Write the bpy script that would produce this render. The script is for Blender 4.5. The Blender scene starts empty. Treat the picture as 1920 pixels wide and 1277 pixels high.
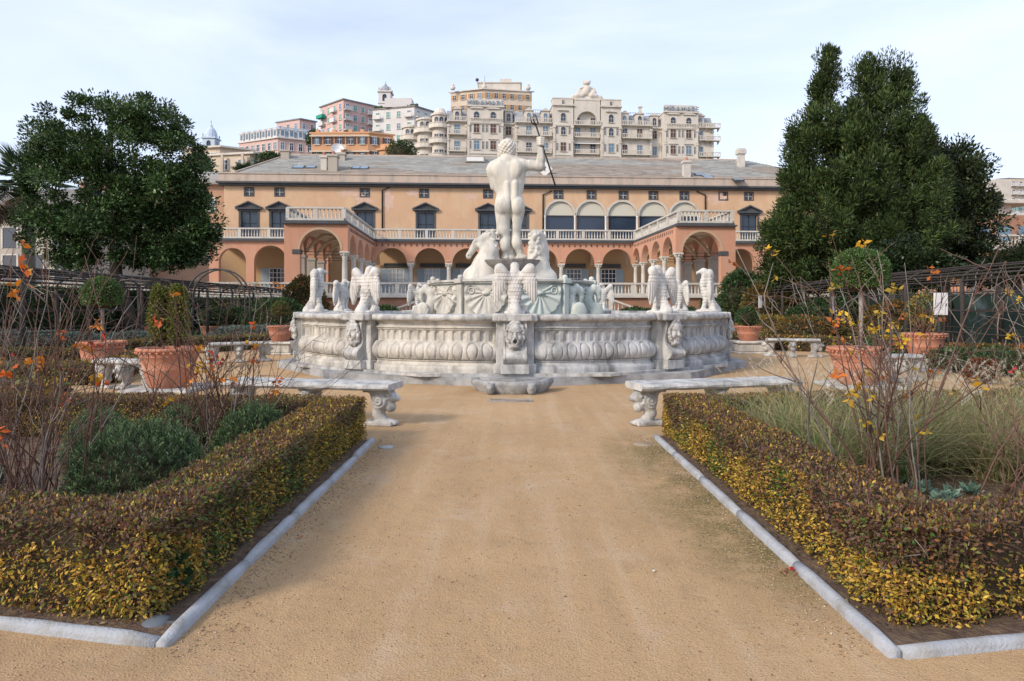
import bpy, bmesh, math, random
import numpy as np
import openvdb
from mathutils import Vector, Matrix, Euler
R = math.radians
random.seed(7); rng = np.random.default_rng(7)
SC = bpy.context.scene; COL = SC.collection
# ------------------------------------------------------------------ camera, world, sun, exposure
EYE, F = 1.6, 1280.0                     # eye height (m), focal length in photo pixels
cam = bpy.data.objects.new('camera', bpy.data.cameras.new('camera')); COL.objects.link(cam)
cam.location = (0, 0, EYE); cam.rotation_euler = (R(90), 0, 0)
cam.data.sensor_width = 36; cam.data.lens = 24; cam.data.shift_y = -0.0341
cam.data.clip_start = 0.05; cam.data.clip_end = 6000
SC.camera = cam
SUN_EL, SUN_AZ = 31.0, 230.0             # azimuth clockwise from +Y
wd = bpy.data.worlds.new('World'); SC.world = wd; wd.use_nodes = True
nt = wd.node_tree; N = nt.nodes; L = nt.links; N.clear()
wo = N.new('ShaderNodeOutputWorld'); bg = N.new('ShaderNodeBackground'); L.new(bg.outputs[0], wo.inputs[0])
sky = N.new('ShaderNodeTexSky'); sky.sky_type = 'NISHITA'; sky.sun_disc = False
sky.sun_elevation = R(SUN_EL); sky.sun_rotation = R(SUN_AZ); sky.air_density = 1.0; sky.dust_density = 1.6; sky.ozone_density = 1.2
tc = N.new('ShaderNodeTexCoord'); mp = N.new('ShaderNodeMapping'); mp.inputs['Scale'].default_value = (1.0, 1.0, 3.2)
nz = N.new('ShaderNodeTexNoise'); nz.inputs['Scale'].default_value = 1.7; nz.inputs['Detail'].default_value = 7; nz.inputs['Roughness'].default_value = .55
nz.inputs['Distortion'].default_value = .5
cr = N.new('ShaderNodeMapRange'); cr.inputs['From Min'].default_value = .30; cr.inputs['From Max'].default_value = .72
cr.inputs['To Min'].default_value = .46; cr.inputs['To Max'].default_value = .86
mx = N.new('ShaderNodeMix'); mx.data_type = 'RGBA'
mx.inputs[7].default_value = (5.75, 6.35, 7.9, 1)           # thin high cloud veil
L.new(tc.outputs['Generated'], mp.inputs[0]); L.new(mp.outputs[0], nz.inputs['Vector']); L.new(nz.outputs[0], cr.inputs[0])
L.new(cr.outputs[0], mx.inputs[0]); L.new(sky.outputs[0], mx.inputs[6]); L.new(mx.outputs[2], bg.inputs[0])
bg.inputs[1].default_value = 0.15
sun = bpy.data.objects.new('sun', bpy.data.lights.new('sun', 'SUN')); COL.objects.link(sun)
sun.data.energy = 2.6; sun.data.angle = R(10); sun.data.color = (1.0, .87, .71)
az = R(SUN_AZ); el = R(SUN_EL)
sdir = Vector((math.sin(az) * math.cos(el), math.cos(az) * math.cos(el), math.sin(el)))
sun.rotation_euler = (-sdir).to_track_quat('-Z', 'Y').to_euler(); sun.location = sdir * 60 + Vector((0, 0, 20))
vs = SC.view_settings; vs.view_transform = 'Standard'; vs.look = 'None'; vs.exposure = 0.30; vs.gamma = 1; vs.use_curve_mapping = False
SC.cycles.max_bounces = 6; SC.cycles.diffuse_bounces = 3; SC.cycles.transparent_max_bounces = 4
SC.cycles.use_denoising = True

# ------------------------------------------------------------------ helpers
def P(px, py, Y):                        # photo pixel + distance -> world point
    return Vector(((px - 960) / F * Y, Y, EYE - (py - 573) / F * Y))
def G(px, py, z=0.0):                    # photo pixel of a point known to lie at height z
    Y = (EYE - z) * F / (py - 573); return Vector(((px - 960) / F * Y, Y, z))

class MB:
    def __init__(s): s.v = []; s.f = []; s.sm = []; s.mi = []; s.m = 0
    def add(s, vs_, fs, smooth=False):
        o = len(s.v); s.v.extend([tuple(p) for p in vs_])
        for f in fs: s.f.append([i + o for i in f]); s.sm.append(smooth); s.mi.append(s.m)
        return s
    def box(s, x0, x1, y0, y1, z0, z1):
        return s.add([(x0,y0,z0),(x1,y0,z0),(x1,y1,z0),(x0,y1,z0),(x0,y0,z1),(x1,y0,z1),(x1,y1,z1),(x0,y1,z1)],
                     [(3,2,1,0),(4,5,6,7),(0,1,5,4),(1,2,6,5),(2,3,7,6),(3,0,4,7)])
    def bbox(s, x0, x1, y0, y1, z0, z1, b):          # box with chamfered edges
        b = min(b, (x1-x0)*.45, (y1-y0)*.45, (z1-z0)*.45)
        q = lambda i, z: [(x0+i,y0+b,z),(x0+b,y0+i,z),(x1-b,y0+i,z),(x1-i,y0+b,z),(x1-i,y1-b,z),(x1-b,y1-i,z),(x0+b,y1-i,z),(x0+i,y1-b,z)]
        rings = [q(b*.9, z0), q(0, z0+b), q(0, z1-b), q(b*.9, z1)]
        vs_ = [p for r_ in rings for p in r_]; fs = [list(range(7,-1,-1)), list(range(24,32))]
        for k in range(3):
            for i in range(8): j = (i+1) % 8; fs.append((k*8+i, k*8+j, k*8+8+j, k*8+8+i))
        return s.add(vs_, fs)
    def beam(s, a, b, w, h):                         # rectangular bar from a to b (w across, h up)
        a = Vector(a); b = Vector(b); d = (b-a).normalized(); up = Vector((0,0,1))
        if abs(d.z) > .99: up = Vector((0,1,0))
        sx = d.cross(up).normalized()*w/2; sz = sx.cross(d).normalized()*h/2
        return s.add([a-sx-sz,a+sx-sz,a+sx+sz,a-sx+sz,b-sx-sz,b+sx-sz,b+sx+sz,b-sx+sz],
                     [(0,1,2,3),(7,6,5,4),(1,0,4,5),(2,1,5,6),(3,2,6,7),(0,3,7,4)])
    def prism(s, poly, z0, z1):                      # ccw polygon in xy, extruded up
        n = len(poly); vs_ = [(x,y,z0) for x,y in poly] + [(x,y,z1) for x,y in poly]
        return s.add(vs_, [list(range(n-1,-1,-1)), list(range(n,2*n))] + [(i,(i+1)%n,n+(i+1)%n,n+i) for i in range(n)])
    def slab(s, poly, y0, y1):                       # polygon in xz, extruded along y
        n = len(poly); vs_ = [(x,y0,z) for x,z in poly] + [(x,y1,z) for x,z in poly]
        return s.add(vs_, [list(range(n)), list(range(2*n-1,n-1,-1))] + [((i+1)%n,i,n+i,n+(i+1)%n) for i in range(n)])
    def sideslab(s, poly, x0, x1):                   # polygon in yz, extruded along x
        n = len(poly); vs_ = [(x0,y,z) for y,z in poly] + [(x1,y,z) for y,z in poly]
        return s.add(vs_, [list(range(n-1,-1,-1)), list(range(n,2*n))] + [(i,(i+1)%n,n+(i+1)%n,n+i) for i in range(n)])
    def lathe(s, prof, seg=16, c=(0,0,0), smooth=True, caps=True):
        vs_ = []; fs = []; n = len(prof)
        for r_, z in prof:
            for i in range(seg):
                a = 2*math.pi*i/seg; vs_.append((c[0]+r_*math.cos(a), c[1]+r_*math.sin(a), c[2]+z))
        for k in range(n-1):
            for i in range(seg): j = (i+1)%seg; fs.append((k*seg+i,k*seg+j,k*seg+seg+j,k*seg+seg+i))
        s.add(vs_, fs, smooth)
        if caps:
            s.add(vs_[:seg], [list(range(seg-1,-1,-1))]); s.add(vs_[-seg:], [list(range(seg))])
        return s
    def tube(s, pts, rad, seg=6, smooth=True):
        pts = [Vector(p) for p in pts]; n = len(pts)
        if not hasattr(rad, '__len__'): rad = [rad]*n
        vs_ = []; fs = []; ref = Vector((.31,.17,.93))
        for k in range(n):
            d = (pts[min(k+1,n-1)] - pts[max(k-1,0)])
            d = d.normalized() if d.length > 1e-9 else Vector((0,0,1))
            a = d.cross(ref)
            if a.length < .05: a = d.cross(Vector((1,0,0)))
            a.normalize(); b = d.cross(a)
            for i in range(seg):
                t = 2*math.pi*i/seg; vs_.append(pts[k] + (a*math.cos(t) + b*math.sin(t))*rad[k])
        for k in range(n-1):
            for i in range(seg): j = (i+1)%seg; fs.append((k*seg+i,k*seg+j,k*seg+seg+j,k*seg+seg+i))
        fs.append(list(range(seg-1,-1,-1))); fs.append(list(range((n-1)*seg, n*seg)))
        return s.add(vs_, fs, smooth)
    def blob(s, c, r, seg=10, rings=7):
        r = r if hasattr(r,'__len__') else (r,r,r); vs_ = []; fs = []
        for k in range(rings+1):
            t = math.pi*k/rings
            for i in range(seg):
                a = 2*math.pi*i/seg; vs_.append((c[0]+r[0]*math.sin(t)*math.cos(a), c[1]+r[1]*math.sin(t)*math.sin(a), c[2]-r[2]*math.cos(t)))
        for k in range(rings):
            for i in range(seg): j=(i+1)%seg; fs.append((k*seg+i,k*seg+j,k*seg+seg+j,k*seg+seg+i))
        return s.add(vs_, fs, True)
    def mesh(s, name):
        me = bpy.data.meshes.new(name); me.from_pydata(s.v, [], s.f)
        me.polygons.foreach_set('use_smooth', s.sm); me.polygons.foreach_set('material_index', s.mi); me.update(); return me
    def build(s, name, mat, parent=None, loc=(0,0,0), rz=0, kind=None):
        return link(name, s.mesh(name), mat, parent, loc, rz, kind)
def link(name, me, mat=None, parent=None, loc=(0,0,0), rz=0, kind=None):
    if mat is not None and not me.materials:
        for m_ in (mat if isinstance(mat,(list,tuple)) else [mat]): me.materials.append(m_)
    o = bpy.data.objects.new(name, me); COL.objects.link(o); o.location = loc; o.rotation_euler = (0,0,rz)
    if parent is not None: o.parent = parent
    if kind: o['kind'] = kind
    return o
def tag(o, label, cat, group=None, kind=None):
    o['label'] = label; o['category'] = cat
    if group: o['group'] = group
    if kind: o['kind'] = kind
    return o
def thing(name, label, cat, loc=(0,0,0), rz=0, group=None):
    o = bpy.data.objects.new(name, None); COL.objects.link(o); o.location = loc; o.rotation_euler = (0,0,rz); o.empty_display_size = .2
    return tag(o, label, cat, group)
def struct(o): o['kind'] = 'structure'; return o
def dup(root, loc, rz=0, label=None, scale=None):
    def cp(o, par):
        c = o.copy(); COL.objects.link(c); c.parent = par
        for ch in o.children: cp(ch, c)
        return c
    r_ = cp(root, None); r_.location = loc; r_.rotation_euler = (0,0,rz)
    if label: r_['label'] = label
    if scale: r_.scale = scale if hasattr(scale,'__len__') else (scale,)*3
    return r_

# ------------------------------------------------------------------ materials
MT = {}
def mat(name, c1, c2=None, scale=3.0, rough=.8, bump=0.0, bscale=40.0, dirt=None, dscale=1.5, damt=.5, stretch=(1,1,1), metal=0.0, spec=.3, rand=.0, detail=6, dsoft=.12, streak=None):
    m = bpy.data.materials.new(name); m.use_nodes = True; t = m.node_tree; n = t.nodes; l = t.links
    b = n['Principled BSDF']; b.inputs['Roughness'].default_value = rough; b.inputs['Metallic'].default_value = metal
    b.inputs['Specular IOR Level'].default_value = spec
    tcn = n.new('ShaderNodeTexCoord'); oi = n.new('ShaderNodeObjectInfo')
    mu = n.new('ShaderNodeMath'); mu.operation = 'MULTIPLY'; mu.inputs[1].default_value = 23.0; l.new(oi.outputs['Random'], mu.inputs[0])
    def noise(sc, st=(1,1,1), det=detail, ro=.6):
        mpn = n.new('ShaderNodeMapping'); mpn.inputs['Scale'].default_value = st; l.new(tcn.outputs['Object'], mpn.inputs[0])
        z = n.new('ShaderNodeTexNoise'); z.noise_dimensions = '4D'; z.inputs['Scale'].default_value = sc; z.inputs['Detail'].default_value = det; z.inputs['Roughness'].default_value = ro
        l.new(mpn.outputs[0], z.inputs['Vector']); l.new(mu.outputs[0], z.inputs['W']); return z.outputs[0]
    col = None
    def mix(fac, a, bcol):
        x = n.new('ShaderNodeMix'); x.data_type = 'RGBA'; l.new(fac, x.inputs[0])
        if isinstance(a, tuple): x.inputs[6].default_value = (*a, 1)
        else: l.new(a, x.inputs[6])
        x.inputs[7].default_value = (*bcol, 1); return x.outputs[2]
    def rng_(v, lo, hi, t0=0., t1=1.):
        r_ = n.new('ShaderNodeMapRange'); r_.inputs['From Min'].default_value = lo; r_.inputs['From Max'].default_value = hi
        r_.inputs['To Min'].default_value = t0; r_.inputs['To Max'].default_value = t1; l.new(v, r_.inputs[0]); return r_.outputs[0]
    c2 = c2 or tuple(x*.82 for x in c1)
    col = mix(rng_(noise(scale, stretch), .3, .7), c1, c2)
    if dirt: col = mix(rng_(noise(dscale, stretch, 8, .68), .62-damt*.3, .62-damt*.3+dsoft*2, 0, .85), col, dirt)
    if streak: col = mix(rng_(noise(streak[1], (1,1,.16), 7, .7), .50, .68, 0, streak[2]), col, streak[0])
    if rand:
        h = n.new('ShaderNodeHueSaturation'); l.new(rng_(oi.outputs['Random'], 0, 1, 1-rand, 1+rand), h.inputs['Value']); l.new(col, h.inputs['Color']); col = h.outputs[0]
    l.new(col, b.inputs['Base Color'])
    if bump:
        bn = n.new('ShaderNodeBump'); bn.inputs['Strength'].default_value = bump; bn.inputs['Distance'].default_value = .02
        l.new(noise(bscale, (1,1,1), 4), bn.inputs['Height']); l.new(bn.outputs[0], b.inputs['Normal'])
    MT[name] = m; return m
def leafmat(name, trans=.25, rough=.5):
    m = bpy.data.materials.new(name); m.use_nodes = True; t = m.node_tree; n = t.nodes; l = t.links
    b = n['Principled BSDF']; b.inputs['Roughness'].default_value = rough; b.inputs['Specular IOR Level'].default_value = .3
    a = n.new('ShaderNodeAttribute'); a.attribute_name = 'Col'; l.new(a.outputs['Color'], b.inputs['Base Color'])
    tr = n.new('ShaderNodeBsdfTranslucent'); l.new(a.outputs['Color'], tr.inputs[0])
    ms = n.new('ShaderNodeMixShader'); ms.inputs[0].default_value = trans
    l.new(b.outputs[0], ms.inputs[1]); l.new(tr.outputs[0], ms.inputs[2]); l.new(ms.outputs[0], n['Material Output'].inputs[0])
    MT[name] = m; return m
leafmat('leaf'); leafmat('glossy_leaf', .12, .33); leafmat('blade', .3, .6)
def glass(name, c, rough=.08):
    m = mat(name, c, tuple(x*1.15 for x in c), 2, rough, spec=.6); return m
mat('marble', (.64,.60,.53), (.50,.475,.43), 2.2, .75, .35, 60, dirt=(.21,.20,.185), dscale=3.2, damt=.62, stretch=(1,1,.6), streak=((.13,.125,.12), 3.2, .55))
mat('marble_grey_shaded', (.57,.57,.56), (.43,.44,.45), 2.2, .75, .35, 60, dirt=(.15,.155,.16), dscale=3.0, damt=.60, stretch=(1,1,.6), streak=((.09,.09,.09), 3.0, .7))  # right-hand panels: more stained, and partly greyed by shade put into the colour
mat('marble_worn', (.60,.585,.55), (.44,.44,.43), 3.0, .8, .6, 45, dirt=(.15,.15,.15), dscale=5, damt=.66, stretch=(1,1,.6), streak=((.12,.12,.12), 4.5, .5))
mat('marble_statue', (.66,.625,.55), (.52,.50,.45), 2.5, .7, .4, 55, dirt=(.22,.21,.195), dscale=3.0, damt=.46, stretch=(1,1,.35), streak=((.20,.19,.175), 3.0, .45))
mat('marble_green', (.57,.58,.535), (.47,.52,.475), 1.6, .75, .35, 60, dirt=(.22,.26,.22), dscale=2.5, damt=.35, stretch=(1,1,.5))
mat('step_stone', (.40,.40,.40), (.30,.31,.32), 2.0, .85, .5, 50, dirt=(.12,.12,.12), dscale=2.0, damt=.55)
mat('kerb_stone', (.40,.42,.45), (.32,.335,.36), 5, .85, .6, 60, dirt=(.24,.22,.18), dscale=6, damt=.48)
mat('terracotta', (.47,.20,.125), (.40,.17,.105), 6, .85, .3, 50, dirt=(.50,.36,.28), dscale=4, damt=.3, rand=.12)
mat('soil', (.085,.06,.045), (.05,.035,.027), 8, .95, 1.0, 60)
mat('bark', (.11,.085,.065), (.06,.05,.04), 6, .9, .8, 30, stretch=(1,1,.25))
mat('bark_grey', (.17,.15,.13), (.09,.08,.07), 6, .9, .8, 30, stretch=(1,1,.25))
mat('cane', (.17,.085,.06), (.10,.065,.05), 9, .7, .2, 60, rand=.25)
mat('cane_grey', (.30,.27,.24), (.19,.16,.14), 9, .8, .2, 60, rand=.2)
mat('dark_wood', (.055,.047,.042), (.035,.03,.027), 5, .85, .5, 40, stretch=(1,1,.3))
mat('bronze', (.05,.042,.035), (.03,.027,.025), 8, .55, .2, 60, metal=.4)
mat('iron', (.07,.07,.072), (.05,.05,.05), 8, .6, .2, 60, metal=.5)
mat('dark_core', (.045,.035,.02), (.03,.022,.013), 9, .95, .8, 30)
mat('white_paint', (.72,.72,.71), (.66,.66,.66), 3, .6)
mat('lamp_grey', (.13,.15,.175), (.10,.115,.135), 6, .6, .1, 30, spec=.2)

def colattr(me, cols_per_vert):
    a = me.color_attributes.new('Col', 'FLOAT_COLOR', 'POINT')
    c = np.ones((len(cols_per_vert), 4), np.float32); c[:, :3] = cols_per_vert; a.data.foreach_set('color', c.ravel())
def quadmesh(name, V, Fq, cols=None, smooth=False):
    V = np.asarray(V, np.float32); Fq = np.asarray(Fq, np.int32); k = Fq.shape[1]
    me = bpy.data.meshes.new(name); me.vertices.add(len(V)); me.vertices.foreach_set('co', V.ravel())
    me.loops.add(Fq.size); me.loops.foreach_set('vertex_index', Fq.ravel())
    me.polygons.add(len(Fq)); me.polygons.foreach_set('loop_start', np.arange(0, Fq.size, k, dtype=np.int32))
    if smooth: me.polygons.foreach_set('use_smooth', np.ones(len(Fq), bool))
    me.update(calc_edges=True); me.validate()
    if cols is not None: colattr(me, cols)
    return me
def unit(a): return a / np.maximum(np.linalg.norm(a, axis=-1, keepdims=True), 1e-9)
def leaf_mesh(name, pts, axis, size, cols, aspect=.45, fold=.15, normal=None):
    """one rhombic leaf per point: base at pts, pointing along axis"""
    n = len(pts); axis = unit(axis); size = np.broadcast_to(np.asarray(size, float).reshape(-1, 1), (n, 1))
    rnd = unit(rng.normal(size=(n, 3))) if normal is None else unit(normal + .35*rng.normal(size=(n, 3)))
    side = unit(np.cross(axis, rnd)); nor = np.cross(side, axis)
    V = np.empty((n, 4, 3)); V[:, 0] = pts; V[:, 2] = pts + axis*size
    mid = pts + axis*size*.5 + nor*size*fold
    V[:, 1] = mid + side*size*aspect*.5; V[:, 3] = mid - side*size*aspect*.5
    return quadmesh(name, V.reshape(-1, 3), np.arange(4*n).reshape(n, 4), np.repeat(cols, 4, axis=0))
def blades_mesh(name, base, tip_dir, length, width, droop, cols, seg=4, tipcol=None):
    n = len(base); t = np.linspace(0, 1, seg+1); d = unit(tip_dir); side = unit(np.cross(d, np.array([[0, 0, 1.]]) + .2*rng.normal(size=(n, 3))))
    hor = d.copy(); hor[:, 2] = 0; hor = unit(hor)
    V = np.empty((n, seg+1, 2, 3)); C = np.empty((n, seg+1, 2, 3))
    for i, s in enumerate(t):
        c = base + d*(length*s)[:, None] + hor*(length*droop*s**2.2*.6)[:, None]; c[:, 2] -= length*droop*s**2.4*.7
        w = (width*(1-.9*s))[:, None]*.5
        V[:, i, 0] = c - side*w; V[:, i, 1] = c + side*w
        cc = cols if tipcol is None else cols*(1-s**1.5) + tipcol*s**1.5
        C[:, i, 0] = cc; C[:, i, 1] = cc
    k = (seg+1)*2; f = np.array([[2*i, 2*i+1, 2*i+3, 2*i+2] for i in range(seg)])
    Fq = (np.arange(n)[:, None, None]*k + f[None]).reshape(-1, 4)
    return quadmesh(name, V.reshape(-1, 3), Fq, C.reshape(-1, 3))
def palette(n, cols, w=None, jit=.18):
    cols = np.array(cols); w = None if w is None else np.array(w)/np.sum(w)
    c = cols[rng.choice(len(cols), n, p=w)]; return np.clip(c*(1+jit*rng.normal(size=(n, 1)))*(1+.06*rng.normal(size=(n, 3))), .002, .9)
def vnoise(p, s, seed=0):                # cheap smooth 3-D noise, -1..1
    r_ = np.random.default_rng(seed); out = np.zeros(len(p))
    for k in range(6):
        w = r_.normal(size=3); w = w/np.linalg.norm(w)*s*(1+.5*k); out += np.sin(p@w + r_.uniform(0, 6.28))/(1+.35*k)
    return out/2.6

# ------------------------------------------------------------------ carving with distance fields
class SDF:
    def __init__(s, lo, hi, vox):
        s.lo = np.array(lo, float); s.vox = vox; n = np.ceil((np.array(hi)-s.lo)/vox).astype(int)+1
        ax = [s.lo[i] + vox*np.arange(n[i]) for i in range(3)]
        s.X, s.Y, s.Z = np.meshgrid(*ax, indexing='ij'); s.X = s.X.astype(np.float32); s.Y = s.Y.astype(np.float32); s.Z = s.Z.astype(np.float32)
        s.d = np.full(s.X.shape, 1e3, np.float32)
    def ell(s, c, r, rot=None):
        x, y, z = s.X-c[0], s.Y-c[1], s.Z-c[2]
        if rot is not None:
            m = Euler([R(a) for a in rot]).to_matrix().transposed()
            x, y, z = m[0][0]*x+m[0][1]*y+m[0][2]*z, m[1][0]*x+m[1][1]*y+m[1][2]*z, m[2][0]*x+m[2][1]*y+m[2][2]*z
        r = r if hasattr(r, '__len__') else (r, r, r)
        k = np.sqrt((x/r[0])**2+(y/r[1])**2+(z/r[2])**2); return (k-1)*min(r)
    def cap(s, a, b, ra, rb=None):
        rb = ra if rb is None else rb; a = np.array(a, float); b = np.array(b, float); ab = b-a; q = float(ab@ab)+1e-9
        t = np.clip(((s.X-a[0])*ab[0]+(s.Y-a[1])*ab[1]+(s.Z-a[2])*ab[2])/q, 0, 1)
        return np.sqrt((s.X-a[0]-t*ab[0])**2+(s.Y-a[1]-t*ab[1])**2+(s.Z-a[2]-t*ab[2])**2)-(ra+(rb-ra)*t)
    def box(s, c, h, r=0.0):
        x, y, z = abs(s.X-c[0])-h[0]+r, abs(s.Y-c[1])-h[1]+r, abs(s.Z-c[2])-h[2]+r
        return np.sqrt(np.maximum(x,0)**2+np.maximum(y,0)**2+np.maximum(z,0)**2)+np.minimum(np.maximum(np.maximum(x,y),z),0)-r
    def add(s, e, k=.05):
        h = np.clip(.5+.5*(s.d-e)/k, 0, 1); s.d = s.d*(1-h)+e*h-k*h*(1-h); return s
    def sub(s, e, k=.05):
        h = np.clip(.5-.5*(s.d+e)/k, 0, 1); s.d = s.d*(1-h)-e*h+k*h*(1-h); return s
    def chain(s, pts, rad, k=.05):
        for i in range(len(pts)-1): s.add(s.cap(pts[i], pts[i+1], rad[i], rad[i+1]), k)
        return s
    def mesh(s, name, scale=1.0):
        a = np.pad(s.d, 1, constant_values=1.0).astype(np.float32)
        g = openvdb.FloatGrid(); g.background = 1.0; g.copyFromArray(a)
        pts, quads = g.convertToQuads(0.0)[:2]
        V = (np.asarray(pts, float)-1)*s.vox + s.lo
        return quadmesh(name, V*scale, np.asarray(quads)[:, ::-1], smooth=True)
# ================================================================== ground
def ground_mat():
    m = bpy.data.materials.new('sandy_gravel'); m.use_nodes = True; t = m.node_tree; n = t.nodes; l = t.links; b_ = n['Principled BSDF']
    b_.inputs['Roughness'].default_value = .95; b_.inputs['Specular IOR Level'].default_value = .15
    g = n.new('ShaderNodeTexCoord').outputs['Object']
    def nz(sc, det=5, ro=.6, dist=0):
        z = n.new('ShaderNodeTexNoise'); z.inputs['Scale'].default_value = sc; z.inputs['Detail'].default_value = det; z.inputs['Roughness'].default_value = ro; z.inputs['Distortion'].default_value = dist; l.new(g, z.inputs['Vector']); return z.outputs[0]
    def mr(v, a, c, t0=0., t1=1.):
        r_ = n.new('ShaderNodeMapRange'); r_.inputs['From Min'].default_value = a; r_.inputs['From Max'].default_value = c; r_.inputs['To Min'].default_value = t0; r_.inputs['To Max'].default_value = t1; l.new(v, r_.inputs[0]); return r_.outputs[0]
    def mx_(f, a, c):
        x = n.new('ShaderNodeMix'); x.data_type = 'RGBA'
        l.new(f, x.inputs[0])
        for i, q in ((6, a), (7, c)):
            if isinstance(q, tuple): x.inputs[i].default_value = (*q, 1)
            else: l.new(q, x.inputs[i])
        return x.outputs[2]
    def mul(a, c):
        x = n.new('ShaderNodeMath'); x.operation = 'MULTIPLY'; l.new(a, x.inputs[0])
        if isinstance(c, float): x.inputs[1].default_value = c
        else: l.new(c, x.inputs[1])
        return x.outputs[0]
    col = mx_(mr(nz(.55, 6, .6, .6), .33, .67), (.51,.338,.180), (.415,.266,.136))
    col = mx_(mr(nz(1.3, 8, .75, .3), .53, .66, 0, .6), col, (.50,.385,.27)); col = mx_(mr(nz(3.4, 6, .7), .56, .70, 0, .45), col, (.30,.20,.12))
    mt_ = n.new('ShaderNodeMapping'); mt_.inputs['Scale'].default_value = (4.5,.30,1); mt_.inputs['Rotation'].default_value = (0,0,R(7)); l.new(g, mt_.inputs[0]); zt_ = n.new('ShaderNodeTexNoise'); zt_.inputs['Scale'].default_value = 1.0; zt_.inputs['Detail'].default_value = 5; l.new(mt_.outputs[0], zt_.inputs['Vector'])
    col = mx_(mr(zt_.outputs[0], .50, .66, 0, .22), col, (.32,.205,.11)); col = mx_(mr(zt_.outputs[0], .46, .34, 0, .35), col, (.56,.41,.27))
    col = mx_(mr(nz(120, 3, .65), .5, .66, 0, .6), col, (.22,.14,.08))
    col = mx_(mr(nz(140, 2, .6), .58, .70, 0, .7), col, (.62,.50,.37))
    vo = n.new('ShaderNodeTexVoronoi'); vo.inputs['Scale'].default_value = 70; l.new(g, vo.inputs['Vector'])
    sp = n.new('ShaderNodeSeparateXYZ'); l.new(g, sp.inputs[0])
    # moss and damp dirt along the right kerb, thinner dark brown along the left
    band = mul(mr(sp.outputs[0], .75, 1.65), mr(sp.outputs[0], 1.95, 1.8)); band = mul(band, mul(mr(sp.outputs[1], 3.2, 4.4), mr(sp.outputs[1], 9.0, 7.6)))
    moss = mul(band, mr(nz(1.6, 8, .75, .4), .36, .54)); moss = mul(moss, mr(nz(38, 3, .7), .32, .52))
    col = mx_(mul(moss, .92), col, (.115,.105,.035))
    lb = mul(mr(sp.outputs[0], -.85, -1.5), mr(nz(1.3, 7, .7), .38, .6)); col = mx_(mul(mul(lb, mr(sp.outputs[1], 9, 8)), .45), col, (.25,.17,.10))
    l.new(col, b_.inputs['Base Color'])
    bp_ = n.new('ShaderNodeBump'); bp_.inputs['Strength'].default_value = .7; bp_.inputs['Distance'].default_value = .012
    ad = n.new('ShaderNodeMath'); ad.operation = 'ADD'; a0 = n.new('ShaderNodeMath'); a0.operation = 'ADD'; l.new(nz(90, 4, .75), a0.inputs[0]); l.new(mr(nz(5, 5, .65, .5), 0, 1, 0, 3.0), a0.inputs[1]); l.new(a0.outputs[0], ad.inputs[0]); l.new(mr(vo.outputs['Distance'], 0, .5, .6, 0), ad.inputs[1]); l.new(ad.outputs[0], bp_.inputs['Height']); l.new(bp_.outputs[0], b_.inputs['Normal'])
    return m
b = MB(); b.add([(-1500,-300,0),(1500,-300,0),(1500,2500,0),(-1500,2500,0)], [(0,1,2,3)]); struct(b.build('ground', ground_mat()))
# loose grit lying on the path near the viewer
n_ = 10000; yy = 1.7+7.5*rng.random(n_)**1.7; xx = rng.uniform(-1.55, 1.65, n_)*np.where(yy < 3.15, yy*.55, 1)
sz = rng.uniform(.0016, .0048, n_)*(1+.9*(rng.random(n_) < .03)); O8 = np.array([(1,0,0),(0,1,0),(-1,0,0),(0,-1,0),(0,0,.7),(0,0,-.7)]); T8 = np.array([(0,1,4),(1,2,4),(2,3,4),(3,0,4),(1,0,5),(2,1,5),(3,2,5),(0,3,5)])
V = (O8[None]*rng.uniform(.7,1.3,(n_,6,1))*sz[:,None,None]) + np.stack([xx,yy,sz*.35],-1)[:,None]
gr_ = link('gravel', quadmesh('gravel', V.reshape(-1,3), (np.arange(n_)[:,None,None]*6+T8[None]).reshape(-1,3), np.repeat(palette(n_, [(.46,.31,.19),(.33,.21,.12),(.60,.48,.35),(.22,.15,.10),(.52,.40,.28)]),6,axis=0)), MT['blade'], kind='stuff'); gr_['label'] = 'loose grit on the sandy path'
n_ = 2600; sd_ = np.where(rng.random(n_) < .5, -1.0, 1.0); yy = 3.1+5.3*rng.random(n_); xx = np.where(sd_ < 0, -1.585+np.abs(rng.normal(0,.10,n_)), 1.685-np.abs(rng.normal(0,.16,n_))); sz = rng.uniform(.002,.0075,n_)
V = (O8[None]*rng.uniform(.7,1.3,(n_,6,1))*sz[:,None,None]) + np.stack([xx,yy,sz*.4],-1)[:,None]
gr_ = link('gravel', quadmesh('gravel', V.reshape(-1,3), (np.arange(n_)[:,None,None]*6+T8[None]).reshape(-1,3), np.repeat(palette(n_, [(.48,.36,.24),(.40,.28,.17),(.60,.50,.39),(.30,.22,.15)]),6,axis=0)), MT['blade'], kind='stuff'); gr_['label'] = 'small stones drifted against the kerbs'
# planting beds
mat('bed_soil', (.15,.10,.07), (.075,.05,.036), 14, .95, 1.4, 45, dirt=(.26,.18,.11), dscale=16, damt=.5)
LK0, LK1, LKF = Vector((-1.64,3.22)), Vector((-1.64,8.05)), Vector((-7.4,4.45)); RK0, RK1, RKF = Vector((1.74,3.12)), Vector((1.74,8.3)), Vector((7.4,4.10))
for nm, poly in (('planting_bed', [LK0, LKF, (-7.6,8.9), LK1]), ('planting_bed', [RK0, RK1, (7.6,9.0), RKF])):
    b = MB(); pl = [tuple(q) for q in poly]; pl = pl if sum(pl[i][0]*pl[(i+1)%4][1]-pl[(i+1)%4][0]*pl[i][1] for i in range(4)) > 0 else pl[::-1]; b.prism(pl, -.05, .018); struct(b.build(nm, MT['bed_soil']))
lawn_m = mat('lawn_green', (.07,.12,.03), (.05,.085,.022), 2, .95, .8, 60)
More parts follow.
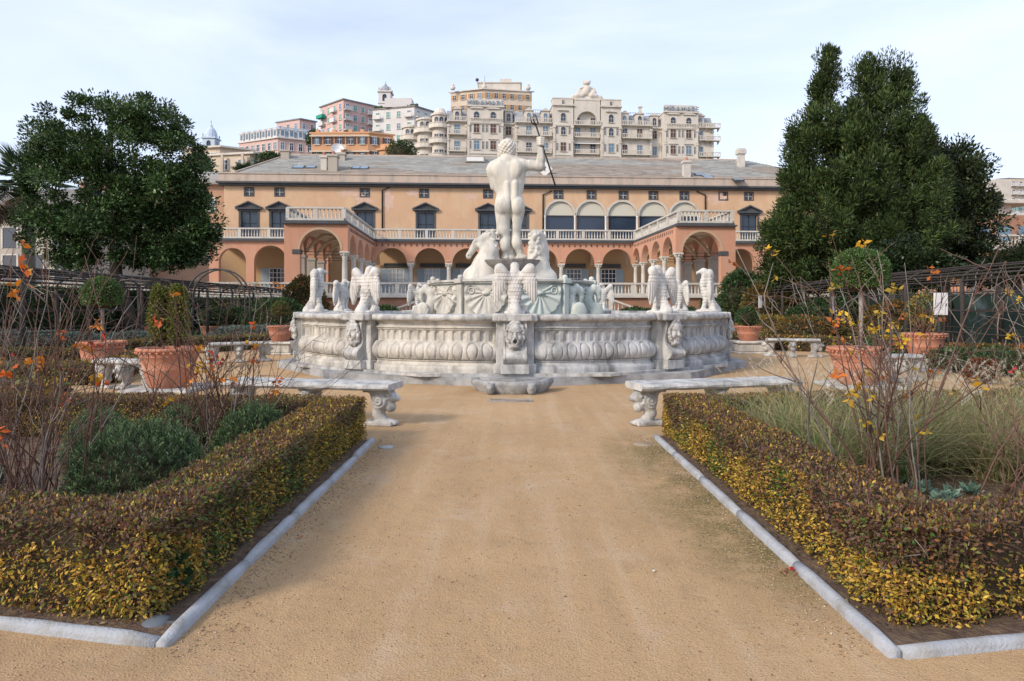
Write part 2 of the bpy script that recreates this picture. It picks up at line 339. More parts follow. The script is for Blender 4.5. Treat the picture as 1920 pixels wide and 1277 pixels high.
b = MB(); b.prism([(-40,26),(-11.5,27),(-12.5,44),(-40,44)], -.05, .012); struct(b.build('lawn', lawn_m))
for poly in ([(-30,10.5),(-9.2,11.5),(-12.3,16),(-12.0,25.5),(-30,25.5)], [(9.0,11.5),(30,10.5),(30,44),(12.4,44),(9.6,28),(12.2,24),(12.2,16)], [(-10.5,27.5),(-7.4,26),(-8,43),(-11,43)]):
    b = MB(); b.prism(poly, -.05, .014); struct(b.build('planting_bed', MT['bed_soil']))
# kerbs
def kerb(name, label, a, c_, n_, h=.052, w=.039):
    k = thing(name, label, 'kerb', (a.x, a.y, 0)); d_ = (c_-a).normalized(); s_ = Vector((-d_.y, d_.x)); Lk = (c_-a).length
    for i in range(n_):
        t0, t1 = Lk*i/n_+.006-(.03 if i == 0 else 0), Lk*(i+1)/n_-.006; mb = MB(); vs_ = []; m_ = 9; q = 7; jit = [random.uniform(-.006,.006) for _ in range(3)]
        for j in range(q):
            t = t0+(t1-t0)*j/(q-1); e = random.uniform(.78,.9) if j in (0, q-1) else random.uniform(.96,1.03)
            for k2 in range(m_):
                an = math.pi*k2/(m_-1); x = d_*t + s_*(-math.cos(an)*w*e+jit[0]+random.uniform(-.002,.002)); vs_.append((x.x, x.y, -.03 if k2 in (0,m_-1) else max(.0, h*e*math.sin(an)**.6+jit[1]*.6+random.uniform(-.002,.002))))
        mb.add(vs_, [(j*m_+k2, (j+1)*m_+k2, (j+1)*m_+k2+1, j*m_+k2+1) for j in range(q-1) for k2 in range(m_-1)] + [list(range(m_)), list(range((q-1)*m_, q*m_))[::-1]], True)
        mb.build('kerb_stone', MT['kerb_stone'], k)
    return k
kerb('kerb', 'rounded white stone kerb along the left side of the path', LK0, LK1, 5); kerb('kerb', 'rounded white stone kerb across the front of the left bed', LK0+Vector((-.055,.0)), LKF, 6)
kerb('kerb', 'rounded white stone kerb along the right side of the path', RK0, RK1, 5); kerb('kerb', 'rounded white stone kerb across the front of the right bed', RK0+Vector((.055,.0)), RKF, 6)
# ================================================================== fountain
FC = Vector((0, 19.7, 0)); ND = 10; STEP = .17
fountain = thing('fountain', 'large white marble fountain with ten fluted basin panels and masked pedestals', 'fountain', FC, R(.6)); fountain.scale = (.967,.967,1)
def deca(r, off=0.0): return [(r*math.sin(2*math.pi*(k+off)/ND), -r*math.cos(2*math.pi*(k+off)/ND)) for k in range(ND)]
b = MB(); b.prism(deca(6.62, 0), 0.0, STEP-.004); b.build('step', MT['step_stone'], fountain)
b = MB(); b.prism(deca(6.45, .5), STEP-.004, STEP+.055); b.build('upper_step', MT['marble_worn'], fountain)
S0 = STEP + .055
# basin panel: profile swept along a squarish bow, with carved flutes and gadroons
prof = [(S0,.13),(.30,.135),(.355,.13),(.362,.10),(.372,.075),(.40,.045),(.43,.03),(.445,.03),(.45,.055),(.462,.065),(.475,.055),(.48,.03),(.49,.035)]
zb0, zb1 = .495, .845
for i in range(22):
    s = i/21; prof.append((zb0+(zb1-zb0)*s, .035+.15*max(0, math.sin(math.pi*min(1, .10+.86*s)))**.75*(1-.15*s)))
prof += [(.85,.045),(.856,.012)]
for i in range(14): prof.append((.862+i*.017, .012))
prof += [(1.09,.012),(1.094,.03),(1.105,.045),(1.12,.045),(1.127,.03),(1.132,.065),(1.15,.078),(1.168,.065),(1.174,.03),(1.20,.012),(1.23,.012),(1.26,.04),(1.285,.085)]
prof = np.array(prof); NU = 236; Lh, D0, BOW = 1.52, 5.48, .50
xs = np.sin(np.linspace(-1, 1, NU)*math.pi/2*.96); xs = .75*np.linspace(-1, 1, NU) + .25*xs/xs[-1]; xs = xs*Lh
def bow(x): return D0 + BOW*(1-np.abs(x/Lh)**4.5)
px_, py_ = xs, -bow(xs); tx = np.gradient(px_); ty = np.gradient(py_); ln = np.hypot(tx, ty); nx, ny = ty/ln, -tx/ln
arc = np.concatenate([[0], np.cumsum(np.hypot(np.diff(px_), np.diff(py_)))]); arc = arc/arc[-1]
V = []
for z, off in prof:
    o = np.full(NU, off)
    if zb0 < z < zb1:
        c = (arc*12) % 1 - .5; s = (z-zb0)/(zb1-zb0)
        rr = np.abs(c)/(.34*(1 if s > .5 else .80+.4*s)); vv = (s-.47)/.47; q = (np.abs(rr)**2.4 + abs(vv)**3.6)**(1/2.8)
        o = o + .008*np.clip(1-q, 0, 1)**.5 - .042*np.exp(-((q-1.0)/.085)**2)
    if .87 < z < 1.085:
        c = (arc*17) % 1 - .5; top = z > 1.03
        hw = .27 if not top else .27*math.sqrt(max(0, 1-((z-1.03)/.045)**2))
        hw = hw if z > .905 else .27*math.sqrt(max(0, 1-((.905-z)/.04)**2))
        o = o - .042*np.clip((hw-np.abs(c))/.05, 0, 1)
    V.append(np.stack([px_+nx*o, py_+ny*o, np.full(NU, z)], -1))
V = np.array(V); npf = len(prof)
Fq = np.array([[k*NU+i, k*NU+i+1, (k+1)*NU+i+1, (k+1)*NU+i] for k in range(npf-1) for i in range(NU-1)])
panel_me = quadmesh('basin_panel', V.reshape(-1, 3), Fq, smooth=False); panel_me.materials.append(MT['marble'])
# rim: rounded nose swept on the same path
rp = [(1.285,-.35),(1.285,.15),(1.30,.185),(1.335,.205),(1.375,.205),(1.405,.185),(1.42,.15),(1.424,-.35),(1.1,-.35)]
V = np.array([np.stack([px_+nx*o, py_+ny*o, np.full(NU, z)], -1) for z, o in rp]); V = V[:, ::4]; nn = V.shape[1]
Fq = np.array([[k*nn+i, k*nn+i+1, (k+1)*nn+i+1, (k+1)*nn+i] for k in range(len(rp)-1) for i in range(nn-1)])
rim_me = quadmesh('rim', V.reshape(-1, 3), Fq, smooth=True); rim_me.materials.append(MT['marble_worn']); panel_g = panel_me.copy(); panel_g.materials[0] = MT['marble_grey_shaded']
# pedestal (local: outward is -y, origin at the fountain centre)
def face_mask(name, mouth):
    s = SDF((-.24,-.22,-.34), (.24,.16,.34), .011)
    s.add(s.ell((0,.06,.02), (.165,.15,.25)), .02)
    s.add(s.ell((0,-.01,.15), (.14,.10,.10)), .04)                       # forehead
    for q in (-1, 1):
        s.add(s.cap((q*.03,-.085,.10), (q*.12,-.055,.115), .026, .02), .02)    # brow
        s.sub(s.ell((q*.066,-.105,.055), (.034,.03,.022)), .012)
        s.add(s.ell((q*.066,-.072,.05), (.024,.022,.015)), .006)
        s.add(s.ell((q*.09,-.055,-.03), (.055,.05,.06)), .03)            # cheek
        s.add(s.ell((q*.17,.03,.03), (.03,.05,.06)), .02)
    s.add(s.cap((0,-.085,.09), (0,-.125,-.01), .022, .034), .015)        # nose
    s.add(s.ell((0,-.045,-.19), (.085,.06,.06)), .04)                    # chin
    if mouth:
        s.add(s.ell((0,-.07,-.10), (.085,.06,.075)), .02); s.sub(s.cap((0,-.25,-.10), (0,.02,-.10), .045, .045), .015)
    else:
        s.add(s.cap((-.045,-.09,-.105), (.045,-.09,-.105), .016), .01); s.add(s.cap((-.035,-.085,-.135), (.035,-.085,-.135), .017), .008)
    r_ = random.Random(3)
    for k in range(70):                                                  # curly hair and beard round the face
        a = 2*math.pi*k/70*1.0; rx, rz_ = .165+.03*r_.random(), .235+.045*r_.random()
        if mouth and -2.2 < a-math.pi*1.5 < -5: continue
        s.add(s.ell((rx*math.cos(a), .02-.05*r_.random(), .02+rz_*math.sin(a)), .026+.012*r_.random()), .008)
    return s.mesh(name)
maskA = face_mask('mask', True); maskB = face_mask('mask', False)
pb = MB(); pb.bbox(-.40,.40,-6.02,-5.0,S0,1.30,.012); shaft_me = pb.mesh('pedestal_shaft')
pb = MB(); pb.bbox(-.45,.45,-6.07,-5.0,S0-.002,.42,.012); pb.bbox(-.30,.30,-6.22,-6.0,S0-.004,.415,.012); plinth_me = pb.mesh('pedestal_plinth')
pb = MB(); pb.bbox(-.47,.47,-6.14,-4.9,1.28,1.435,.02); pb.bbox(-.36,.36,-6.22,-6.0,1.28,1.43,.02); pb.bbox(-.42,.42,-6.06,-4.9,1.255,1.30,.01); cap_me = pb.mesh('pedestal_cap')
cp = []
for i in range(25):                                                       # S-shaped console seen from the side
    s = i/24; z = .42 + .86*s; cp.append((-6.02 - (.05 + .20*math.exp(-((s-.16)/.17)**2) + .06*math.exp(-((s-.85)/.2)**2)), z))
pb = MB(); pb.sideslab([(-5.9,.42)] + cp + [(-5.9,1.28)], -.24, .24)
for q in (-.245, .205): pb.sideslab([(-5.95,.42)] + [(y-.018, z) for y, z in cp] + [(-5.95,1.28)], q, q+.04)
con_me = pb.mesh('console')
# carved fruit swag under the mask
for k in range(ND):
    a = 2*math.pi*k/ND; am = 2*math.pi*(k+.5)/ND
    pm_ = MT['marble'] if k >= 5 else MT['marble_grey_shaded']; p_ = link('basin_panel', panel_me if k >= 5 else panel_g, None, fountain, rz=am); link('rim', rim_me, None, p_)
    pd = link('pedestal', shaft_me, MT['marble_worn'], fountain, rz=a)
    link('plinth', plinth_me, MT['marble_worn'], pd); link('cap', cap_me, MT['marble_worn'], pd)
    link('console', con_me, MT['marble_worn'] if k == 0 else MT['marble'], pd)
    m_ = link('mask', maskA if k == 0 else maskB, MT['marble_worn'], pd, (0,-6.17,.985)); m_.rotation_euler = (R(4),0,0)
    if k == 0: m_['label'] = 'bearded stone face with a gaping round mouth hole'
b = MB(); b.prism(deca(5.4, .5), .5, .52); b.box(-5.2,5.2,-.3,.3,S0,.5); wm = glass('fountain_water', (.05,.09,.08), .05)
b = MB(); b.prism(deca(5.3, 0), 1.08, 1.10); b.build('water', wm, fountain)
# inner tank: decagon with shell reliefs
TR = 2.42; TZ0, TZ1 = .9, 2.28
b = MB(); b.prism(deca(TR*.985), TZ0, TZ1-.1); b.build('tank_core', MT['marble_green'], fountain)
b = MB(); b.prism(deca(TR+.05), TZ1-.10, TZ1-.055); b.prism(deca(TR+.10), TZ1-.055, TZ1); b.build('tank_rim', MT['marble'], fountain)
sw = TR*math.sin(math.pi/ND); sd = TR*math.cos(math.pi/ND)
NUs, NVs = 90, 84; U, Vv = np.meshgrid(np.linspace(-1,1,NUs), np.linspace(0,1,NVs), indexing='ij')
hx, hz = U*sw*.86, TZ0+.30+Vv*(TZ1-.16-TZ0-.30); cx, cz = 0.0, TZ1-.36
dx, dz = hx-cx, hz-cz; rad = np.hypot(dx, dz); ang = np.arctan2(dx, -dz)
lim = .60*(1-.0*ang)*(1+.02*np.cos(ang*17)); inside = (rad < lim) & (np.abs(ang) < 2.15)
rel = np.where(inside, .02+.09*np.clip(rad/lim,0,1)**.7 + .022*np.cos(ang*15)*np.clip(rad/.2,0,1), 0)
rel = np.where(np.hypot(dx/.13, dz/.075) < 1, .13*np.sqrt(np.clip(1-np.hypot(dx/.13, dz/.075)**2,0,1)), rel)
for q in (-1, 1):                                                          # scrolls at the shell's ears
    rr = np.hypot(dx-q*.40, dz-.07); rel = np.where(rr < .12, .07+.025*np.cos(rr*80), rel)
V = np.stack([hx, -(sd-.02+rel), hz], -1).reshape(-1,3)
Fq = np.array([[i*NVs+j, (i+1)*NVs+j, (i+1)*NVs+j+1, i*NVs+j+1] for i in range(NUs-1) for j in range(NVs-1)])
shell_me = quadmesh('shell_panel', V, Fq, smooth=False); shell_g = shell_me.copy()
pb = MB(); pb.bbox(-.085,.085,-(TR+.05),-(TR-.2),TZ0,TZ1-.10,.012); pb.bbox(-.12,.12,-(TR+.12),-(TR-.2),TZ1-.10,TZ1+.02,.012); pb.blob((0,-(TR-.02),TZ1+.06),(.08,.08,.07)); pil_me = pb.mesh('tank_pilaster')
for k in range(ND):
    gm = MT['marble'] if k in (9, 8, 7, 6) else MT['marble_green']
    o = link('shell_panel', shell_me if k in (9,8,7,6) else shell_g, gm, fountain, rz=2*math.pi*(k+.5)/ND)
    link('tank_pilaster', pil_me.copy(), gm, fountain, rz=2*math.pi*k/ND)
b = MB(); b.lathe([(1.9,TZ1-.06),(1.85,TZ1),(1.5,TZ1+.04),(1.1,TZ1+.14),(.7,TZ1+.22),(.5,TZ1+.3),(.42,TZ1+.5)], 20); b.build('rock_base', MT['marble_statue'], fountain)
# round bowl that carries the standing figure
b = MB(); prf = [(.30,2.52),(.45,2.55),(.70,2.63),(.86,2.74),(.94,2.85),(.95,2.89),(.90,2.895),(.3,2.90)]
seg = 60; vs_ = []
for r_, z in prf:
    for i in range(seg):
        a = 2*math.pi*i/seg; q = r_*(1+.02*math.cos(a*20)*(r_ > .4)); vs_.append((q*math.cos(a), q*math.sin(a), z))
b.add(vs_, [(k*seg+i,k*seg+(i+1)%seg,(k+1)*seg+(i+1)%seg,(k+1)*seg+i) for k in range(len(prf)-1) for i in range(seg)] + [list(range((len(prf)-1)*seg,len(prf)*seg))])
b.build('shell_bowl', mat('bowl_stone',(.24,.22,.20),(.16,.15,.14),4,.85,.5,50), fountain)

# ------------------------------------------------------------------ standing sea god, seen from behind (units: photo px at the statue, scaled)
PXS = 19.7/F
def q3(px, py, y=0.0): return (px-957, y, 487-py)
s = SDF((-56,-34,-4), (76,34,248), 1.12)
A = s.add
A(s.ell(q3(949,327,0), (30,19,32)), 3); A(s.ell(q3(955,360,0), (22.5,15.5,24)), 6); A(s.ell(q3(955,378,0), (26.5,18,18)), 8)
for a_, b_, ra, rb in [(q3(926,318,0),q3(937,352,2),10,9),(q3(976,314,0),q3(973,352,2),11,8),(q3(951,296,-3),q3(926,309,-3),8,8),(q3(951,296,-3),q3(977,305,-3),8,8)]: A(s.cap(a_,b_,ra,rb), 7)
A(s.ell(q3(923,317,0), (10.5,12,14)), 4); A(s.ell(q3(979,309,0), (11,12,12)), 4)
A(s.ell(q3(935,318,-14), (12,6,15), (0,14,0)), 4); A(s.ell(q3(968,316,-14), (11,6,15), (0,-14,0)), 4)
A(s.cap(q3(951,345,-13), q3(953,370,-13), 6, 5), 3); A(s.cap(q3(966,345,-13), q3(966,370,-13), 6, 5), 3)
s.sub(s.cap(q3(954,303,-21), q3(960,370,-22), 3.0, 2.6), 3.5)
s.sub(s.cap(q3(938,338,-22), q3(944,352,-22), 2, 2), 3); s.sub(s.cap(q3(972,334,-22), q3(969,350,-22), 2, 2), 3)
# pelvis, buttocks and legs
A(s.ell(q3(943,386,-9), (15.5,14.5,16.5)), 3); A(s.ell(q3(970.5,386,-9), (13.5,14,17.5)), 2)
A(s.cap(q3(942,392,0), q3(944,430,1), 14.5, 12.0), 4); A(s.cap(q3(944,430,1), q3(947,446,1), 12, 9.4), 4)
A(s.cap(q3(947,446,1), q3(947.5,480,0), 9, 6.2), 4); A(s.ell(q3(946,458,-5), (10.5,9.5,15)), 3); A(s.ell(q3(947,483,2), (8,13,5)), 3)
A(s.cap(q3(970,394,0), q3(966,425,4), 14, 11), 3); A(s.cap(q3(966,425,4), q3(967,440,5), 10.5, 9), 4)
A(s.cap(q3(967,440,5), q3(976,478,-2), 9, 6.5), 4); A(s.ell(q3(969,455,-2), (10,9,14), (0,-12,0)), 3); A(s.ell(q3(979,482,-4), (12,11,6)), 3)
s.sub(s.ell(q3(957.5,387,-25), (1.6,14,17)), 3.0); s.sub(s.cap(q3(951,398,-24), q3(931,402,-22), 1.3, 1.0), 2.0); s.sub(s.cap(q3(966,402,-24), q3(980,404,-22), 1.3, 1.0), 2.0)
s.sub(s.ell(q3(958.5,426,0), (2.6,40,18)), 2)
A(s.cap(q3(957,446,10), q3(958,490,8), 5, 13), 3); A(s.cap(q3(962,420,14), q3(964,486,12), 3, 10), 3)              # rocky support between the legs
# neck, head, beard, curls
A(s.cap(q3(951,302,-1), q3(950,286,2), 9.5, 9), 5); A(s.ell(q3(951,277,3), (14.5,16.5,18)), 3)
A(s.ell(q3(940,287,12), (8,8,11)), 4); A(s.cap(q3(938,276,14), q3(935,282,17), 3, 3), 2)
for k in range(120):
    f_ = (k+.5)/120; ph = math.acos(1-2*f_); th = k*2.39996; n_ = (math.sin(ph)*math.cos(th), math.sin(ph)*math.sin(th), math.cos(ph))
    if n_[1] > .45 or n_[2] < -.75: continue
    c_ = q3(951,277,3); A(s.ell((c_[0]+15.0*n_[0], c_[1]+16.3*n_[1], c_[2]+17.3*n_[2]), 2.4+1.6*random.random()), .7)
# arms
A(s.cap(q3(921,318,1), q3(927,347,5), 9, 7.5), 4); A(s.cap(q3(927,347,5), q3(938,352,26), 7, 5.5), 4)
A(s.cap(q3(981,308,0), q3(1013,312,-3), 9.8, 8), 4); A(s.ell(q3(996,307,-1), (12,8.5,9)), 3)
A(s.cap(q3(1013,312,-3), q3(1014,279,-2), 8.4, 5.8), 3); A(s.ell(q3(1014,298,-3), (8,8,11)), 3)
A(s.ell(q3(1014,265,-1), (7.5,7,8)), 3)                                   # palm
for i in range(4):                                                          # fingers closed round the shaft
    zz = 271-4.1*i; A(s.cap(q3(1007.5,zz,-6.5), q3(1013,zz+.3,-9.5), 2.3), 1); A(s.cap(q3(1013,zz+.3,-9.5), q3(1019,zz+.6,-7), 2.3), 1)
A(s.cap(q3(1019,268,2), q3(1013,259,6), 2.6, 2.3), 1.2)
nep_me = s.mesh('statue', PXS); nep_me.materials.append(MT['marble_statue'])
nep = link('statue_figure', nep_me, None, None, (FC.x+(957-960)*PXS, FC.y, 2.90))
tag(nep, 'tall nude bearded marble figure with curly hair seen from behind, arm raised', 'statue')
tb = MB(); t0 = Vector(q3(1040.5,348,-10))*PXS; t1 = Vector(q3(1005,234,-1))*PXS
tr_ = thing('trident', 'thin dark metal trident gripped in the raised stone hand', 'trident', nep.location)
tb.tube([t0, t1], .024, 8); tb.build('shaft', MT['bronze'], tr_)
for (ax, ay), (mx_, my_), (bx_, by_) in [((1005,234),(997,229),(994,214)), ((1005,234),(1001,226),(997,217)), ((1005,234),(1009,229),(1003,212))]:
    tb = MB(); tb.tube([Vector(q3(ax,ay,-1))*PXS, Vector(q3(mx_,my_,-1))*PXS, Vector(q3(bx_,by_,-1))*PXS], [.02,.022,.006], 7); tb.build('tine', MT['bronze'], tr_)

# ------------------------------------------------------------------ two sea horses
def horse(cx, headdir, seed):
    s = SDF((-46,-30,-2), (46,34,100), 1.15); A = s.add; r_ = random.Random(seed)
    if headdir < 0:                                                         # head in profile to the left
        s.chain([(0,4,0),(7,2,30),(14,0,58),(14,0,80)], [31,24,16,10], 8); A(s.ell((-20,2,10),(16,16,18)), 8)
        A(s.cap((10,0,84),(-9,0,72),10,8.5), 4); A(s.cap((-9,0,72),(-23,0,52),8.5,5.4), 3); A(s.ell((-24.5,0,49),(5.5,6,6.5)), 2)
        A(s.cap((-2,-6,68),(2,-6,62),6,5), 4); s.sub(s.ell((-10,-9,74),(3,2,2)), 1.5); s.sub(s.ell((-24,-5,49),(1.6,2,1.6)), 1); s.sub(s.cap((-25,-6,44.5),(-16,-7,49),.9,.9), 1)
        for q in (-5,5): A(s.cap((12,q,90),(14,q,97),3.4,1.2), 1.5)
        for k in range(75):
            t = r_.random(); A(s.ell((14+14*t+5*r_.gauss(0,1), r_.uniform(-9,9), 92-62*t+4*r_.gauss(0,1)), 3.2+1.6*r_.random()), 1.4)
    else:                                                                   # seen from behind, head turned away to the right
        s.chain([(0,4,0),(-2,2,30),(-3,2,58),(-4,4,82)], [30,21,16.5,12], 8); A(s.ell((18,2,8),(16,16,16)), 8)
        A(s.ell((-4,2,85),(14.5,14,11)), 5); A(s.cap((4,8,82),(12,16,60),10,8), 4); A(s.cap((12,16,60),(15,18,46),7,5.5), 3)
        for q in (-9,4): A(s.cap((q,0,92),(q+1,-1,98),3.4,1.2), 1.5)
        for k in range(70):
            t = r_.random(); A(s.ell((-8-5*t+4*r_.gauss(0,1), -13-6*t+3*r_.random(), 93-60*t), 3+1.5*r_.random()), 1.4)
    return s.mesh('sea_horse', PXS)
h1 = link('sea_horse', horse(0,-1,1), MT['marble_statue'], None, (FC.x+(904-960)*PXS, FC.y-.15, TZ1-.01))
tag(h1, 'marble sea horse left of the figure, head turned in profile', 'horse statue', 'sea horses on the fountain')
h2 = link('sea_horse', horse(0,1,2), MT['marble_statue'], None, (FC.x+(1010-960)*PXS, FC.y-.15, TZ1-.01))
tag(h2, 'marble sea horse right of the figure, seen from behind its mane', 'horse statue', 'sea horses on the fountain')

# ------------------------------------------------------------------ eagles (local: facing +y, towards the figure; back to -y)
def eagle(turn):
    s = SDF((-.56,-.36,-.01), (.56,.42,1.16), .0125); A = s.add
    A(s.ell((0,.0,.50),(.17,.16,.33),(-8,0,0)), .05); A(s.ell((0,.05,.70),(.16,.14,.2)), .06)
    A(s.cap((0,.03,.82),(.0,.05,.97),.105,.085), .05)
    hd = Vector((math.sin(R(turn)), math.cos(R(turn)), 0)); hc = Vector((0,.05,1.0))+hd*.04
    A(s.ell(hc,(.09,.09,.082)), .04); bt = hc+hd*.15+Vector((0,0,-.03))
    A(s.cap(hc+hd*.05, bt, .05,.028), .02); A(s.cap(bt, bt+hd*.015+Vector((0,0,-.05)), .026,.01), .01)
    for q in (-1,1):
        A(s.cap((q*.12,.0,.72),(q*.32,-.05,.94),.11,.095), .05)             # shoulder of the wing
        A(s.ell((q*.315,-.07,.66),(.165,.085,.35),(0,-q*6,0)), .04); A(s.ell((q*.37,-.07,.44),(.10,.055,.30),(0,-q*4,0)), .04)
        A(s.cap((q*.08,.04,.28),(q*.10,.10,.05),.075,.05), .04)               # legs
        for t in (-1,0,1): A(s.cap((q*.10,.08,.03),(q*.10+t*.05,.22,.02),.03,.018), .015)
    A(s.cap((0,-.06,.32),(0,-.20,.04),.10,.13), .06)                          # tail
    A(s.ell((0,.03,.02),(.30,.26,.06)), .05); A(s.ell((.2,.05,.10),(.10,.1,.10)), .04)
    # feathers: overlapping scale rows on the back, long grooves on the wings
    x, y, z = s.X, s.Y, s.Z; w = np.abs(x)
    long_ = .020*np.abs(np.sin(w*62))*np.clip((w-.18)/.05,0,1)*np.clip((.72-z)/.1,0,1)
    row = (z*13) % 1; sc_ = np.abs(np.sin(x*55+np.floor(z*13)*1.57)); sm = .022*(row*.6+.4*sc_)*np.clip((.9-z)/.08,0,1)*np.clip((z-.12)/.06,0,1)*(1-np.clip((w-.16)/.06,0,1)*np.clip((.72-z)/.1,0,1))
    s.d = s.d + (long_+sm)*.9
    return s.mesh('eagle')
eg = {0: eagle(0), 1: eagle(-70), 2: eagle(60)}
for m_ in eg.values(): m_.materials.append(mat('marble_eagle', (.64,.62,.58), (.52,.50,.47), 3, .75, .4, 60, dirt=(.2,.19,.18), dscale=5, damt=.40, streak=((.2,.19,.185), 6, .5)) if 'marble_eagle' not in MT else MT['marble_eagle'])
el_ = {0: (0, 1.0, 'marble eagle on the front pedestal above the gaping stone face, back turned'),
       1: (1, 1.0, 'tall marble eagle right of the front panels, head in profile to the right'),
       9: (2, .98, 'marble eagle with wide feathered wings left of the front basin panel'),
       2: (0, 1.08, 'hunched marble eagle at the far right edge of the basin'),
       8: (0, 1.08, 'slim marble eagle at the far left edge of the basin, side on'),
       3: (0, .92, 'smaller looking marble eagle at the back right of the basin'),
       7: (0, .92, 'smaller looking marble eagle at the back left of the basin'),
       4: (0, .9, 'marble eagle behind the tank on its right'), 6: (0, .9, 'marble eagle behind the tank on its left')}
for k, (v, sc_, lab) in el_.items():
    a = 2*math.pi*k/ND + R(.6); rr = 5.55 if k not in (2,8) else 5.42
    o = link('eagle', eg[v], None, None, (FC.x+rr*math.sin(a), FC.y-rr*math.cos(a), 1.43), a); o.scale = (sc_*1.0,)*3
    tag(o, lab, 'eagle statue', 'eagles on the fountain rim')
# curl-necked swans beside the inner tank
def swan():
    s = SDF((-.32,-.3,-.02), (.36,.36,.86), .014); A = s.add
    A(s.ell((0,0,.2),(.2,.24,.24)), .05)
    pts = [(-.06,0,.28),(-.12,0,.48),(-.08,0,.66),(.04,0,.74),(.15,0,.68),(.17,0,.55)]
    s.chain(pts, [.15,.12,.10,.085,.075,.06], .05); A(s.cap((.17,0,.55),(.15,0,.45),.06,.03), .02)
    for q in (-1,1): A(s.ell((.05,q*.2,.26),(.18,.06,.2),(0,-20,0)), .03)
    s.d = s.d + .008*np.abs(np.sin(s.X*50+s.Z*20))*np.clip((.4-s.Z)/.1,0,1)
    return s.mesh('swan')
sw_me = swan(); sw_w = sw_me.copy()
for px__, Yq, rz_, m_, lab in [(1077,18.1,.3,'marble_green','curl-necked marble swan against the tank, nearer of the right pair'), (1110,18.7,.2,'marble_green','curl-necked marble swan against the tank, farther of the right pair'), (802,18.9,2.8,'marble_statue','curl-necked marble swan against the left side of the tank')]:
    o = link('carved_swan', sw_me if m_ == 'marble_green' else sw_w, MT[m_], None, ((px__-960)/F*Yq, Yq, 1.10), rz_); o.scale = (1.15,1.15,1.3); tag(o, lab, 'swan statue', 'swans round the tank')

# ------------------------------------------------------------------ scalloped stone trough in front, and the metal plate in the gravel
mat('trough_stone', (.42,.415,.40), (.30,.30,.295), 3, .85, .7, 40, dirt=(.11,.11,.11), dscale=4, damt=.6, streak=((.1,.1,.1), 4, .6))
trough = thing('water_trough', 'low scalloped grey stone trough at the foot of the front pedestal', 'trough', (0, 13.05, 0))
n = 60; out = []; inn = []
for i in range(n+1):
    t = math.pi*i/n; sc_ = 1+.035*abs(math.sin(t*4.5)); rx, ry = .84*sc_, .92*sc_
    out.append((-rx*math.cos(t), -ry*math.sin(t))); inn.append((-(rx-.16)*math.cos(t), -(ry-.18)*math.sin(t)))
b = MB(); m_ = n+1
vs_ = [(x*.86,y*.9,0) for x,y in out]+[(x,y,.17) for x,y in out]+[(x*.98,y*.98,.25) for x,y in out]+[(x,y,.25) for x,y in inn]+[(x*.9,y*.9,.12) for x,y in inn]
b.add(vs_, [(k*m_+i,k*m_+i+1,(k+1)*m_+i+1,(k+1)*m_+i) for k in range(4) for i in range(n)] + [list(range(4*m_,5*m_))], True)
b.build('bowl', MT['trough_stone'], trough); trough.scale = (.92,.92,.9)
for q in (-.42,.38):
    s = SDF((-.13,-.13,-.02),(.13,.13,.28),.011); s.add(s.ell((0,0,.11),(.09,.09,.12)),.02); s.add(s.ell((0,-.06,.14),(.05,.05,.05)),.02)
    for e in (-1,1): s.add(s.ell((e*.06,0,.21),.028),.015); s.sub(s.ell((e*.03,-.09,.17),.014),.006)
    link('lion_head', s.mesh('lion_head'), MT['trough_stone'], trough, (q,-.86,0))
plate = thing('access_cover', 'rectangular metal access cover set in the gravel before the trough', 'cover', G(957,752))
b = MB(); b.box(-.32,.32,-.09,.09,.0,.012); b.build('lid', mat('rust_plate',(.30,.19,.11),(.22,.15,.10),9,.7,.4,60), plate)
for x0,x1,y0,y1 in ((-.36,.36,-.12,-.092),(-.36,.36,.092,.13),(-.36,-.322,-.092,.092),(.322,.36,-.092,.092)): b = MB(); b.box(x0,x1,y0,y1,0,.02); b.build('frame_bar', MT['step_stone'], plate)
# ================================================================== palace
mat('plaster_ochre', (.61,.40,.255), (.53,.345,.22), .5, .9, .15, 30, dirt=(.60,.42,.27), dscale=.42, damt=.45, stretch=(1,1,.7), dsoft=.03, streak=((.42,.29,.18), .9, .35))
mat('plaster_pink', (.56,.285,.185), (.48,.25,.165), .6, .9, .15, 30, dirt=(.48,.33,.25), dscale=.8, damt=.45, stretch=(1,1,.4), streak=((.34,.2,.14), 1.2, .45))
mat('plaster_shade', (.50,.37,.25), (.42,.31,.21), .6, .9, .1, 30)
mat('plaster_grey', (.42,.38,.33), (.34,.30,.26), .4, .9, .1, 30, dirt=(.25,.22,.2), dscale=.6, damt=.4, stretch=(1,1,.4))
mat('brick_wall', (.36,.19,.12), (.29,.15,.10), 1.2, .9, .4, 14, dirt=(.22,.15,.11), dscale=1.0, damt=.4)
mat('slate_roof', (.36,.355,.335), (.22,.215,.20), 1.3, .9, .8, 8, dirt=(.30,.235,.18), dscale=.30, damt=.62, stretch=(.16,1,2.6))
mat('slate_dark', (.085,.09,.10), (.06,.065,.07), 2, .8, .2, 20)
mat('stone_trim', (.58,.55,.50), (.46,.44,.40), 2, .85, .2, 30, dirt=(.28,.27,.25), dscale=1.6, damt=.35)
mat('gutter_band', (.52,.41,.33), (.42,.36,.31), 1.2, .85, .2, 20, dirt=(.26,.22,.19), dscale=1.5, damt=.45, stretch=(1,1,.3))
mat('blind_cream', (.55,.53,.44), (.52,.50,.42), 1, .8)
mat('shutter_blue', (.33,.40,.46), (.29,.36,.42), 3, .7)
glass('pane_dark', (.022,.035,.06), .12); glass('pane_blue', (.10,.17,.24), .1); glass('curtain_pane', (.32,.38,.44), .25)
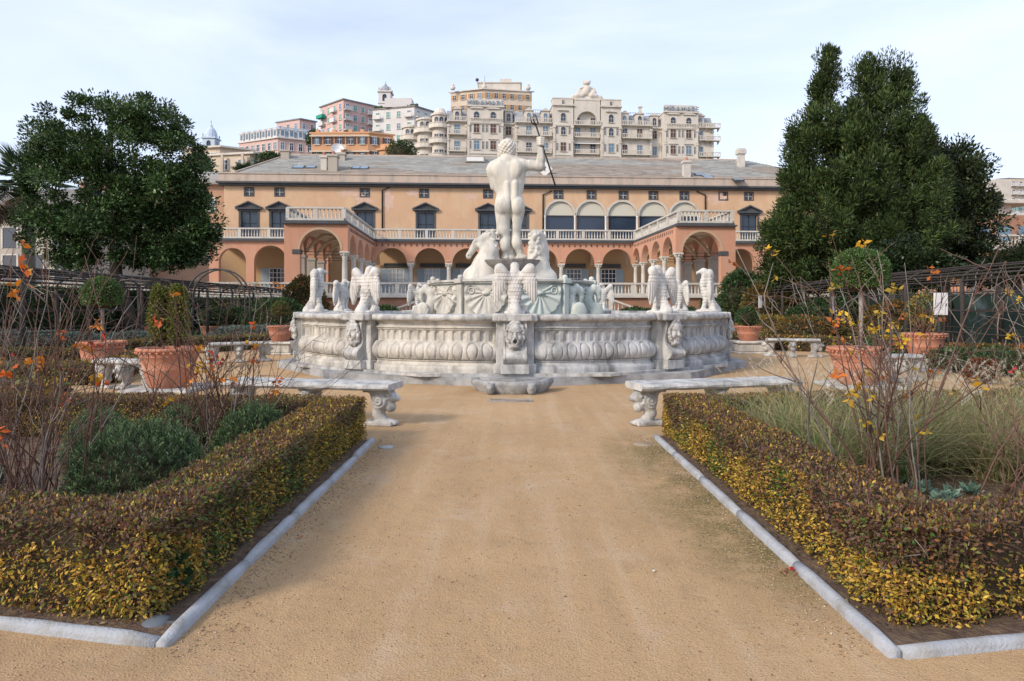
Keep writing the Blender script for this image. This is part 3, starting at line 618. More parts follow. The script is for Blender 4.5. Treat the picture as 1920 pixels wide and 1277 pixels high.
class Frame:
    def __init__(s, O, deg): s.O = Vector(O); s.a = R(deg); s.c = math.cos(s.a); s.s = math.sin(s.a)
    def U(s, px, v=0.0):
        ox = s.O.x - v*s.s; oy = s.O.y + v*s.c; a = (px-960)/F
        return (a*oy-ox)/(s.c-a*s.s)
    def D(s, u, v=0.0): return s.O.y + u*s.s + v*s.c
    def Z(s, px, py, v=0.0): return EYE + (573-py)/F*s.D(s.U(px, v), v) - s.O.z
    def W(s, u, v, z=0.0): return Vector((s.O.x+u*s.c-v*s.s, s.O.y+u*s.s+v*s.c, s.O.z+z))
def wall(mb, u0, u1, z0, z1, ops, y=0.0, dep=.4, back=False, seg=14):
    """front face at y with rectangular ('r') or arched ('a') openings (kind, ua, ub, za, zb); zb of an arch is its springing"""
    bx = []
    for k, ua, ub, za, zb in ops: bx.append((ua, ub, za, zb if k == 'r' else zb+(ub-ua)/2))
    X = sorted({u0, u1, *[b_[0] for b_ in bx], *[b_[1] for b_ in bx]}); Zs = sorted({z0, z1, *[b_[2] for b_ in bx], *[b_[3] for b_ in bx]})
    for yy, fl in ([(y, False), (y+dep, True)] if back else [(y, False)]):
        for i in range(len(X)-1):
            for j in range(len(Zs)-1):
                cx_, cz_ = (X[i]+X[i+1])/2, (Zs[j]+Zs[j+1])/2
                if any(b_[0] < cx_ < b_[1] and b_[2] < cz_ < b_[3] for b_ in bx): continue
                if cz_ < z0 or cz_ > z1: continue
                f_ = [(X[i],yy,Zs[j]),(X[i+1],yy,Zs[j]),(X[i+1],yy,Zs[j+1]),(X[i],yy,Zs[j+1])]
                mb.add(f_, [(0,1,2,3) if not fl else (3,2,1,0)])
        for k, ua, ub, za, zb in ops:
            if k != 'a': continue
            r_ = (ub-ua)/2; c_ = (ua+ub)/2; ap = [(c_-r_*math.cos(math.pi*i/seg), zb+r_*math.sin(math.pi*i/seg)) for i in range(seg+1)]
            for i in range(seg):
                f_ = [(ap[i][0],yy,ap[i][1]),(ap[i+1][0],yy,ap[i+1][1]),(ap[i+1][0],yy,zb+r_),(ap[i][0],yy,zb+r_)]
                mb.add(f_, [(0,1,2,3) if not fl else (3,2,1,0)])
    for k, ua, ub, za, zb in ops:
        def rev(p, q): mb.add([(p[0],y,p[1]),(q[0],y,q[1]),(q[0],y+dep,q[1]),(p[0],y+dep,p[1])], [(0,1,2,3)])
        if zb > za: rev((ua,zb),(ua,za)); rev((ub,za),(ub,zb))
        if za > z0: rev((ua,za),(ub,za))
        if k == 'r': rev((ub,zb),(ua,zb))
        else:
            r_ = (ub-ua)/2; c_ = (ua+ub)/2
            for i in range(seg): a0, a1 = math.pi*i/seg, math.pi*(i+1)/seg; rev((c_-r_*math.cos(a1), zb+r_*math.sin(a1)), (c_-r_*math.cos(a0), zb+r_*math.sin(a0)))
    return mb
def baluster_mesh(runs, h):
    mb = MB(); pf = [(.055,0),(.055,.06),(.03,.10),(.062,.28),(.05,.42),(.028,.62),(.03,.86),(.055,.92),(.055,1)]
    for a, b_ in runs:
        a = Vector(a); b_ = Vector(b_); n_ = max(2, int((b_-a).length/.235))
        for i in range(n_):
            p_ = a.lerp(b_, (i+.5)/n_); mb.lathe([(r_*1.05, z*h) for r_, z in pf], 6, p_, caps=False)
    return mb
def balustrade(parent, a, b_, h=.9, post=2.4, name='balustrade', m='stone_trim', kind_parent=None):
    """rails and posts from a to b (local points at the foot), balusters in one part"""
    a = Vector(a); b_ = Vector(b_); Ld = (b_-a).length; n_ = max(1, round(Ld/post)); dv = (b_-a)/Ld
    mb = MB(); up = Vector((0,0,1))
    mb.beam(a+up*.07, b_+up*.07, .30, .14); mb.beam(a+up*(h-.06), b_+up*(h-.06), .28, .12)
    o = mb.build(name, MT[m], parent)
    pm = MB(); q = .13
    ang = math.atan2(dv.y, dv.x); c_, s_ = math.cos(ang)*q, math.sin(ang)*q
    pm.prism([(-c_+s_*.9,-s_-c_*.9),(c_+s_*.9,s_-c_*.9),(c_-s_*.9,s_+c_*.9),(-c_-s_*.9,-s_+c_*.9)], .14, h-.12); me = pm.mesh('post')
    runs = []
    for i in range(n_+1):
        p_ = a.lerp(b_, i/n_); link('post', me, MT[m], o, p_)
        if i < n_: e = a.lerp(b_, (i+1)/n_); runs.append((p_+dv*.15+up*.14, e-dv*.15+up*.14))
    bm_ = baluster_mesh(runs, h-.26); bo = bm_.build('balusters', MT[m], o); bo['kind'] = 'stuff'
    return o
PF = Frame((-.6, 60.8, 0), 3.2); U, Zp = PF.U, PF.Z
pal = thing('palace', 'long ochre and salmon palace with arcaded loggia and balustraded terrace', 'palace', PF.O, PF.a)
FL, SP, AR, PT = 2.3, 5.33, 1.35, 7.2          # terrace floor, arch springing, arch radius, parapet foot
HW = 11.7; UP = 3.8                              # half width of the court, setback of the upper wall
UL, UR = U(420, UP), 33.0
# upper wall with its openings
ops = []; pw = [467, 524, 684, 798, 915, 973, 1405]; sqw = [467, 524, 684, 795, 915, 1047, 1109, 1169, 1225, 1283, 1356, 1404]
zt = Zp(800, 399, UP); WZ0 = PT+.25
wins = [(U(p_, UP)) for p_ in pw]
for u in wins: ops.append(('r', u-.76, u+.76, WZ0, zt))
sqz = Zp(800, 369, UP), Zp(800, 356, UP); sqs = [U(p_, UP) for p_ in sqw]
for u in sqs: ops.append(('r', u-.36, u+.36, sqz[0], sqz[1]))
arcs = [U(p_, UP) for p_ in (1050, 1108, 1167, 1225, 1283)]; asp = Zp(1108, 405, UP)
for u in arcs: ops.append(('a', u-1.36, u+1.36, WZ0, asp))
WT = Zp(800, 352, UP)
b = MB(); wall(b, UL, UR, PT, WT, ops, UP, .35)
b.add([(UL,UP,FL),(UL,UP,WT),(UL,16,WT),(UL,16,FL)], [(0,1,2,3)]); b.add([(UR,UP,FL),(UR,UP,WT),(UR,16,WT),(UR,16,FL)], [(3,2,1,0)])
b.add([(UL,16,FL),(UR,16,FL),(UR,16,WT),(UL,16,WT)], [(3,2,1,0)]); b.build('upper_wall', MT['plaster_ochre'], pal)
# windows
mb = MB(); mb.box(-.76,.76,.2,.26,0,zt-WZ0); pane_big = mb.mesh('pane')
mb = MB()
for x0, x1, z0, z1 in ((-.93,-.762,0,zt-WZ0),(.762,.93,0,zt-WZ0)): mb.box(x0,x1,-.06,.2,z0,z1)
mb.box(-.98,.98,-.08,.2,zt-WZ0+.001,zt-WZ0+.20); surr = mb.mesh('surround')
mb = MB(); mb.slab([(-1.12,zt-WZ0+.32),(1.12,zt-WZ0+.32),(0,zt-WZ0+.86)], -.06, .1); 
mb.beam((-1.2,-.12,zt-WZ0+.26),(1.2,-.12,zt-WZ0+.26),.3,.13)
for q in (-1,1): mb.beam((q*1.22,-.12,zt-WZ0+.34),(0,-.12,zt-WZ0+.90),.3,.12)
pedi = mb.mesh('pediment')
mb = MB()
for x in (-.72,.72,0): mb.box(x-.035,x+.035,.13,.2,0,zt-WZ0)
for z in (.9,1.8): mb.box(-.7,.7,.14,.19,z-.025,z+.025)
bars = mb.mesh('glazing_bars')
for u in wins:
    w_ = link('window', surr, MT['slate_dark'], pal, (u,UP,WZ0)); link('pane', pane_big, MT['pane_dark'], w_); link('pediment', pedi, MT['slate_dark'], w_); link('glazing_bars', bars, mat('dark_frame',(.035,.05,.06)) if 'dark_frame' not in MT else MT['dark_frame'], w_)
sh = sqz[1]-sqz[0]; mb = MB(); mb.box(-.36,.36,.16,.2,0,sh); sqp = mb.mesh('pane')
mb = MB(); mb.box(-.47,-.362,-.04,.16,-.1,sh+.1); mb.box(.362,.47,-.04,.16,-.1,sh+.1); mb.box(-.36,.36,-.04,.16,sh+.002,sh+.1); mb.box(-.36,.36,-.04,.16,-.1,-.002); sqf = mb.mesh('small_window')
mb = MB(); mb.box(-.03,.03,.1,.15,0,sh); mb.box(-.36,.36,.11,.15,sh/2-.03,sh/2+.03); sqb = mb.mesh('glazing_bars')
for i, u in enumerate(sqs):
    w_ = link('small_window', sqf, MT['slate_dark'], pal, (u,UP,sqz[0])); link('pane', sqp, MT['pane_dark'], w_); link('glazing_bars', sqb, MT['stone_trim'] if i < 5 else MT['slate_dark'], w_)
for i, u in enumerate(arcs):
    mb = MB(); mb.box(-1.36,1.36,.22,.27,0,asp-WZ0-.01); a_ = mb.build('arched_window', MT['pane_blue'] if False else MT['pane_dark'], pal, (u,UP,WZ0))
    seg = 18; mb = MB(); mb.slab([(1.35*math.cos(math.pi*k/seg), 1.35*math.sin(math.pi*k/seg)) for k in range(seg+1)], .16, .21); mb.build('blind', MT['blind_cream'], a_, (0,0,asp-WZ0))
    mb = MB(); mb.box(-1.36,1.36,.08,.16,-.04,.05); mb.build('transom', MT['slate_dark'], a_, (0,0,asp-WZ0))
    mb = MB(); ro, ri = 1.56, 1.37
    pts = [(math.cos(math.pi*k/seg), math.sin(math.pi*k/seg)) for k in range(seg+1)]
    for k in range(seg): mb.slab([(ri*pts[k][0],ri*pts[k][1]),(ro*pts[k][0],ro*pts[k][1]),(ro*pts[k+1][0],ro*pts[k+1][1]),(ri*pts[k+1][0],ri*pts[k+1][1])], -.05, .02)
    mb.build('arch_trim', MT['stone_trim'], a_, (0,0,asp-WZ0))
    for q in ((-1,1) if i == 0 else (1,)):
        mb = MB(); mb.lathe([(.12,0),(.12,.1),(.085,.14),(.085,asp-WZ0-.2),(.13,asp-WZ0-.08),(.14,asp-WZ0)], 10, (q*1.435,-.02,0)); mb.build('slim_column', MT['white_paint'], a_)
# cornice, gutter band, roof
c0 = WT; c1 = Zp(800, 343.5, UP-.4); g1 = Zp(800, 328, UP-.5)
b = MB(); b.box(UL-.35,UR+.3,UP-.40,16.3,c0,c0+.2); b.box(UL-.55,UR+.5,UP-.62,16.5,c0+.2,c1); b.build('cornice', MT['slate_dark'], pal)
b = MB(); b.box(UL-.30,UR+.3,UP-.52,16.2,c1,g1); b.box(UL-.4,UR+.4,UP-.60,16.3,g1-.06,g1+.03); b.build('gutter_band', MT['gutter_band'], pal)
RV = 10.5; rz_ = Zp(800, 293.5, RV); rl = U(541, RV); rr_ = UR-7.0; e0 = UP-.3; eL = UL+1.0
b = MB(); b.add([(eL,e0,g1+.03),(UR-.2,e0,g1+.03),(rr_,RV,rz_),(rl,RV,rz_),(UR-.2,17,g1+.03),(eL,17,g1+.03)], [(0,1,2,3),(1,4,2),(4,5,3,2),(5,0,3)])
roof = b.build('roof', MT['slate_roof'], pal); b = MB(); b.beam((rl,RV,rz_+.02),(rr_,RV,rz_+.02),.35,.14); b.beam((eL,e0,g1+.1),(rl,RV,rz_+.05),.2,.1); b.build('ridge_cap', MT['gutter_band'], roof)
rp_ = []; rc_ = []; nr = 26                                   # individual slates laid in courses on the front slope
for r_ in range(nr):
    t0, t1 = r_/nr, (r_+1)/nr*1.0; u0, u1 = eL+(rl-eL)*t0+.1, (UR-.2)+(rr_-(UR-.2))*t0-.1; x = u0+rng.uniform(0,.5)
    while x < u1-.2:
        w_ = rng.uniform(.55,1.1); x2 = min(x+w_, u1); za, zb = g1+.03+(rz_-g1)*t0, g1+.03+(rz_-g1)*t1; va, vb = e0+(RV-e0)*t0, e0+(RV-e0)*t1; lift = rng.uniform(.004,.014)
        rp_.append([(x+.01,va,za+lift+.008),(x2-.01,va,za+lift+.008),(x2-.01,vb,zb+lift*.4),(x+.01,vb,zb+lift*.4)])
        pn = vnoise(np.array([[x*.10,r_*.10,0]]), 2.2, 91)[0]+.25*vnoise(np.array([[x*.3,r_*.9,0]]), 2.0, 17)[0]+(.25 if x > 2 else -.25); base = np.array((.33,.28,.23)) if pn > .12 else np.array((.345,.340,.310)); rc_ += [base*rng.uniform(.74,1.15)]*4; x = x2
rp_ = np.array(rp_); sm_ = leafmat('slate_piece', 0.0, .85); so_ = link('slates', quadmesh('slates', rp_.reshape(-1,3), np.arange(len(rp_)*4).reshape(-1,4), np.array(rc_)), sm_, roof); so_['kind'] = 'stuff'
def roof_v(py):                                   # where a photo row meets the front roof slope
    v = e0
    for _ in range(40):
        zz = Zp(800, py, v); v = e0+(zz-g1)/(rz_-g1)*(RV-e0)
    return v
sl = math.atan2(rz_-g1, RV-e0)
def on_roof(px, py): v = roof_v(py); return U(px, v), v, g1+(v-e0)/(RV-e0)*(rz_-g1)
for px0, py0, w2, h2 in ((560,317,.55,.5),(583,317,.5,.4),(668,317,.42,.5),(683,317,.42,.5),(1327,327,.5,.55),(1383,331,.5,.5),(1312,323,.5,.4)):
    u, v, z = on_roof(px0, py0); mb = MB(); mb.box(-w2,w2,-h2,h2,-.05,.10); o = mb.build('skylight', MT['slate_dark'], roof, (u,v,z)); o.rotation_euler = (sl,0,0)
    mb = MB(); mb.box(-w2+.08,w2-.08,-h2+.08,h2-.08,.10,.12); mb.build('pane', MT['pane_blue'], o)
for px0, py0, w2, h2, m_ in ((608,320,.28,1.3,'stone_trim'),(625,322,.42,1.5,'plaster_grey'),(641,302,.35,.7,'plaster_grey'),(1287,326,.33,1.5,'stone_trim')):
    u, v, z = on_roof(px0, py0); mb = MB(); mb.box(-w2,w2,-w2,w2,-.5,h2-.25); mb.bbox(-w2-.1,w2+.1,-w2-.1,w2+.1,h2-.25,h2,.03); c_ = mb.build('chimney', MT[m_], roof, (u,v,z))
    mb = MB(); mb.lathe([(.14,h2),(.12,h2+.35)], 10); mb.build('chimney_pot', MT['terracotta'], c_)
u, v, z = on_roof(1389, 306); mb = MB(); mb.box(-.32,.32,-.3,.3,-.5,1.25); mb.bbox(-.45,.45,-.42,.42,1.25,1.75,.05); mb.box(-.36,.36,-.33,.33,1.75,1.85); mb.build('chimney', MT['stone_trim'], roof, (u,v,z))
u, v, z = on_roof(536, 300); mb = MB(); mb.box(-.4,.4,-.4,.4,-.8,.6); mb.bbox(-.5,.5,-.5,.5,.6,.75,.03); mb.build('chimney', MT['plaster_grey'], roof, (u,v,z))
for px0, py0, r_ in ((633,292,.62),):
    u, v, z = on_roof(px0, py0); mb = MB(); mb.tube([(0,.3,-.2),(0,.1,.7)], .03, 6); mb.lathe([(.02,0),(r_*.5,.06),(r_*.9,.19),(r_,.28)], 18, (0,0,0), caps=False); d_ = mb.build('satellite_dish', MT['white_paint'], roof, (u,v-.2,z+.45)); d_.rotation_euler = (R(65),0,R(15))
u, v, z = on_roof(1021, 325); mb = MB(); mb.slab([(-.75,0),(0,-.75),(.75,0),(0,.75)], -.03, .03); mb.tube([(0,.2,-1.1),(0,.06,0)], .03, 6); o = mb.build('diamond_plate', MT['white_paint'], roof, (u,v-.25,z+.5))
mb = MB(); mb.box(-.04,.04,-.05,-.03,-.22,.22); mb.slab([(-.14,.1),(.14,.1),(0,.3)],-.05,-.03); mb.build('arrow_mark', MT['iron'], o)
u, v, z = on_roof(891, 303); mb = MB(); mb.sideslab([(-.5,-.1),(.9,-.1),(.9,.65),(-.5,.45)], -1.0, 1.0); o = mb.build('roof_hatch', MT['slate_roof'], roof, (u,v,z)); mb = MB(); mb.box(-.85,.85,-.56,-.5,-.0,.4); mb.build('pane', MT['white_paint'], o)
mat('plaster_patch', (.62,.44,.35), (.56,.38,.29), 1.2, .9, .2, 30, dirt=(.66,.50,.42), dscale=1.5, damt=.4)
for px0, py0, wx, wz in ((682,375,.75,.50),(728,376,.50,.95),(655,362,1.1,.3),(1345,372,.9,.55),(880,368,.8,.25),(775,362,.6,.3)):   # repaired plaster
    u, z = U(px0, UP), Zp(px0, py0, UP); k_ = 22; rr2 = [1+.28*math.sin(i*1.7+px0)+.16*random.uniform(-1,1) for i in range(k_)]
    mb = MB(); mb.slab([(u+wx*rr2[i]*math.cos(2*math.pi*i/k_), z+wz*rr2[i]*math.sin(2*math.pi*i/k_)) for i in range(k_)], UP-.006, UP+.0); mb.build('plaster_patch', MT['plaster_patch'], pal)
# downpipes
for px0, pa, pb_, jog in ((717,357,432,1),(1018,365,432,1),(1322,366,395,-1)):
    u = U(px0, UP); za, zb = Zp(px0, pb_, UP), Zp(px0, pa, UP); mb = MB(); mb.tube([(u,UP-.1,max(za,PT)),(u,UP-.1,zb),(u+jog*.85,UP-.12,zb+.35)], .07, 8); mb.build('downpipe', MT['iron'], pal)
# loggia: arcade wall, columns, back wall, ceiling
def column_me(h):
    mb = MB(); mb.box(-.26,.26,-.26,.26,0,.12); mb.lathe([(.25,.12),(.25,.18),(.20,.22),(.195,.28),(.185,h*.6),(.165,h-.50),(.19,h-.46),(.17,h-.42),(.20,h-.3),(.27,h-.16),(.29,h-.12)], 14)
    mb.bbox(-.31,.31,-.31,.31,h-.12,h,.02)
    for i in range(8):
        a = math.pi*i/4; mb.blob((.24*math.cos(a),.24*math.sin(a),h-.2),(.07,.07,.09),6,4)
    return mb.mesh('column')
colm = column_me(SP-FL); pit = 2*HW/7
b = MB(); wall(b, -HW, HW, SP, PT, [('a', -HW+pit*k+(pit/2-AR), -HW+pit*(k+1)-(pit/2-AR), SP, SP) for k in range(7)], -.25, .5, True); arc_ = b.build('arcade_wall', MT['plaster_pink'], pal)
for k in range(1, 7): link('column', colm, MT['stone_trim'], pal, (-HW+pit*k,0,FL))
seg = 16
def trims(par, cs, r_, zs, y):
    mb = MB(); ro, ri = r_+.16, r_+.004
    for c_ in cs:
        pts = [(math.cos(math.pi*k/seg), math.sin(math.pi*k/seg)) for k in range(seg+1)]
        for k in range(seg): mb.slab([(c_+ri*pts[k][0],zs+ri*pts[k][1]),(c_+ro*pts[k][0],zs+ro*pts[k][1]),(c_+ro*pts[k+1][0],zs+ro*pts[k+1][1]),(c_+ri*pts[k+1][0],zs+ri*pts[k+1][1])], y, y+.03)
    mb.build('arch_trim', MT['plaster_shade'], par)
# outer bays beyond the wings: square piers
WL = -HW-3.8
def outer(sgn, edge, spans):
    mb = MB(); u0, u1 = (edge, WL) if sgn < 0 else (-WL, edge)
    wall(mb, u0, u1, FL, PT, [('a', a, b_, FL, SP+.12) for a, b_ in spans], -.25, .55, True); mb.build('arcade_wall', MT['plaster_pink'], pal)
    mb = MB(); mb.box(u0,u1,.3,UP,PT-.25,PT-.02); mb.build('ceiling', MT['plaster_shade'], pal)
outer(-1, U(394,0), [(U(412,0),U(463,0)),(U(478,0),U(539,0))]); outer(1, 25.5, [(16.3,18.7),(20,22.6)])
b = MB(); b.box(-HW,HW,.26,UP,PT-.3,PT-.02); b.build('ceiling', MT['plaster_shade'], pal)
b = MB(); b.box(-27.2,27.2,UP,UP+.3,FL,PT-.001); b.build('back_wall', mat('plaster_inner',(.50,.33,.19),(.44,.29,.17),.6,.9), pal)
for k in range(8):                                                            # cross ribs of the vault
    u = -HW+pit*k; mb = MB(); n_ = 10; mb2 = [(-.25+(UP)*i/n_, SP+(PT-.3-SP)*math.sin(math.pi*i/n_)) for i in range(n_+1)]
    for i in range(n_): mb.beam((u,mb2[i][0],mb2[i][1]+.1),(u,mb2[i+1][0],mb2[i+1][1]+.1),.34,.2)
    mb.build('vault_rib', MT['plaster_shade'], pal)
# french doors with shutters
mb = MB(); mb.box(-.72,.72,-.06,-.02,0,2.75); dglass = mb.mesh('pane')
mb = MB()
for x in (-.72,-.02,.66): mb.box(x,x+.06+(.0 if x != -.02 else -.0),-.12,-.061,0,2.78)
for z in (0,.48,.94,1.40,1.86,2.32,2.72): mb.box(-.71,.71,-.11,-.062,z,z+.05)
for x in (-.38,.33): mb.box(x,x+.04,-.105,-.063,0,2.7)
dfr = mb.mesh('french_door'); mb = MB(); mb.box(-.36,.36,-.10,-.04,0,2.78)
for i in range(22): mb.add([(-.31,-.12,.12+i*.118),(.31,-.12,.12+i*.118),(.31,-.10,.21+i*.118),(-.31,-.10,.21+i*.118)], [(0,1,2,3)])
shm = mb.mesh('shutter'); mb = MB(); mb.box(-1.15,1.15,-.2,-.02,2.9,3.25); lint = mb.mesh('lintel')
for k in range(7):
    u = -HW+pit*(k+.5)
    d_ = link('french_door', dfr, MT['white_paint'], pal, (u,UP,FL)); link('pane', dglass.copy(), MT['curtain_pane'] if k < 3 else MT['pane_dark'], d_); link('lintel', lint, MT['slate_dark'], d_)
    for q in (-1,1): link('shutter', shm, MT['shutter_blue'], d_, (q*1.10,0,0))
for px0 in (520,): 
    u = U(px0, UP); d_ = link('french_door', dfr, MT['white_paint'], pal, (u,UP,FL)); link('pane', dglass.copy(), MT['pane_dark'], d_)
    for q in (-1,1): link('shutter', shm, MT['shutter_blue'], d_, (q*1.10,0,0))
# projecting wings
WF = -13.0
for sgn in (-1, 1):
    wg = bpy.data.objects.new('wing', None); COL.objects.link(wg); wg.parent = pal
    inn_, out_ = sgn*HW, sgn*(HW+3.8); lo, hi = min(inn_, out_), max(inn_, out_)
    # front arch between outer pier and corner column
    ca = (lo+.80, lo+.80+2.74) if sgn < 0 else (hi-.80-2.74, hi-.80)
    mb = MB(); wall(mb, lo-.25, hi+.25, SP, PT, [('a', ca[0], ca[1], SP, SP+.12)], WF-.25, .5, True)
    [mb.add([(q,WF-.25,SP),(q,WF+.25,SP),(q,WF+.25,PT),(q,WF-.25,PT)], [(0,1,2,3)]) for q in (lo-.25,hi+.25)]; mb.build('front_wall', MT['plaster_pink'], wg)
    trims(wg, [(ca[0]+ca[1])/2], 1.37, SP+.12, WF-.275)
    px_a, px_b = (lo-.249, lo+.80) if sgn < 0 else (hi-.80, hi+.249)
    mb = MB(); mb.box(px_a,px_b,WF-.248,WF+.248,FL,SP); mb.build('corner_pier', MT['plaster_pink'], wg)
    mb = MB(); mb.box(min(px_a,px_b)+(.55 if sgn < 0 else -.06), max(px_a,px_b)+(.06 if sgn < 0 else -.55), WF-.3, WF+.3, SP-.18, SP+.12); mb.build('impost', MT['slate_dark'], wg)
    # sides
    n_ = 4; ps = -WF/n_
    for side, cols in ((inn_, True), (out_, False)):
        mb = MB(); wall(mb, 0, -WF-.25, SP, PT, [('a', ps*k+(ps/2-1.33), min(ps*(k+1)-(ps/2-1.33), -WF-.3), SP, SP) for k in range(n_)], -.25, .5, True)
        ob = mb.build('side_arcade', MT['plaster_pink'], wg); ob.location = (side - (0 if side > 0 else 0), WF+.25, 0); ob.rotation_euler = (0,0,R(90))
        for k in range(n_ + 1):
            v = WF+.25+ps*k if k else WF
            if k == n_ and not cols: continue
            if cols: link('column', colm, MT['stone_trim'], wg, (side, min(v, -.02) if k < n_ else -.25, FL))
            elif k: mb = MB(); mb.box(side-.3,side+.3,v-.35,v+.35,FL,SP); mb.box(side-.36,side+.36,v-.41,v+.41,SP-.2,SP-.001); mb.build('pier', mat('pier_stone',(.36,.32,.27),(.28,.25,.22),1.5,.9) if 'pier_stone' not in MT else MT['pier_stone'], wg)
    mb = MB(); mb.box(lo+.26,hi-.26,WF+.26,0.2,PT-.28,PT-.02); mb.build('ceiling', MT['plaster_shade'], wg)
    for k in range(n_):
        v = WF+.25+ps*k; mb = MB(); nn_ = 10
        q = [(lo+.2+3.4*i/nn_, SP+1.45*math.sin(math.pi*i/nn_)) for i in range(nn_+1)]
        if k: 
            for i in range(nn_): mb.beam((q[i][0],v,q[i][1]+.1),(q[i+1][0],v,q[i+1][1]+.1),.3,.2)
            mb.build('vault_rib', MT['plaster_shade'], wg)
        mb = MB(); mb.tube([(lo,v,SP+.02),(hi,v,SP+.02)], .025, 5); mb.build('tie_rod', MT['iron'], wg)
    mb = MB(); mb.box(lo-.3,hi+.3,WF-.50,.0,PT,PT+.10); mb.box(lo-.15,hi+.15,WF-.36,.0,PT+.10,PT+.24); mb.build('terrace_ledge', MT['slate_dark'], wg)
    z0 = PT+.24
    for a, c_ in (((lo,WF-.2,z0),(hi,WF-.2,z0)), ((inn_,WF-.2,z0),(inn_,-.1,z0)), ((out_,WF-.2,z0),(out_,-.1,z0))): balustrade(wg, a, c_, .92)
# first-floor ledge and balustrade
for a, c_ in ((-HW, HW), (U(394,0), WL), (-WL, 25.5)):
    mb = MB(); mb.box(a-.0,c_+.0,-.52,UP,PT,PT+.10); mb.box(a,c_,-.38,UP,PT+.10,PT+.24); mb.build('terrace_ledge', MT['slate_dark'], pal)
    balustrade(pal, (a+.1,-.22,PT+.24), (c_-.1,-.22,PT+.24), .92)
mb = MB()
for i in range(46):
    u = -HW+.4+i*.5
    mb.box(u-.03,u+.03,-.29,-.25,6.86,7.06); mb.box(u-.09,u+.09,-.285,-.25,6.83,6.86)
for v in range(24): 
    for s_ in (-1,1): y = WF+.6+v*.5; mb.box(min(s_*(HW-.29),s_*(HW-.25)),max(s_*(HW-.29),s_*(HW-.25)),y-.03,y+.03,6.8,7.04)
o = mb.build('wall_anchors', MT['iron'], pal); o['kind'] = 'stuff'
# raised terrace with balustrade and twin stairs
TV = -14.6
ter = thing('garden_terrace', 'raised terrace with brick retaining wall, white balustrade and twin stairs', 'terrace', PF.O, PF.a)
b = MB(); b.box(-48,42,TV,18,-.2,FL-.16); b.build('retaining_wall', MT['brick_wall'], ter)
b = MB(); b.box(-48,42,TV-.2,18,FL-.16,FL-.002); b.build('paving', MT['stone_trim'], ter)
for a, c_ in ((-48,-3.2),(3.2,42)): balustrade(ter, (a,TV,FL-.002), (c_,TV,FL-.002), .86)
for s_ in (-1,1):
    n_ = 14; x0, x1 = 3.0, 9.2
    mb = MB()
    for i in range(n_):
        xa, xb = x1-(x1-x0)*i/n_, x0; xs_ = sorted((s_*xa, s_*x0*.0 if i == n_-1 else s_*xb)); mb.box(xs_[0],xs_[1],TV-2.2,TV-.21,(FL-.01)*i/n_-(.1 if i == 0 else 0),(FL-.01)*(i+1)/n_-.003)
    mb.build('stair', MT['brick_wall'], ter)
    balustrade(ter, (s_*x1,TV-2.1,.1), (s_*x0,TV-2.1,FL+.02), .86, 1.6, 'stair_balustrade')
balustrade(ter, (-2.9,TV-2.1,FL), (2.9,TV-2.1,FL), .86)

# ------------------------------------------------------------------ wing of houses behind the left tree
mat('roof_tile', (.22,.20,.18), (.16,.15,.14), 2, .9, .5, 12)
mb = MB(); mb.box(-.38,.38,-.03,.05,0,1.1); wpane = mb.mesh('pane')
mb = MB(); mb.box(-.46,-.381,-.06,.03,-.08,1.18); mb.box(.381,.46,-.06,.03,-.08,1.18); mb.box(-.38,.38,-.06,.03,1.101,1.18); mb.box(-.38,.38,-.06,.03,-.08,-.001); mb.box(-.025,.025,-.05,-.031,0,1.1)
mb.box(-.379,.379,-.049,-.032,.36,.40); mb.box(-.379,.379,-.049,-.032,.72,.76); wfr = mb.mesh('window')
SV = 6.0
ax = thing('side_wing', 'plain salmon side building half hidden behind the broad dark tree', 'building', PF.O, PF.a)
xl = U(150, SV); b = MB(); b.box(xl, UL-.01, SV, 16, FL-.2, Zp(390,347,SV)); b.build('wall', mat('plaster_dusky',(.50,.30,.20),(.42,.26,.18),.4,.9,dirt=(.38,.27,.2),dscale=.5,damt=.4), ax)
b = MB(); b.sideslab([(SV-.5,Zp(390,347,SV)),(17,Zp(390,347,SV)),(17,Zp(390,347,SV)+.6),(11,Zp(390,322,11)),(SV-.5,Zp(390,347,SV)+.2)], xl, UL-.42); b.build('roof', MT['slate_roof'], ax)
for px0, py0, sc_ in ((190,500,1.15),(355,497,1.1),(417,497,1.0),(255,505,1),(300,450,1.2),(365,430,1.2),(395,395,1),(200,400,1.2)):
    u = U(px0,SV); w_ = link('window', wfr, MT['white_paint'], ax, (u,SV-.03,Zp(px0,py0,SV))); w_.scale = (sc_,1,sc_*1.05); link('pane', wpane, MT['pane_blue'], w_)
    mb = MB(); mb.box(-.42,.40,-.05,.02,0,1.1); mb.build('shutter', MT['shutter_blue'], w_, (-.87,0,0))
gx = thing('grey_house', 'weathered grey house at the far left behind the palm', 'house', P(70,573,54)-Vector((0,0,1.6)), R(-8))
b = MB(); b.box(-14,3.2,0,9,0,8.8); b.build('wall', MT['plaster_grey'], gx)
b = MB(); b.box(-14.4,3.5,-.4,9.4,8.8,9.1); b.sideslab([(-.3,9.1),(9.3,9.1),(4.5,11.6)], -14.3, 3.4); b.build('roof', MT['roof_tile'], gx)
for x, z, h in ((-2.4,3.3,2.3),(-.1,3.3,2.3),(2.2,3.3,2.3),(-2.4,6.2,1.6),(2.0,6.2,1.6)):
    mb = MB(); mb.box(x-.62,x+.62,-.05,.02,z,z+h); w_ = mb.build('window', MT['pane_dark'], gx); mb = MB(); mb.box(x-.75,x-.621,-.09,.02,z,z+h+.1); mb.box(x+.621,x+.75,-.09,.02,z,z+h+.1); mb.box(x-.62,x+.62,-.09,.02,z+h+.001,z+h+.1); mb.build('frame', MT['stone_trim'], w_)
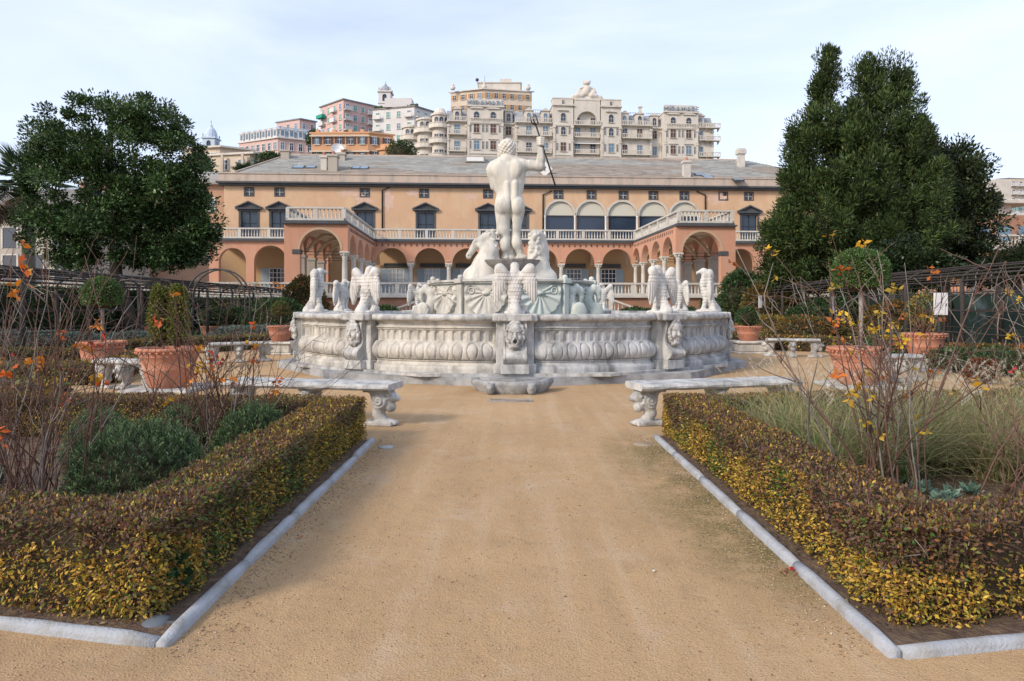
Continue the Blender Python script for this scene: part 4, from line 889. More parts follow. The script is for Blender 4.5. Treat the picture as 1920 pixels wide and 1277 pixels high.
mb = MB(); mb.tube([(-3.6,-.12,0),(-3.6,-.12,8.7)], .07, 6); mb.build('downpipe', MT['iron'], gx)
# ------------------------------------------------------------------ right edge: stone arch, orange terrace house
ar = thing('stone_arch', 'pale stone triumphal style arch beyond the right hand trees', 'arch', P(1868,573,58)-Vector((0,0,1.6)), R(4))
mb = MB(); wall(mb, -2.6, 1.35, 0, 10.2, [('a', -.95, .65, 2, 8.3)], 0, 2.0, True, 16); mb.add([(-2.6,0,0),(-2.6,2,0),(-2.6,2,10.2),(-2.6,0,10.2)], [(3,2,1,0)]); mb.add([(1.35,0,0),(1.35,2,0),(1.35,2,10.2),(1.35,0,10.2)], [(0,1,2,3)])
mb.build('wall', MT['stone_trim'], ar)
mb = MB(); mb.bbox(-3.0,3.2,-.7,2.6,10.2,10.55,.05); mb.bbox(-2.5,1.2,-.2,2.0,10.55,12.3,.05); mb.build('attic', MT['stone_trim'], ar)
mb = MB(); mb.box(-2.62,-.98,-.08,0,8.0,8.2); mb.box(.68,1.37,-.08,0,8.0,8.2); mb.build('string_course', MT['stone_trim'], ar)
oh = thing('orange_house', 'orange rendered house with white terrace balustrade at the right edge', 'house', P(1880,573,50)-Vector((0,0,1.6)), R(4))
b = MB(); b.box(-1.2,14,0,9,0,5.6); b.build('wall', mat('plaster_orange',(.58,.27,.14),(.50,.24,.13),.6,.9), oh)
b = MB(); b.box(-1.4,14,-.3,9,5.6,5.85); b.build('ledge', MT['stone_trim'], oh); balustrade(oh, (-1.2,-.1,5.85), (13,-.1,5.85), .95)
b = MB(); b.box(0.2,14,4,9,5.85,8.8); b.build('upper_storey', MT['brick_wall'], oh)
for x in (1.6,3.4,5.2):
    mb = MB(); mb.box(x-.55,x+.55,3.95,4.02,6.5,7.9); mb.build('window', MT['pane_blue'], oh)
# ================================================================== town on the hill
b = MB(); ys = [82, 100, 125, 150, 175, 200, 240, 320, 420]; zs = [-.3, 6, 18, 29, 32, 36, 42, 46, 40]; xs_ = [-420,-260,-150,-100,-60,0,40,90,140,260,420]
fac = [.2,.4,.6,.75,.95,1,.85,.45,.15,.08,.05]
vs_ = [(x, y, z*f_-.3) for y, z in zip(ys, zs) for x, f_ in zip(xs_, fac)]; nx_ = len(xs_)
b.add(vs_, [(j*nx_+i, j*nx_+i+1, (j+1)*nx_+i+1, (j+1)*nx_+i) for j in range(len(ys)-1) for i in range(nx_-1)], True)
struct(b.build('hill', mat('hill_green', (.06,.08,.035), (.10,.09,.06), .05, .95, .5, 2)))
mat('beige_stone', (.62,.575,.51), (.54,.50,.45), .5, .9, .1, 10, dirt=(.34,.31,.27), dscale=.6, damt=.35, stretch=(1,1,.35))
mat('mansard_grey', (.33,.34,.36), (.27,.28,.30), .8, .85, .1, 10)
mat('mansard_blue', (.30,.36,.43), (.24,.30,.37), .8, .8, .1, 10)
mat('town_pink', (.60,.41,.38), (.53,.37,.34), .4, .9); mat('town_white', (.64,.62,.60), (.55,.53,.52), .4, .9); mat('town_orange', (.58,.33,.185), (.51,.29,.165), .4, .9)
mat('town_beige', (.60,.50,.40), (.53,.44,.35), .4, .9); mat('shutter_brown', (.10,.06,.05), (.08,.05,.045), 2, .7); mat('shutter_teal', (.13,.33,.28), (.10,.27,.23), 2, .7); mat('shutter_orange', (.48,.27,.11), (.42,.24,.10), 2, .7)
mat('awning_green', (.03,.33,.24), (.03,.28,.21), 2, .8); mat('roof_flat', (.25,.24,.23), (.2,.19,.18), 1, .9); mat('sign_blue', (.30,.36,.43), (.26,.31,.38), 1, .6); mat('pale_blue', (.52,.60,.70), (.45,.53,.63), 1, .7)
def win_me(w, h, arch=False, sill=True, fr=.10):
    mb = MB(); mb.m = 0; mb.box(-w/2-fr,-w/2,-.10,.04,-fr,h); mb.box(w/2,w/2+fr,-.10,.04,-fr,h)
    if sill: mb.box(-w/2-.2,w/2+.2,-.25,.04,-fr-.10,-fr-.001)
    mb.m = 1; mb.box(-w/2,w/2,-.04,.02,0,h); mb.m = 0
    if arch:
        n_ = 8; q = [(w/2*math.cos(math.pi*i/n_), h+w/2*math.sin(math.pi*i/n_)) for i in range(n_+1)]; mb.m = 1; mb.slab(q, -.04, .02); mb.m = 0
        for i in range(n_):
            c_ = (w/2+fr)/(w/2); mb.slab([(q[i][0],q[i][1]),(q[i][0]*c_,h+(q[i][1]-h)*c_),(q[i+1][0]*c_,h+(q[i+1][1]-h)*c_),(q[i+1][0],q[i+1][1])], -.10, .03)
    else: mb.box(-w/2-fr,w/2+fr,-.12,.04,h+.001,h+fr)
    mb.box(-.03,.03,-.07,-.041,0,h); mb.box(-w/2,w/2,-.065,-.041,h*.62,h*.62+.06)
    return mb.mesh('window')
def place_win(par, me, u, y, z, mats, rz=0, shut=None, w=1.0, h=1.6):
    o = link('window', me, None, par, (u,y,z), rz)
    if not me.materials: me.materials.append(mats[0]); me.materials.append(mats[1])
    if shut:
        key = ('sh', round(w,2), round(h,2), shut)
        if key not in WM: mb = MB(); mb.box(-w*.27,w*.27,-.14,-.06,0,h); WM[key] = mb.mesh('shutter'); WM[key].materials.append(MT[shut])
        for q in (-1,1): link('shutter', WM[key], None, o, (q*w*.80,0,0))
    return o
WM = {}
def W_(w, h, arch=False, fr='white_paint', pane='pane_dark', sill=True):
    k = (w, h, arch, fr, pane, sill)
    if k not in WM: WM[k] = win_me(w, h, arch, sill); WM[k].materials.append(MT[fr]); WM[k].materials.append(MT[pane])
    return WM[k]
def balcony(par, u0, u1, y, z, d=1.1, m='beige_stone', rz=0, loc=(0,0), solid=False):
    mb = MB(); mb.box(u0,u1,y-d,y,z-.22,z); 
    if solid: mb.box(u0,u1,y-d,y-d+.12,z,z+.9)
    else:
        mb.box(u0,u1,y-d,y-d+.14,z+.82,z+.98)
        n_ = max(2, int((u1-u0)/.42))
        for i in range(n_+1): x = u0+.07+(u1-u0-.14)*i/n_; mb.box(x-.07,x+.07,y-d+.01,y-d+.13,z,z+.82)
    for q in (u0,u1-.14): mb.box(q,q+.14,y-d+.14,y,z+.82,z+.98)
    for q in np.linspace(u0+.3,u1-.3,max(2,int((u1-u0)/2.2))): mb.sideslab([(y-d*.85,z-.22),(y,z-.9),(y,z-.22)], q-.14, q+.14)
    o = mb.build('balcony', MT[m], par, (loc[0],loc[1],0), rz); return o

# ---- grand hotel
HF = Frame((P(1050,573,168).x, 168, 0), 6.0); hU = HF.U
hot = thing('grand_hotel', 'long beige belle epoque hotel with mansard dormers and a carved central crest', 'hotel', HF.O, HF.a)
ROW = [HF.Z(910,224,0), HF.Z(910,251,0), HF.Z(910,282,0), HF.Z(910,282,0)-3.9, HF.Z(910,282,0)-7.7]      # window sills
ZC, ZB = HF.Z(910,206,0), 22.0
secs = [  # px0, px1, projection, style, windows px per row
 (838,876,0,'mansard',[857]), (876,943,1.2,'sign',[893,924]), (943,966,-.6,'mansard',[954]), (965,1035,.6,'mansard',[991,1022]),
 (1035,1073,1.5,'tower',[1054]), (1073,1124,.3,'center',[1082,1111]), (1124,1162,1.5,'tower',[1143]), (1162,1221,.6,'mansard',[1170,1198]),
 (1221,1242,-.6,'mansard',[1228]), (1242,1306,1.2,'sign',[1259,1288]), (1306,1337,.4,'mansard',[1312])]
DZ = ROW[0]-1.0
for a, b2, pr, sty, ws in secs:
    u0, u1 = hU(a), hU(b2)-.02; y = -pr; full = sty in ('sign','tower','center'); top = ZC+.3 if full else DZ
    if sty == 'tower': top = ZC+1.1
    mb = MB(); mb.box(u0,u1,y,14,ZB,top); sec = mb.build('facade_bay', MT['beige_stone'], hot)
    mb = MB(); mb.box(u0-.15,u1+.15,y-.45,14,top,top+.35); mb.box(u0-.05,u1+.05,y-.25,14,DZ-.45,DZ-.1) if full else None
    for zz in (ROW[2]-1.15,): mb.box(u0-.02,u1+.02,y-.18,y,zz,zz+.25)
    mb.build('cornice', MT['beige_stone'], sec)
    mb = MB()                                                                    # corner pilasters with little capitals
    for q in (u0+.3, u1-.3):
        mb.box(q-.22,q+.22,y-.14,y,ZB,DZ-.46); mb.box(q-.3,q+.3,y-.22,y,ROW[1]-1.2,ROW[1]-.9); mb.box(q-.34,q+.34,y-.3,y,DZ-.95,DZ-.46); mb.box(q-.3,q+.3,y-.26,y,ROW[2]+2.2,ROW[2]+2.6)
    mb.build('pilasters', MT['beige_stone'], sec)
    if sty == 'mansard':
        mb = MB(); mb.add([(u0,y+.2,DZ+.35),(u1,y+.2,DZ+.35),(u1,y+2.0,ZC+.1),(u0,y+2.0,ZC+.1),(u0,12,ZC+.1),(u1,12,ZC+.1),(u1,14,DZ+.35),(u0,14,DZ+.35)], [(0,1,2,3),(3,2,5,4),(4,5,6,7),(0,3,4,7),(1,6,5,2)]); mb.build('mansard_roof', MT['mansard_grey'], sec)
        for w in ws:
            u = hU(w); d_ = MB(); d_.box(u-.95,u+.95,y-.1,y+2,DZ+.35,ROW[0]+2.25); d_.slab([(u-1.25,ROW[0]+2.25),(u+1.25,ROW[0]+2.25),(u,ROW[0]+3.0)], y-.35, y+2); dm = d_.build('dormer', MT['beige_stone'], sec)
            place_win(dm, W_(.95,1.35,True,'beige_stone','pane_dark' if w not in (991,1022,1170,1312) else 'pane_blue'), u, y-.1, ROW[0]-.1, None)
        balcony(sec, u0+.1, u1-.1, y, DZ+.4, .9) if u1-u0 > 4 else None
    elif sty == 'sign':
        for w in ws:
            u = hU(w); place_win(sec, W_(1.3,.8,True,'beige_stone'), u, y, ROW[0]+.1, None)
            mb = MB(); mb.slab([(u-1.6,ROW[0]+2.2),(u+1.6,ROW[0]+2.2),(u+1.6,ROW[0]+2.4),(u,ROW[0]+2.8),(u-1.6,ROW[0]+2.4)], y-.35, y); mb.build('window_hood', MT['beige_stone'], sec)
        balcony(sec, u0+.6, u1-.6, y, DZ, .35)
        mb = MB(); mb.box(u0+.4,u1-.4,y+.2,y+.8,ZC+.65,ZC+2.35); mb.box(u0+.2,u0+1.6,y+.1,y+.9,ZC+.65,ZC+2.3); mb.box(u1-1.6,u1-.2,y+.1,y+.9,ZC+.65,ZC+2.3); mb.build('parapet', MT['beige_stone'], sec)
        tcu = bpy.data.curves.new('sign_text','FONT'); tcu.body = 'MIRAMARE'; tcu.size = 1.75; tcu.extrude = .12; tcu.align_x = 'CENTER'; tcu.space_character = 1.12
        to = bpy.data.objects.new('tmp', tcu); COL.objects.link(to); bpy.context.view_layer.update()
        tm = bpy.data.meshes.new_from_object(to.evaluated_get(bpy.context.evaluated_depsgraph_get())); bpy.data.objects.remove(to); tm.materials.clear()
        so = link('rooftop_lettering', tm, MT['sign_blue'], sec, ((u0+u1)/2, y-.05, ZC+.75)); so.rotation_euler = (R(90),0,0)
    elif sty == 'tower':
        u = hU(ws[0]); place_win(sec, W_(1.2,1.3,True,'beige_stone'), u, y, ROW[0]-.2, None)
        mb = MB(); mb.box(u0,u1,y+.1,y+3,top+.35,ZC+2.9); mb.box(u0-.1,u1+.1,y,y+3.1,ZC+2.9,ZC+3.15); mb.build('parapet', MT['beige_stone'], sec)
        place_win(sec, W_(.6,.9,False,'beige_stone','pane_dark',False), u, y+.1, ZC+1.6, None)
        mb = MB(); mb.slab([(u-1.4,ROW[0]+2.25),(u+1.4,ROW[0]+2.25),(u,ROW[0]+3.0)], y-.4, y); mb.build('window_hood', MT['beige_stone'], sec)
    else:
        uc = (u0+u1)/2; mb = MB(); wall(mb, u0+.2, u1-.2, DZ, ZC+2.6, [('a', uc-2.6, uc+2.6, DZ, ROW[0]-.3)], y-1.2, 1.1, True, 14); mb.box(u0+.2,u1-.2,y-1.3,y+1,ZC+2.6,ZC+2.95); mb.build('loggia_arch', MT['beige_stone'], sec)
        for w in ws: place_win(sec, W_(1.1,1.7,False,'beige_stone'), hU(w), y, DZ+.3, None)
        balcony(sec, u0+.1, u1-.1, y-.1, DZ, 1.5)
        # crest: cartouche, crown and scrolls
        s = SDF((-4.2,-.9,-.3),(4.2,.9,5.2),.12); s.add(s.ell((0,0,2.2),(1.1,.55,1.4)),.3); s.add(s.ell((0,-.3,2.2),(.75,.4,1.0)),.1); s.add(s.ell((0,0,4.1),(.95,.6,.55)),.2)
        for k in range(5): s.add(s.ell((-.8+.4*k,-.1,4.55),.25),.1)
        for q in (-1,1):
            s.add(s.ell((q*1.7,0,1.6),(.75,.5,1.0),(0,q*25,0)),.25); s.add(s.cap((q*1.2,0,1.0),(q*3.7,0,.5),.8,.4),.3); s.add(s.ell((q*3.3,-.1,.7),(.5,.4,.5)),.1); s.add(s.ell((q*2.3,-.3,1.0),(.45,.4,.45)),.1); s.add(s.cap((q*.6,0,3.2),(q*1.9,0,2.6),.3,.25),.15)
        s.add(s.cap((-3.4,0,.1),(3.4,0,.1),.45),.2); link('crest', s.mesh('crest'), MT['beige_stone'], sec, (uc,y-.6,ZC+2.95))
        for zz in (ROW[1]-1.0, ROW[2]-1.0): mb = MB(); mb.add([(u0+.2,y-.05,zz+3.4),(u1-.2,y-.05,zz+3.4),(u1-.2,y-1.1,zz+2.9),(u0+.2,y-1.1,zz+2.9)], [(0,1,2,3)]); mb.build('awning', MT['white_paint'], sec) if zz < ROW[1]-2 else None
    for ri in (1,2,3,4):
        for wi, w in enumerate(ws):
            u = hU(w); pm = ('pane_blue','shutter_brown','pane_blue','pane_dark','shutter_brown')[(int(w)*7+ri*3) % 5]
            if sty == 'tower' and ri == 1: place_win(sec, W_(1.15,1.3,True,'beige_stone'), u, y, ROW[ri], None)
            else: place_win(sec, W_(1.35,2.05,False,'beige_stone',pm), u, y, ROW[ri], None)
            if sty in ('sign','tower'):
                for q in (-1.55,1.55): place_win(sec, W_(.42,1.7,False,'beige_stone','pane_dark',False), u+q, y, ROW[ri]+.15, None)
            if ri < 3 and sty == 'sign': mb = MB(); mb.slab([(u-1.2,ROW[ri]+2.4),(u+1.2,ROW[ri]+2.4),(u+1.2,ROW[ri]+2.55),(u,ROW[ri]+2.85),(u-1.2,ROW[ri]+2.55)], y-.25, y); mb.build('window_hood', MT['beige_stone'], sec)
        if sty in ('mansard','center') and u1-u0 > 4.0 and ri < 4: balcony(sec, u0+.3, u1-.3, y, ROW[ri]-.35, 1.2 if ri == 1 else .9)
# curved bays at the left end
for i, (a, b2, back) in enumerate(((812,838,1.0),(784,814,3.0),(757,786,6.0))):
    u0, u1 = hU(a, back), hU(b2, back); uc, r_ = (u0+u1)/2, (u1-u0)/2+.3; tz = HF.Z(820,[213,223,238][i],back)
    mb = MB(); mb.lathe([(r_,ZB),(r_,tz-.5),(r_+.35,tz-.45),(r_+.35,tz),(r_*.9,tz+.1),(r_*.55,tz+1.4 if i == 0 else tz+.5),(.2,tz+1.6 if i == 0 else tz+.6)], 18, (uc,back+r_*.6,0), smooth=False); bay = mb.build('round_bay', MT['beige_stone'], hot)
    for zz in (tz-3.3, tz-7.0, tz-10.8):
        mb = MB(); mb.lathe([(r_,zz-.5),(r_+.9,zz-.3),(r_+.9,zz-.1),(r_+.85,zz+.8),(r_+.95,zz+.8),(r_+.95,zz+.95),(r_+.7,zz+.95),(r_+.7,zz-.05),(r_,zz-.05)], 18, (uc,back+r_*.6,0), smooth=False, caps=False); mb.build('balcony', MT['beige_stone'], bay)
        for aa in (-115,-80,-45):
            t = R(aa); place_win(bay, W_(1.0,1.6,zz > tz-4,'beige_stone'), uc+(r_+.02)*math.cos(t), back+r_*.6+(r_+.02)*math.sin(t), zz+.3, None, rz=t+R(90))
u = hU(1337); 
for zz in (ROW[1]-.4, ROW[2]-.4, DZ+.3): balcony(hot, u-2.4, u+1.3, -.4, zz, 1.3)
u, zz = hU(1201, 3), ZC; mb = MB(); mb.box(u-.3,u+.3,3,3.6,zz,zz+2.6); mb.bbox(u-.5,u+.5,2.8,3.8,zz+2.6,zz+3.1,.05); mb.build('chimney', MT['beige_stone'], hot)
for a, b2 in ((1000,1034),(1163,1203),(1212,1240)):
    mb = MB(); u0, u1 = hU(a,2), hU(b2,2)
    for q in np.linspace(u0,u1,9): mb.tube([(q,2.2,ZC+.1),(q,2.2,ZC+1.0)], .04, 4)
    mb.tube([(u0,2.2,ZC+1.0),(u1,2.2,ZC+1.0)], .05, 4); mb.build('roof_railing', MT['iron'], hot)

# ---- generic town block: nearest corner at a photo pixel, left and right facades running away from it
def block(name, label, px, pyt, Y, wl, wr, al, ar_, ht, wallm, rows, cl, cr_, shut=None, pane='pane_dark', cat='building', storey=3.2, w=1.1, h=1.6, roofm='roof_flat', eave=.5, bal_l=(), bal_r=(), balm='town_white', first=1.0):
    p = P(px, pyt, Y); root = thing(name, label, cat, (p.x, p.y, p.z-ht))
    dl = Vector((-math.cos(R(al)), math.sin(R(al)))); dr = Vector((math.cos(R(ar_)), math.sin(R(ar_)))); c_ = [(0,0), tuple(dr*wr), tuple(dr*wr+dl*wl), tuple(dl*wl)]
    mb = MB(); mb.prism(c_, 0, ht); mb.build('wall', MT[wallm], root)
    ce = (dr*wr+dl*wl)/2; mb = MB(); mb.prism([tuple(Vector(q)+(Vector(q)-ce).normalized()*eave) for q in c_], ht, ht+.35); mb.build('roof', MT[roofm], root)
    for d_, wd_, n_, bal, ang, flip in ((dl, wl, cl, bal_l, math.atan2(-dl.y,-dl.x), True), (dr, wr, cr_, bal_r, math.atan2(dr.y,dr.x), False)):
        nrm = Vector((math.sin(ang), -math.cos(ang)))
        for i in range(n_):
            t = (i+.5)/n_*wd_; q = d_*t+nrm*.02
            for r_ in range(rows):
                z = ht-first-h-r_*storey
                o = place_win(root, W_(w,h,False,'white_paint',pane if (i*3+r_*5) % 4 else 'pane_blue'), q.x, q.y, z, None, rz=ang, shut=shut, w=w, h=h)
                if i in bal:
                    mb = MB(); mb.box(-w*1.1,w*1.1,-1.1,0,-.45,-.2); mb.box(-w*1.1,w*1.1,-1.1,-1.0,-.2,.75); mb.build('balcony', MT[balm], o)
    return root
pk = block('pink_apartments', 'pink apartment block with teal shutters and white balconies on the hill', 644, 187, 205, 12.5, 13, 42, 42, 30, 'town_pink', 6, 4, 5, None, balm='town_white', bal_l=(1,3), bal_r=(0,3), pane='shutter_teal', storey=3.05)
mb = MB(); mb.box(-1.6,1.6,-1.3,0,-.1,.9); o = mb.build('awning', MT['awning_green'], pk, (-8.2,6.8,26.2), R(-42))
wb = block('white_apartments', 'pale apartment block with long balconies and roof terrace beside the bell tower', 777, 200, 200, 13.5, 9, 16, 50, 30, 'town_white', 6, 4, 3, None, bal_l=(0,3), bal_r=(0,1,2), pane='shutter_teal', storey=3.5)
mb = MB(); mb.box(-9,-1,1.5,6,30.35,33); mb.build('penthouse', MT['town_white'], wb)
mb = MB()
for k in range(60): mb.blob((-12.5+k*.22+random.uniform(-.2,.2), .35*12.5-.2*k*.22*1.3+random.uniform(0,.4), 30.6+random.uniform(0,.4)), random.uniform(.3,.6), 6, 4)
o = mb.build('roof_plants', mat('far_leaf',(.06,.09,.04),(.04,.06,.03),3,.9), wb); o['kind'] = 'stuff'
bp = block('beige_palazzo', 'tall beige building with orange shutters and roof garden behind the hotel', 908, 168, 225, 12, 16, 18, 10, 40, 'town_beige', 3, 4, 6, 'shutter_orange', storey=3.6, roofm='beige_stone', eave=.9)
mb = MB(); mb.box(-2,12,2.5,10,40.35,43.0); mb.box(-2.4,12.4,2.2,10.4,43.0,43.3); mb.box(5,9,3,8,43.3,44.6); mb.build('penthouse', MT['beige_stone'], bp)
mb = MB(); mb.tube([(0,4,43),(0,4,46)], .06, 4); mb.blob((-2.5,3,44.2),(.6,.3,.6),8,5); mb.tube([(-2.5,3,43),(-2.5,3,44.2)],.06,4); mb.build('aerials', MT['iron'], bp)
for x in (-10.5,14.5,0): mb = MB(); mb.blob((x,1.5 if x else .3,41),(.9,.6,.8),8,6); mb.blob((x,1.5 if x else .3,41.9),(.5,.4,.5),8,6); mb.build('roof_ornament', MT['beige_stone'], bp)
ov = block('orange_villa', 'orange villa with dark shutters and a curved end below the pink block', 690, 250, 145, 12.2, 5.5, 2, 24, 24, 'town_orange', 3, 5, 2, 'shutter_brown', storey=3.05, w=.95, h=1.5, roofm='town_orange', eave=.4, first=.7)
mb = MB(); mb.lathe([(4.2,0),(4.2,20.4),(4.6,20.5),(4.6,20.9),(3.9,21.0),(3.9,21.9),(.2,22)], 20, (4.6,4.2,0), smooth=False); mb.build('round_end', MT['town_orange'], ov)
for t in (-125,-80,-35):
    for z in (17.6,): place_win(ov, W_(.95,1.5), 4.6+4.22*math.cos(R(t)), 4.2+4.22*math.sin(R(t)), z, None, R(t+90), 'shutter_brown', .95, 1.5)
mb = MB(); mb.box(-12.4,.3,-.25,0,20.0,20.3); mb.box(-12.4,.3,-.2,0,23.3,23.6); mb.build('string_course', MT['town_beige'], ov)
mb = MB(); mb.box(-7.2,-4.4,-1.1,-.02,20.35,20.5); mb.box(-7.2,-4.4,-1.1,-1.0,20.5,21.4); mb.build('balcony', MT['town_beige'], ov)
for x in (-11,-7.5,-4,-1.5): mb = MB(); mb.bbox(x-.4,x+.4,1,1.8,24.35,25.1,.04); mb.build('chimney', MT['town_orange'], ov)
mr = block('mansard_house', 'white and pink house with blue mansard roof and white dormers', 521, 259, 172, 13.5, 11, 26, 26, 22, 'town_pink', 3, 7, 5, None, w=.9, h=1.7, storey=3.4, roofm='town_white', eave=.6)
for d_, wd_, n_ in (((-math.cos(R(26)), math.sin(R(26))), 13.5, 7), ((math.cos(R(26)), math.sin(R(26))), 11, 5)):
    d_ = Vector(d_); nrm = Vector((d_.y, -d_.x)) if d_.x > 0 else Vector((-d_.y, d_.x)); inn2 = -nrm
    a = Vector((0,0)); e = d_*wd_; mb = MB(); A3 = lambda v, z: (v.x, v.y, z)
    mb.add([A3(a,22.35),A3(e,22.35),A3(e+inn2*1.4,25.3),A3(a+inn2*1.4+d_*.6,25.3),A3(e+inn2*8,25.3),A3(a+inn2*8+d_*.6,25.3)], [(0,1,2,3),(3,2,4,5)]); mb.build('mansard_roof', MT['mansard_blue'], mr)
    ang = math.atan2(d_.y, d_.x) if d_.x > 0 else math.atan2(-d_.y, -d_.x)
    for i in range(n_):
        q = d_*((i+.5)/n_*wd_); dm = MB(); dm.box(-.65,.65,-.1,1.5,0,1.9); dm.slab([(-.8,1.9),(.8,1.9),(0,2.5)], -.2, 1.5); do = dm.build('dormer', MT['town_white'], mr, (q.x,q.y,22.4), ang)
        mb = MB(); mb.box(-.36,.36,-.14,-.1,.35,1.7); mb.build('pane', MT['pane_blue'], do)
    for i in range(n_):
        q = d_*((i+.5)/n_*wd_)+nrm*.05
        for z in (17.2,): mb = MB(); mb.box(-.75,.75,-1.0,0,-.3,-.1); mb.box(-.75,.75,-1.0,-.9,-.1,.8); mb.build('balcony', MT['town_white'], mr, (q.x,q.y,z), ang)
block('pink_house', 'plain pink house rising behind the mansard house', 562, 224, 200, 9, 5, 26, 40, 26, 'town_pink', 2, 3, 2, None, w=.9, h=1.5)
bh = block('beige_house', 'low beige house with open loggia columns left of the palace roof', 468, 289, 120, 13, 5, 12, 48, 16, 'town_beige', 2, 4, 2, None, w=1.1, h=1.6, roofm='beige_stone', eave=1.1, storey=3.2, first=.9)
for t in (1.0,5.0,9.0): mb = MB(); q = Vector((-math.cos(R(12)), math.sin(R(12))))*t; mb.box(q.x-.2,q.x+.2,q.y-1.05,q.y-.7,9,16); mb.build('column', MT['town_beige'], bh)
block('upper_beige_house', 'small beige house with flat eaves below the white dome', 412, 277, 135, 8, 6, 10, 30, 14, 'town_beige', 2, 3, 2, None, roofm='beige_stone', eave=.9)
block('tower_flats', 'far cream tower flats on the right edge of the picture', 1893, 335, 260, 4, 20, 30, 10, 60, 'town_beige', 9, 1, 6, None, w=1.2, h=1.5, bal_r=(0,1,2,3,4,5))
block('low_flats', 'cream flats with small windows below the tower flats', 1890, 378, 200, 4, 14, 30, 8, 30, 'town_white', 5, 1, 5, 'shutter_teal')
# bell towers
def tower(name, label, px, py_top, py_cornice, py_base, Y, half, wallm, domem):
    p = P(px, py_base, Y); k = Y/F; h = (py_base-py_cornice)*k; ht = (py_base-py_top)*k; r_ = thing(name, label, 'bell tower', p)
    mb = MB(); wall(mb, -half, half, -30, h, [('a', -half*.36, half*.36, h*.38, h*.72)], -half, .5); mb.box(-half,half,-half+.5,half,-30,h); mb.build('shaft', MT[wallm], r_)
    mb = MB(); mb.box(-half*.34,half*.34,-half+.42,-half+.49,h*.38,h*.85); mb.build('opening', MT['pane_dark'], r_)
    mb = MB(); mb.box(half,half+.03,-half*.36,half*.36,h*.38,h*.85); mb.build('opening', MT['pane_dark'], r_)
    mb = MB(); mb.bbox(-half*1.2,half*1.2,-half*1.2,half*1.2,h,h+half*.22,.05); mb.build('cornice', MT[wallm], r_); mb = MB(); mb.bbox(-half*1.1,half*1.1,-half*1.1,half*1.1,h*.22,h*.27,.05); mb.build('string_course', MT[wallm], r_)
    hd = ht-h; mb = MB(); mb.lathe([(half*1.0,h+half*.2),(half*1.0,h+hd*.12),(half*.95,h+hd*.30),(half*.76,h+hd*.48),(half*.42,h+hd*.62),(half*.2,h+hd*.68),(half*.24,h+hd*.72),(.05,h+hd*.84)], 12, smooth=False); mb.build('dome', MT[domem], r_)
    mb = MB(); mb.tube([(0,0,h+hd*.78),(0,0,h+hd)], half*.04, 4); mb.build('cross', MT['iron'], r_)
    for a in (-1,1):
        for c_ in (-1,1): mb = MB(); mb.lathe([(half*.14,h+half*.2),(half*.1,h+half*.5),(half*.16,h+half*.6),(.03,h+half*.95)], 6, (a*half*.95,c_*half*.95,0)); mb.build('pinnacle', MT[wallm], r_)
tower('bell_tower', 'cream bell tower with grey dome above the white apartments', 723, 153, 176, 203, 240, 2.1, 'town_white', 'mansard_grey')
tower('domed_tower', 'pale blue grey church tower left of the mansard house', 396, 226, 262, 290, 260, 2.3, 'pale_blue', 'pale_blue')
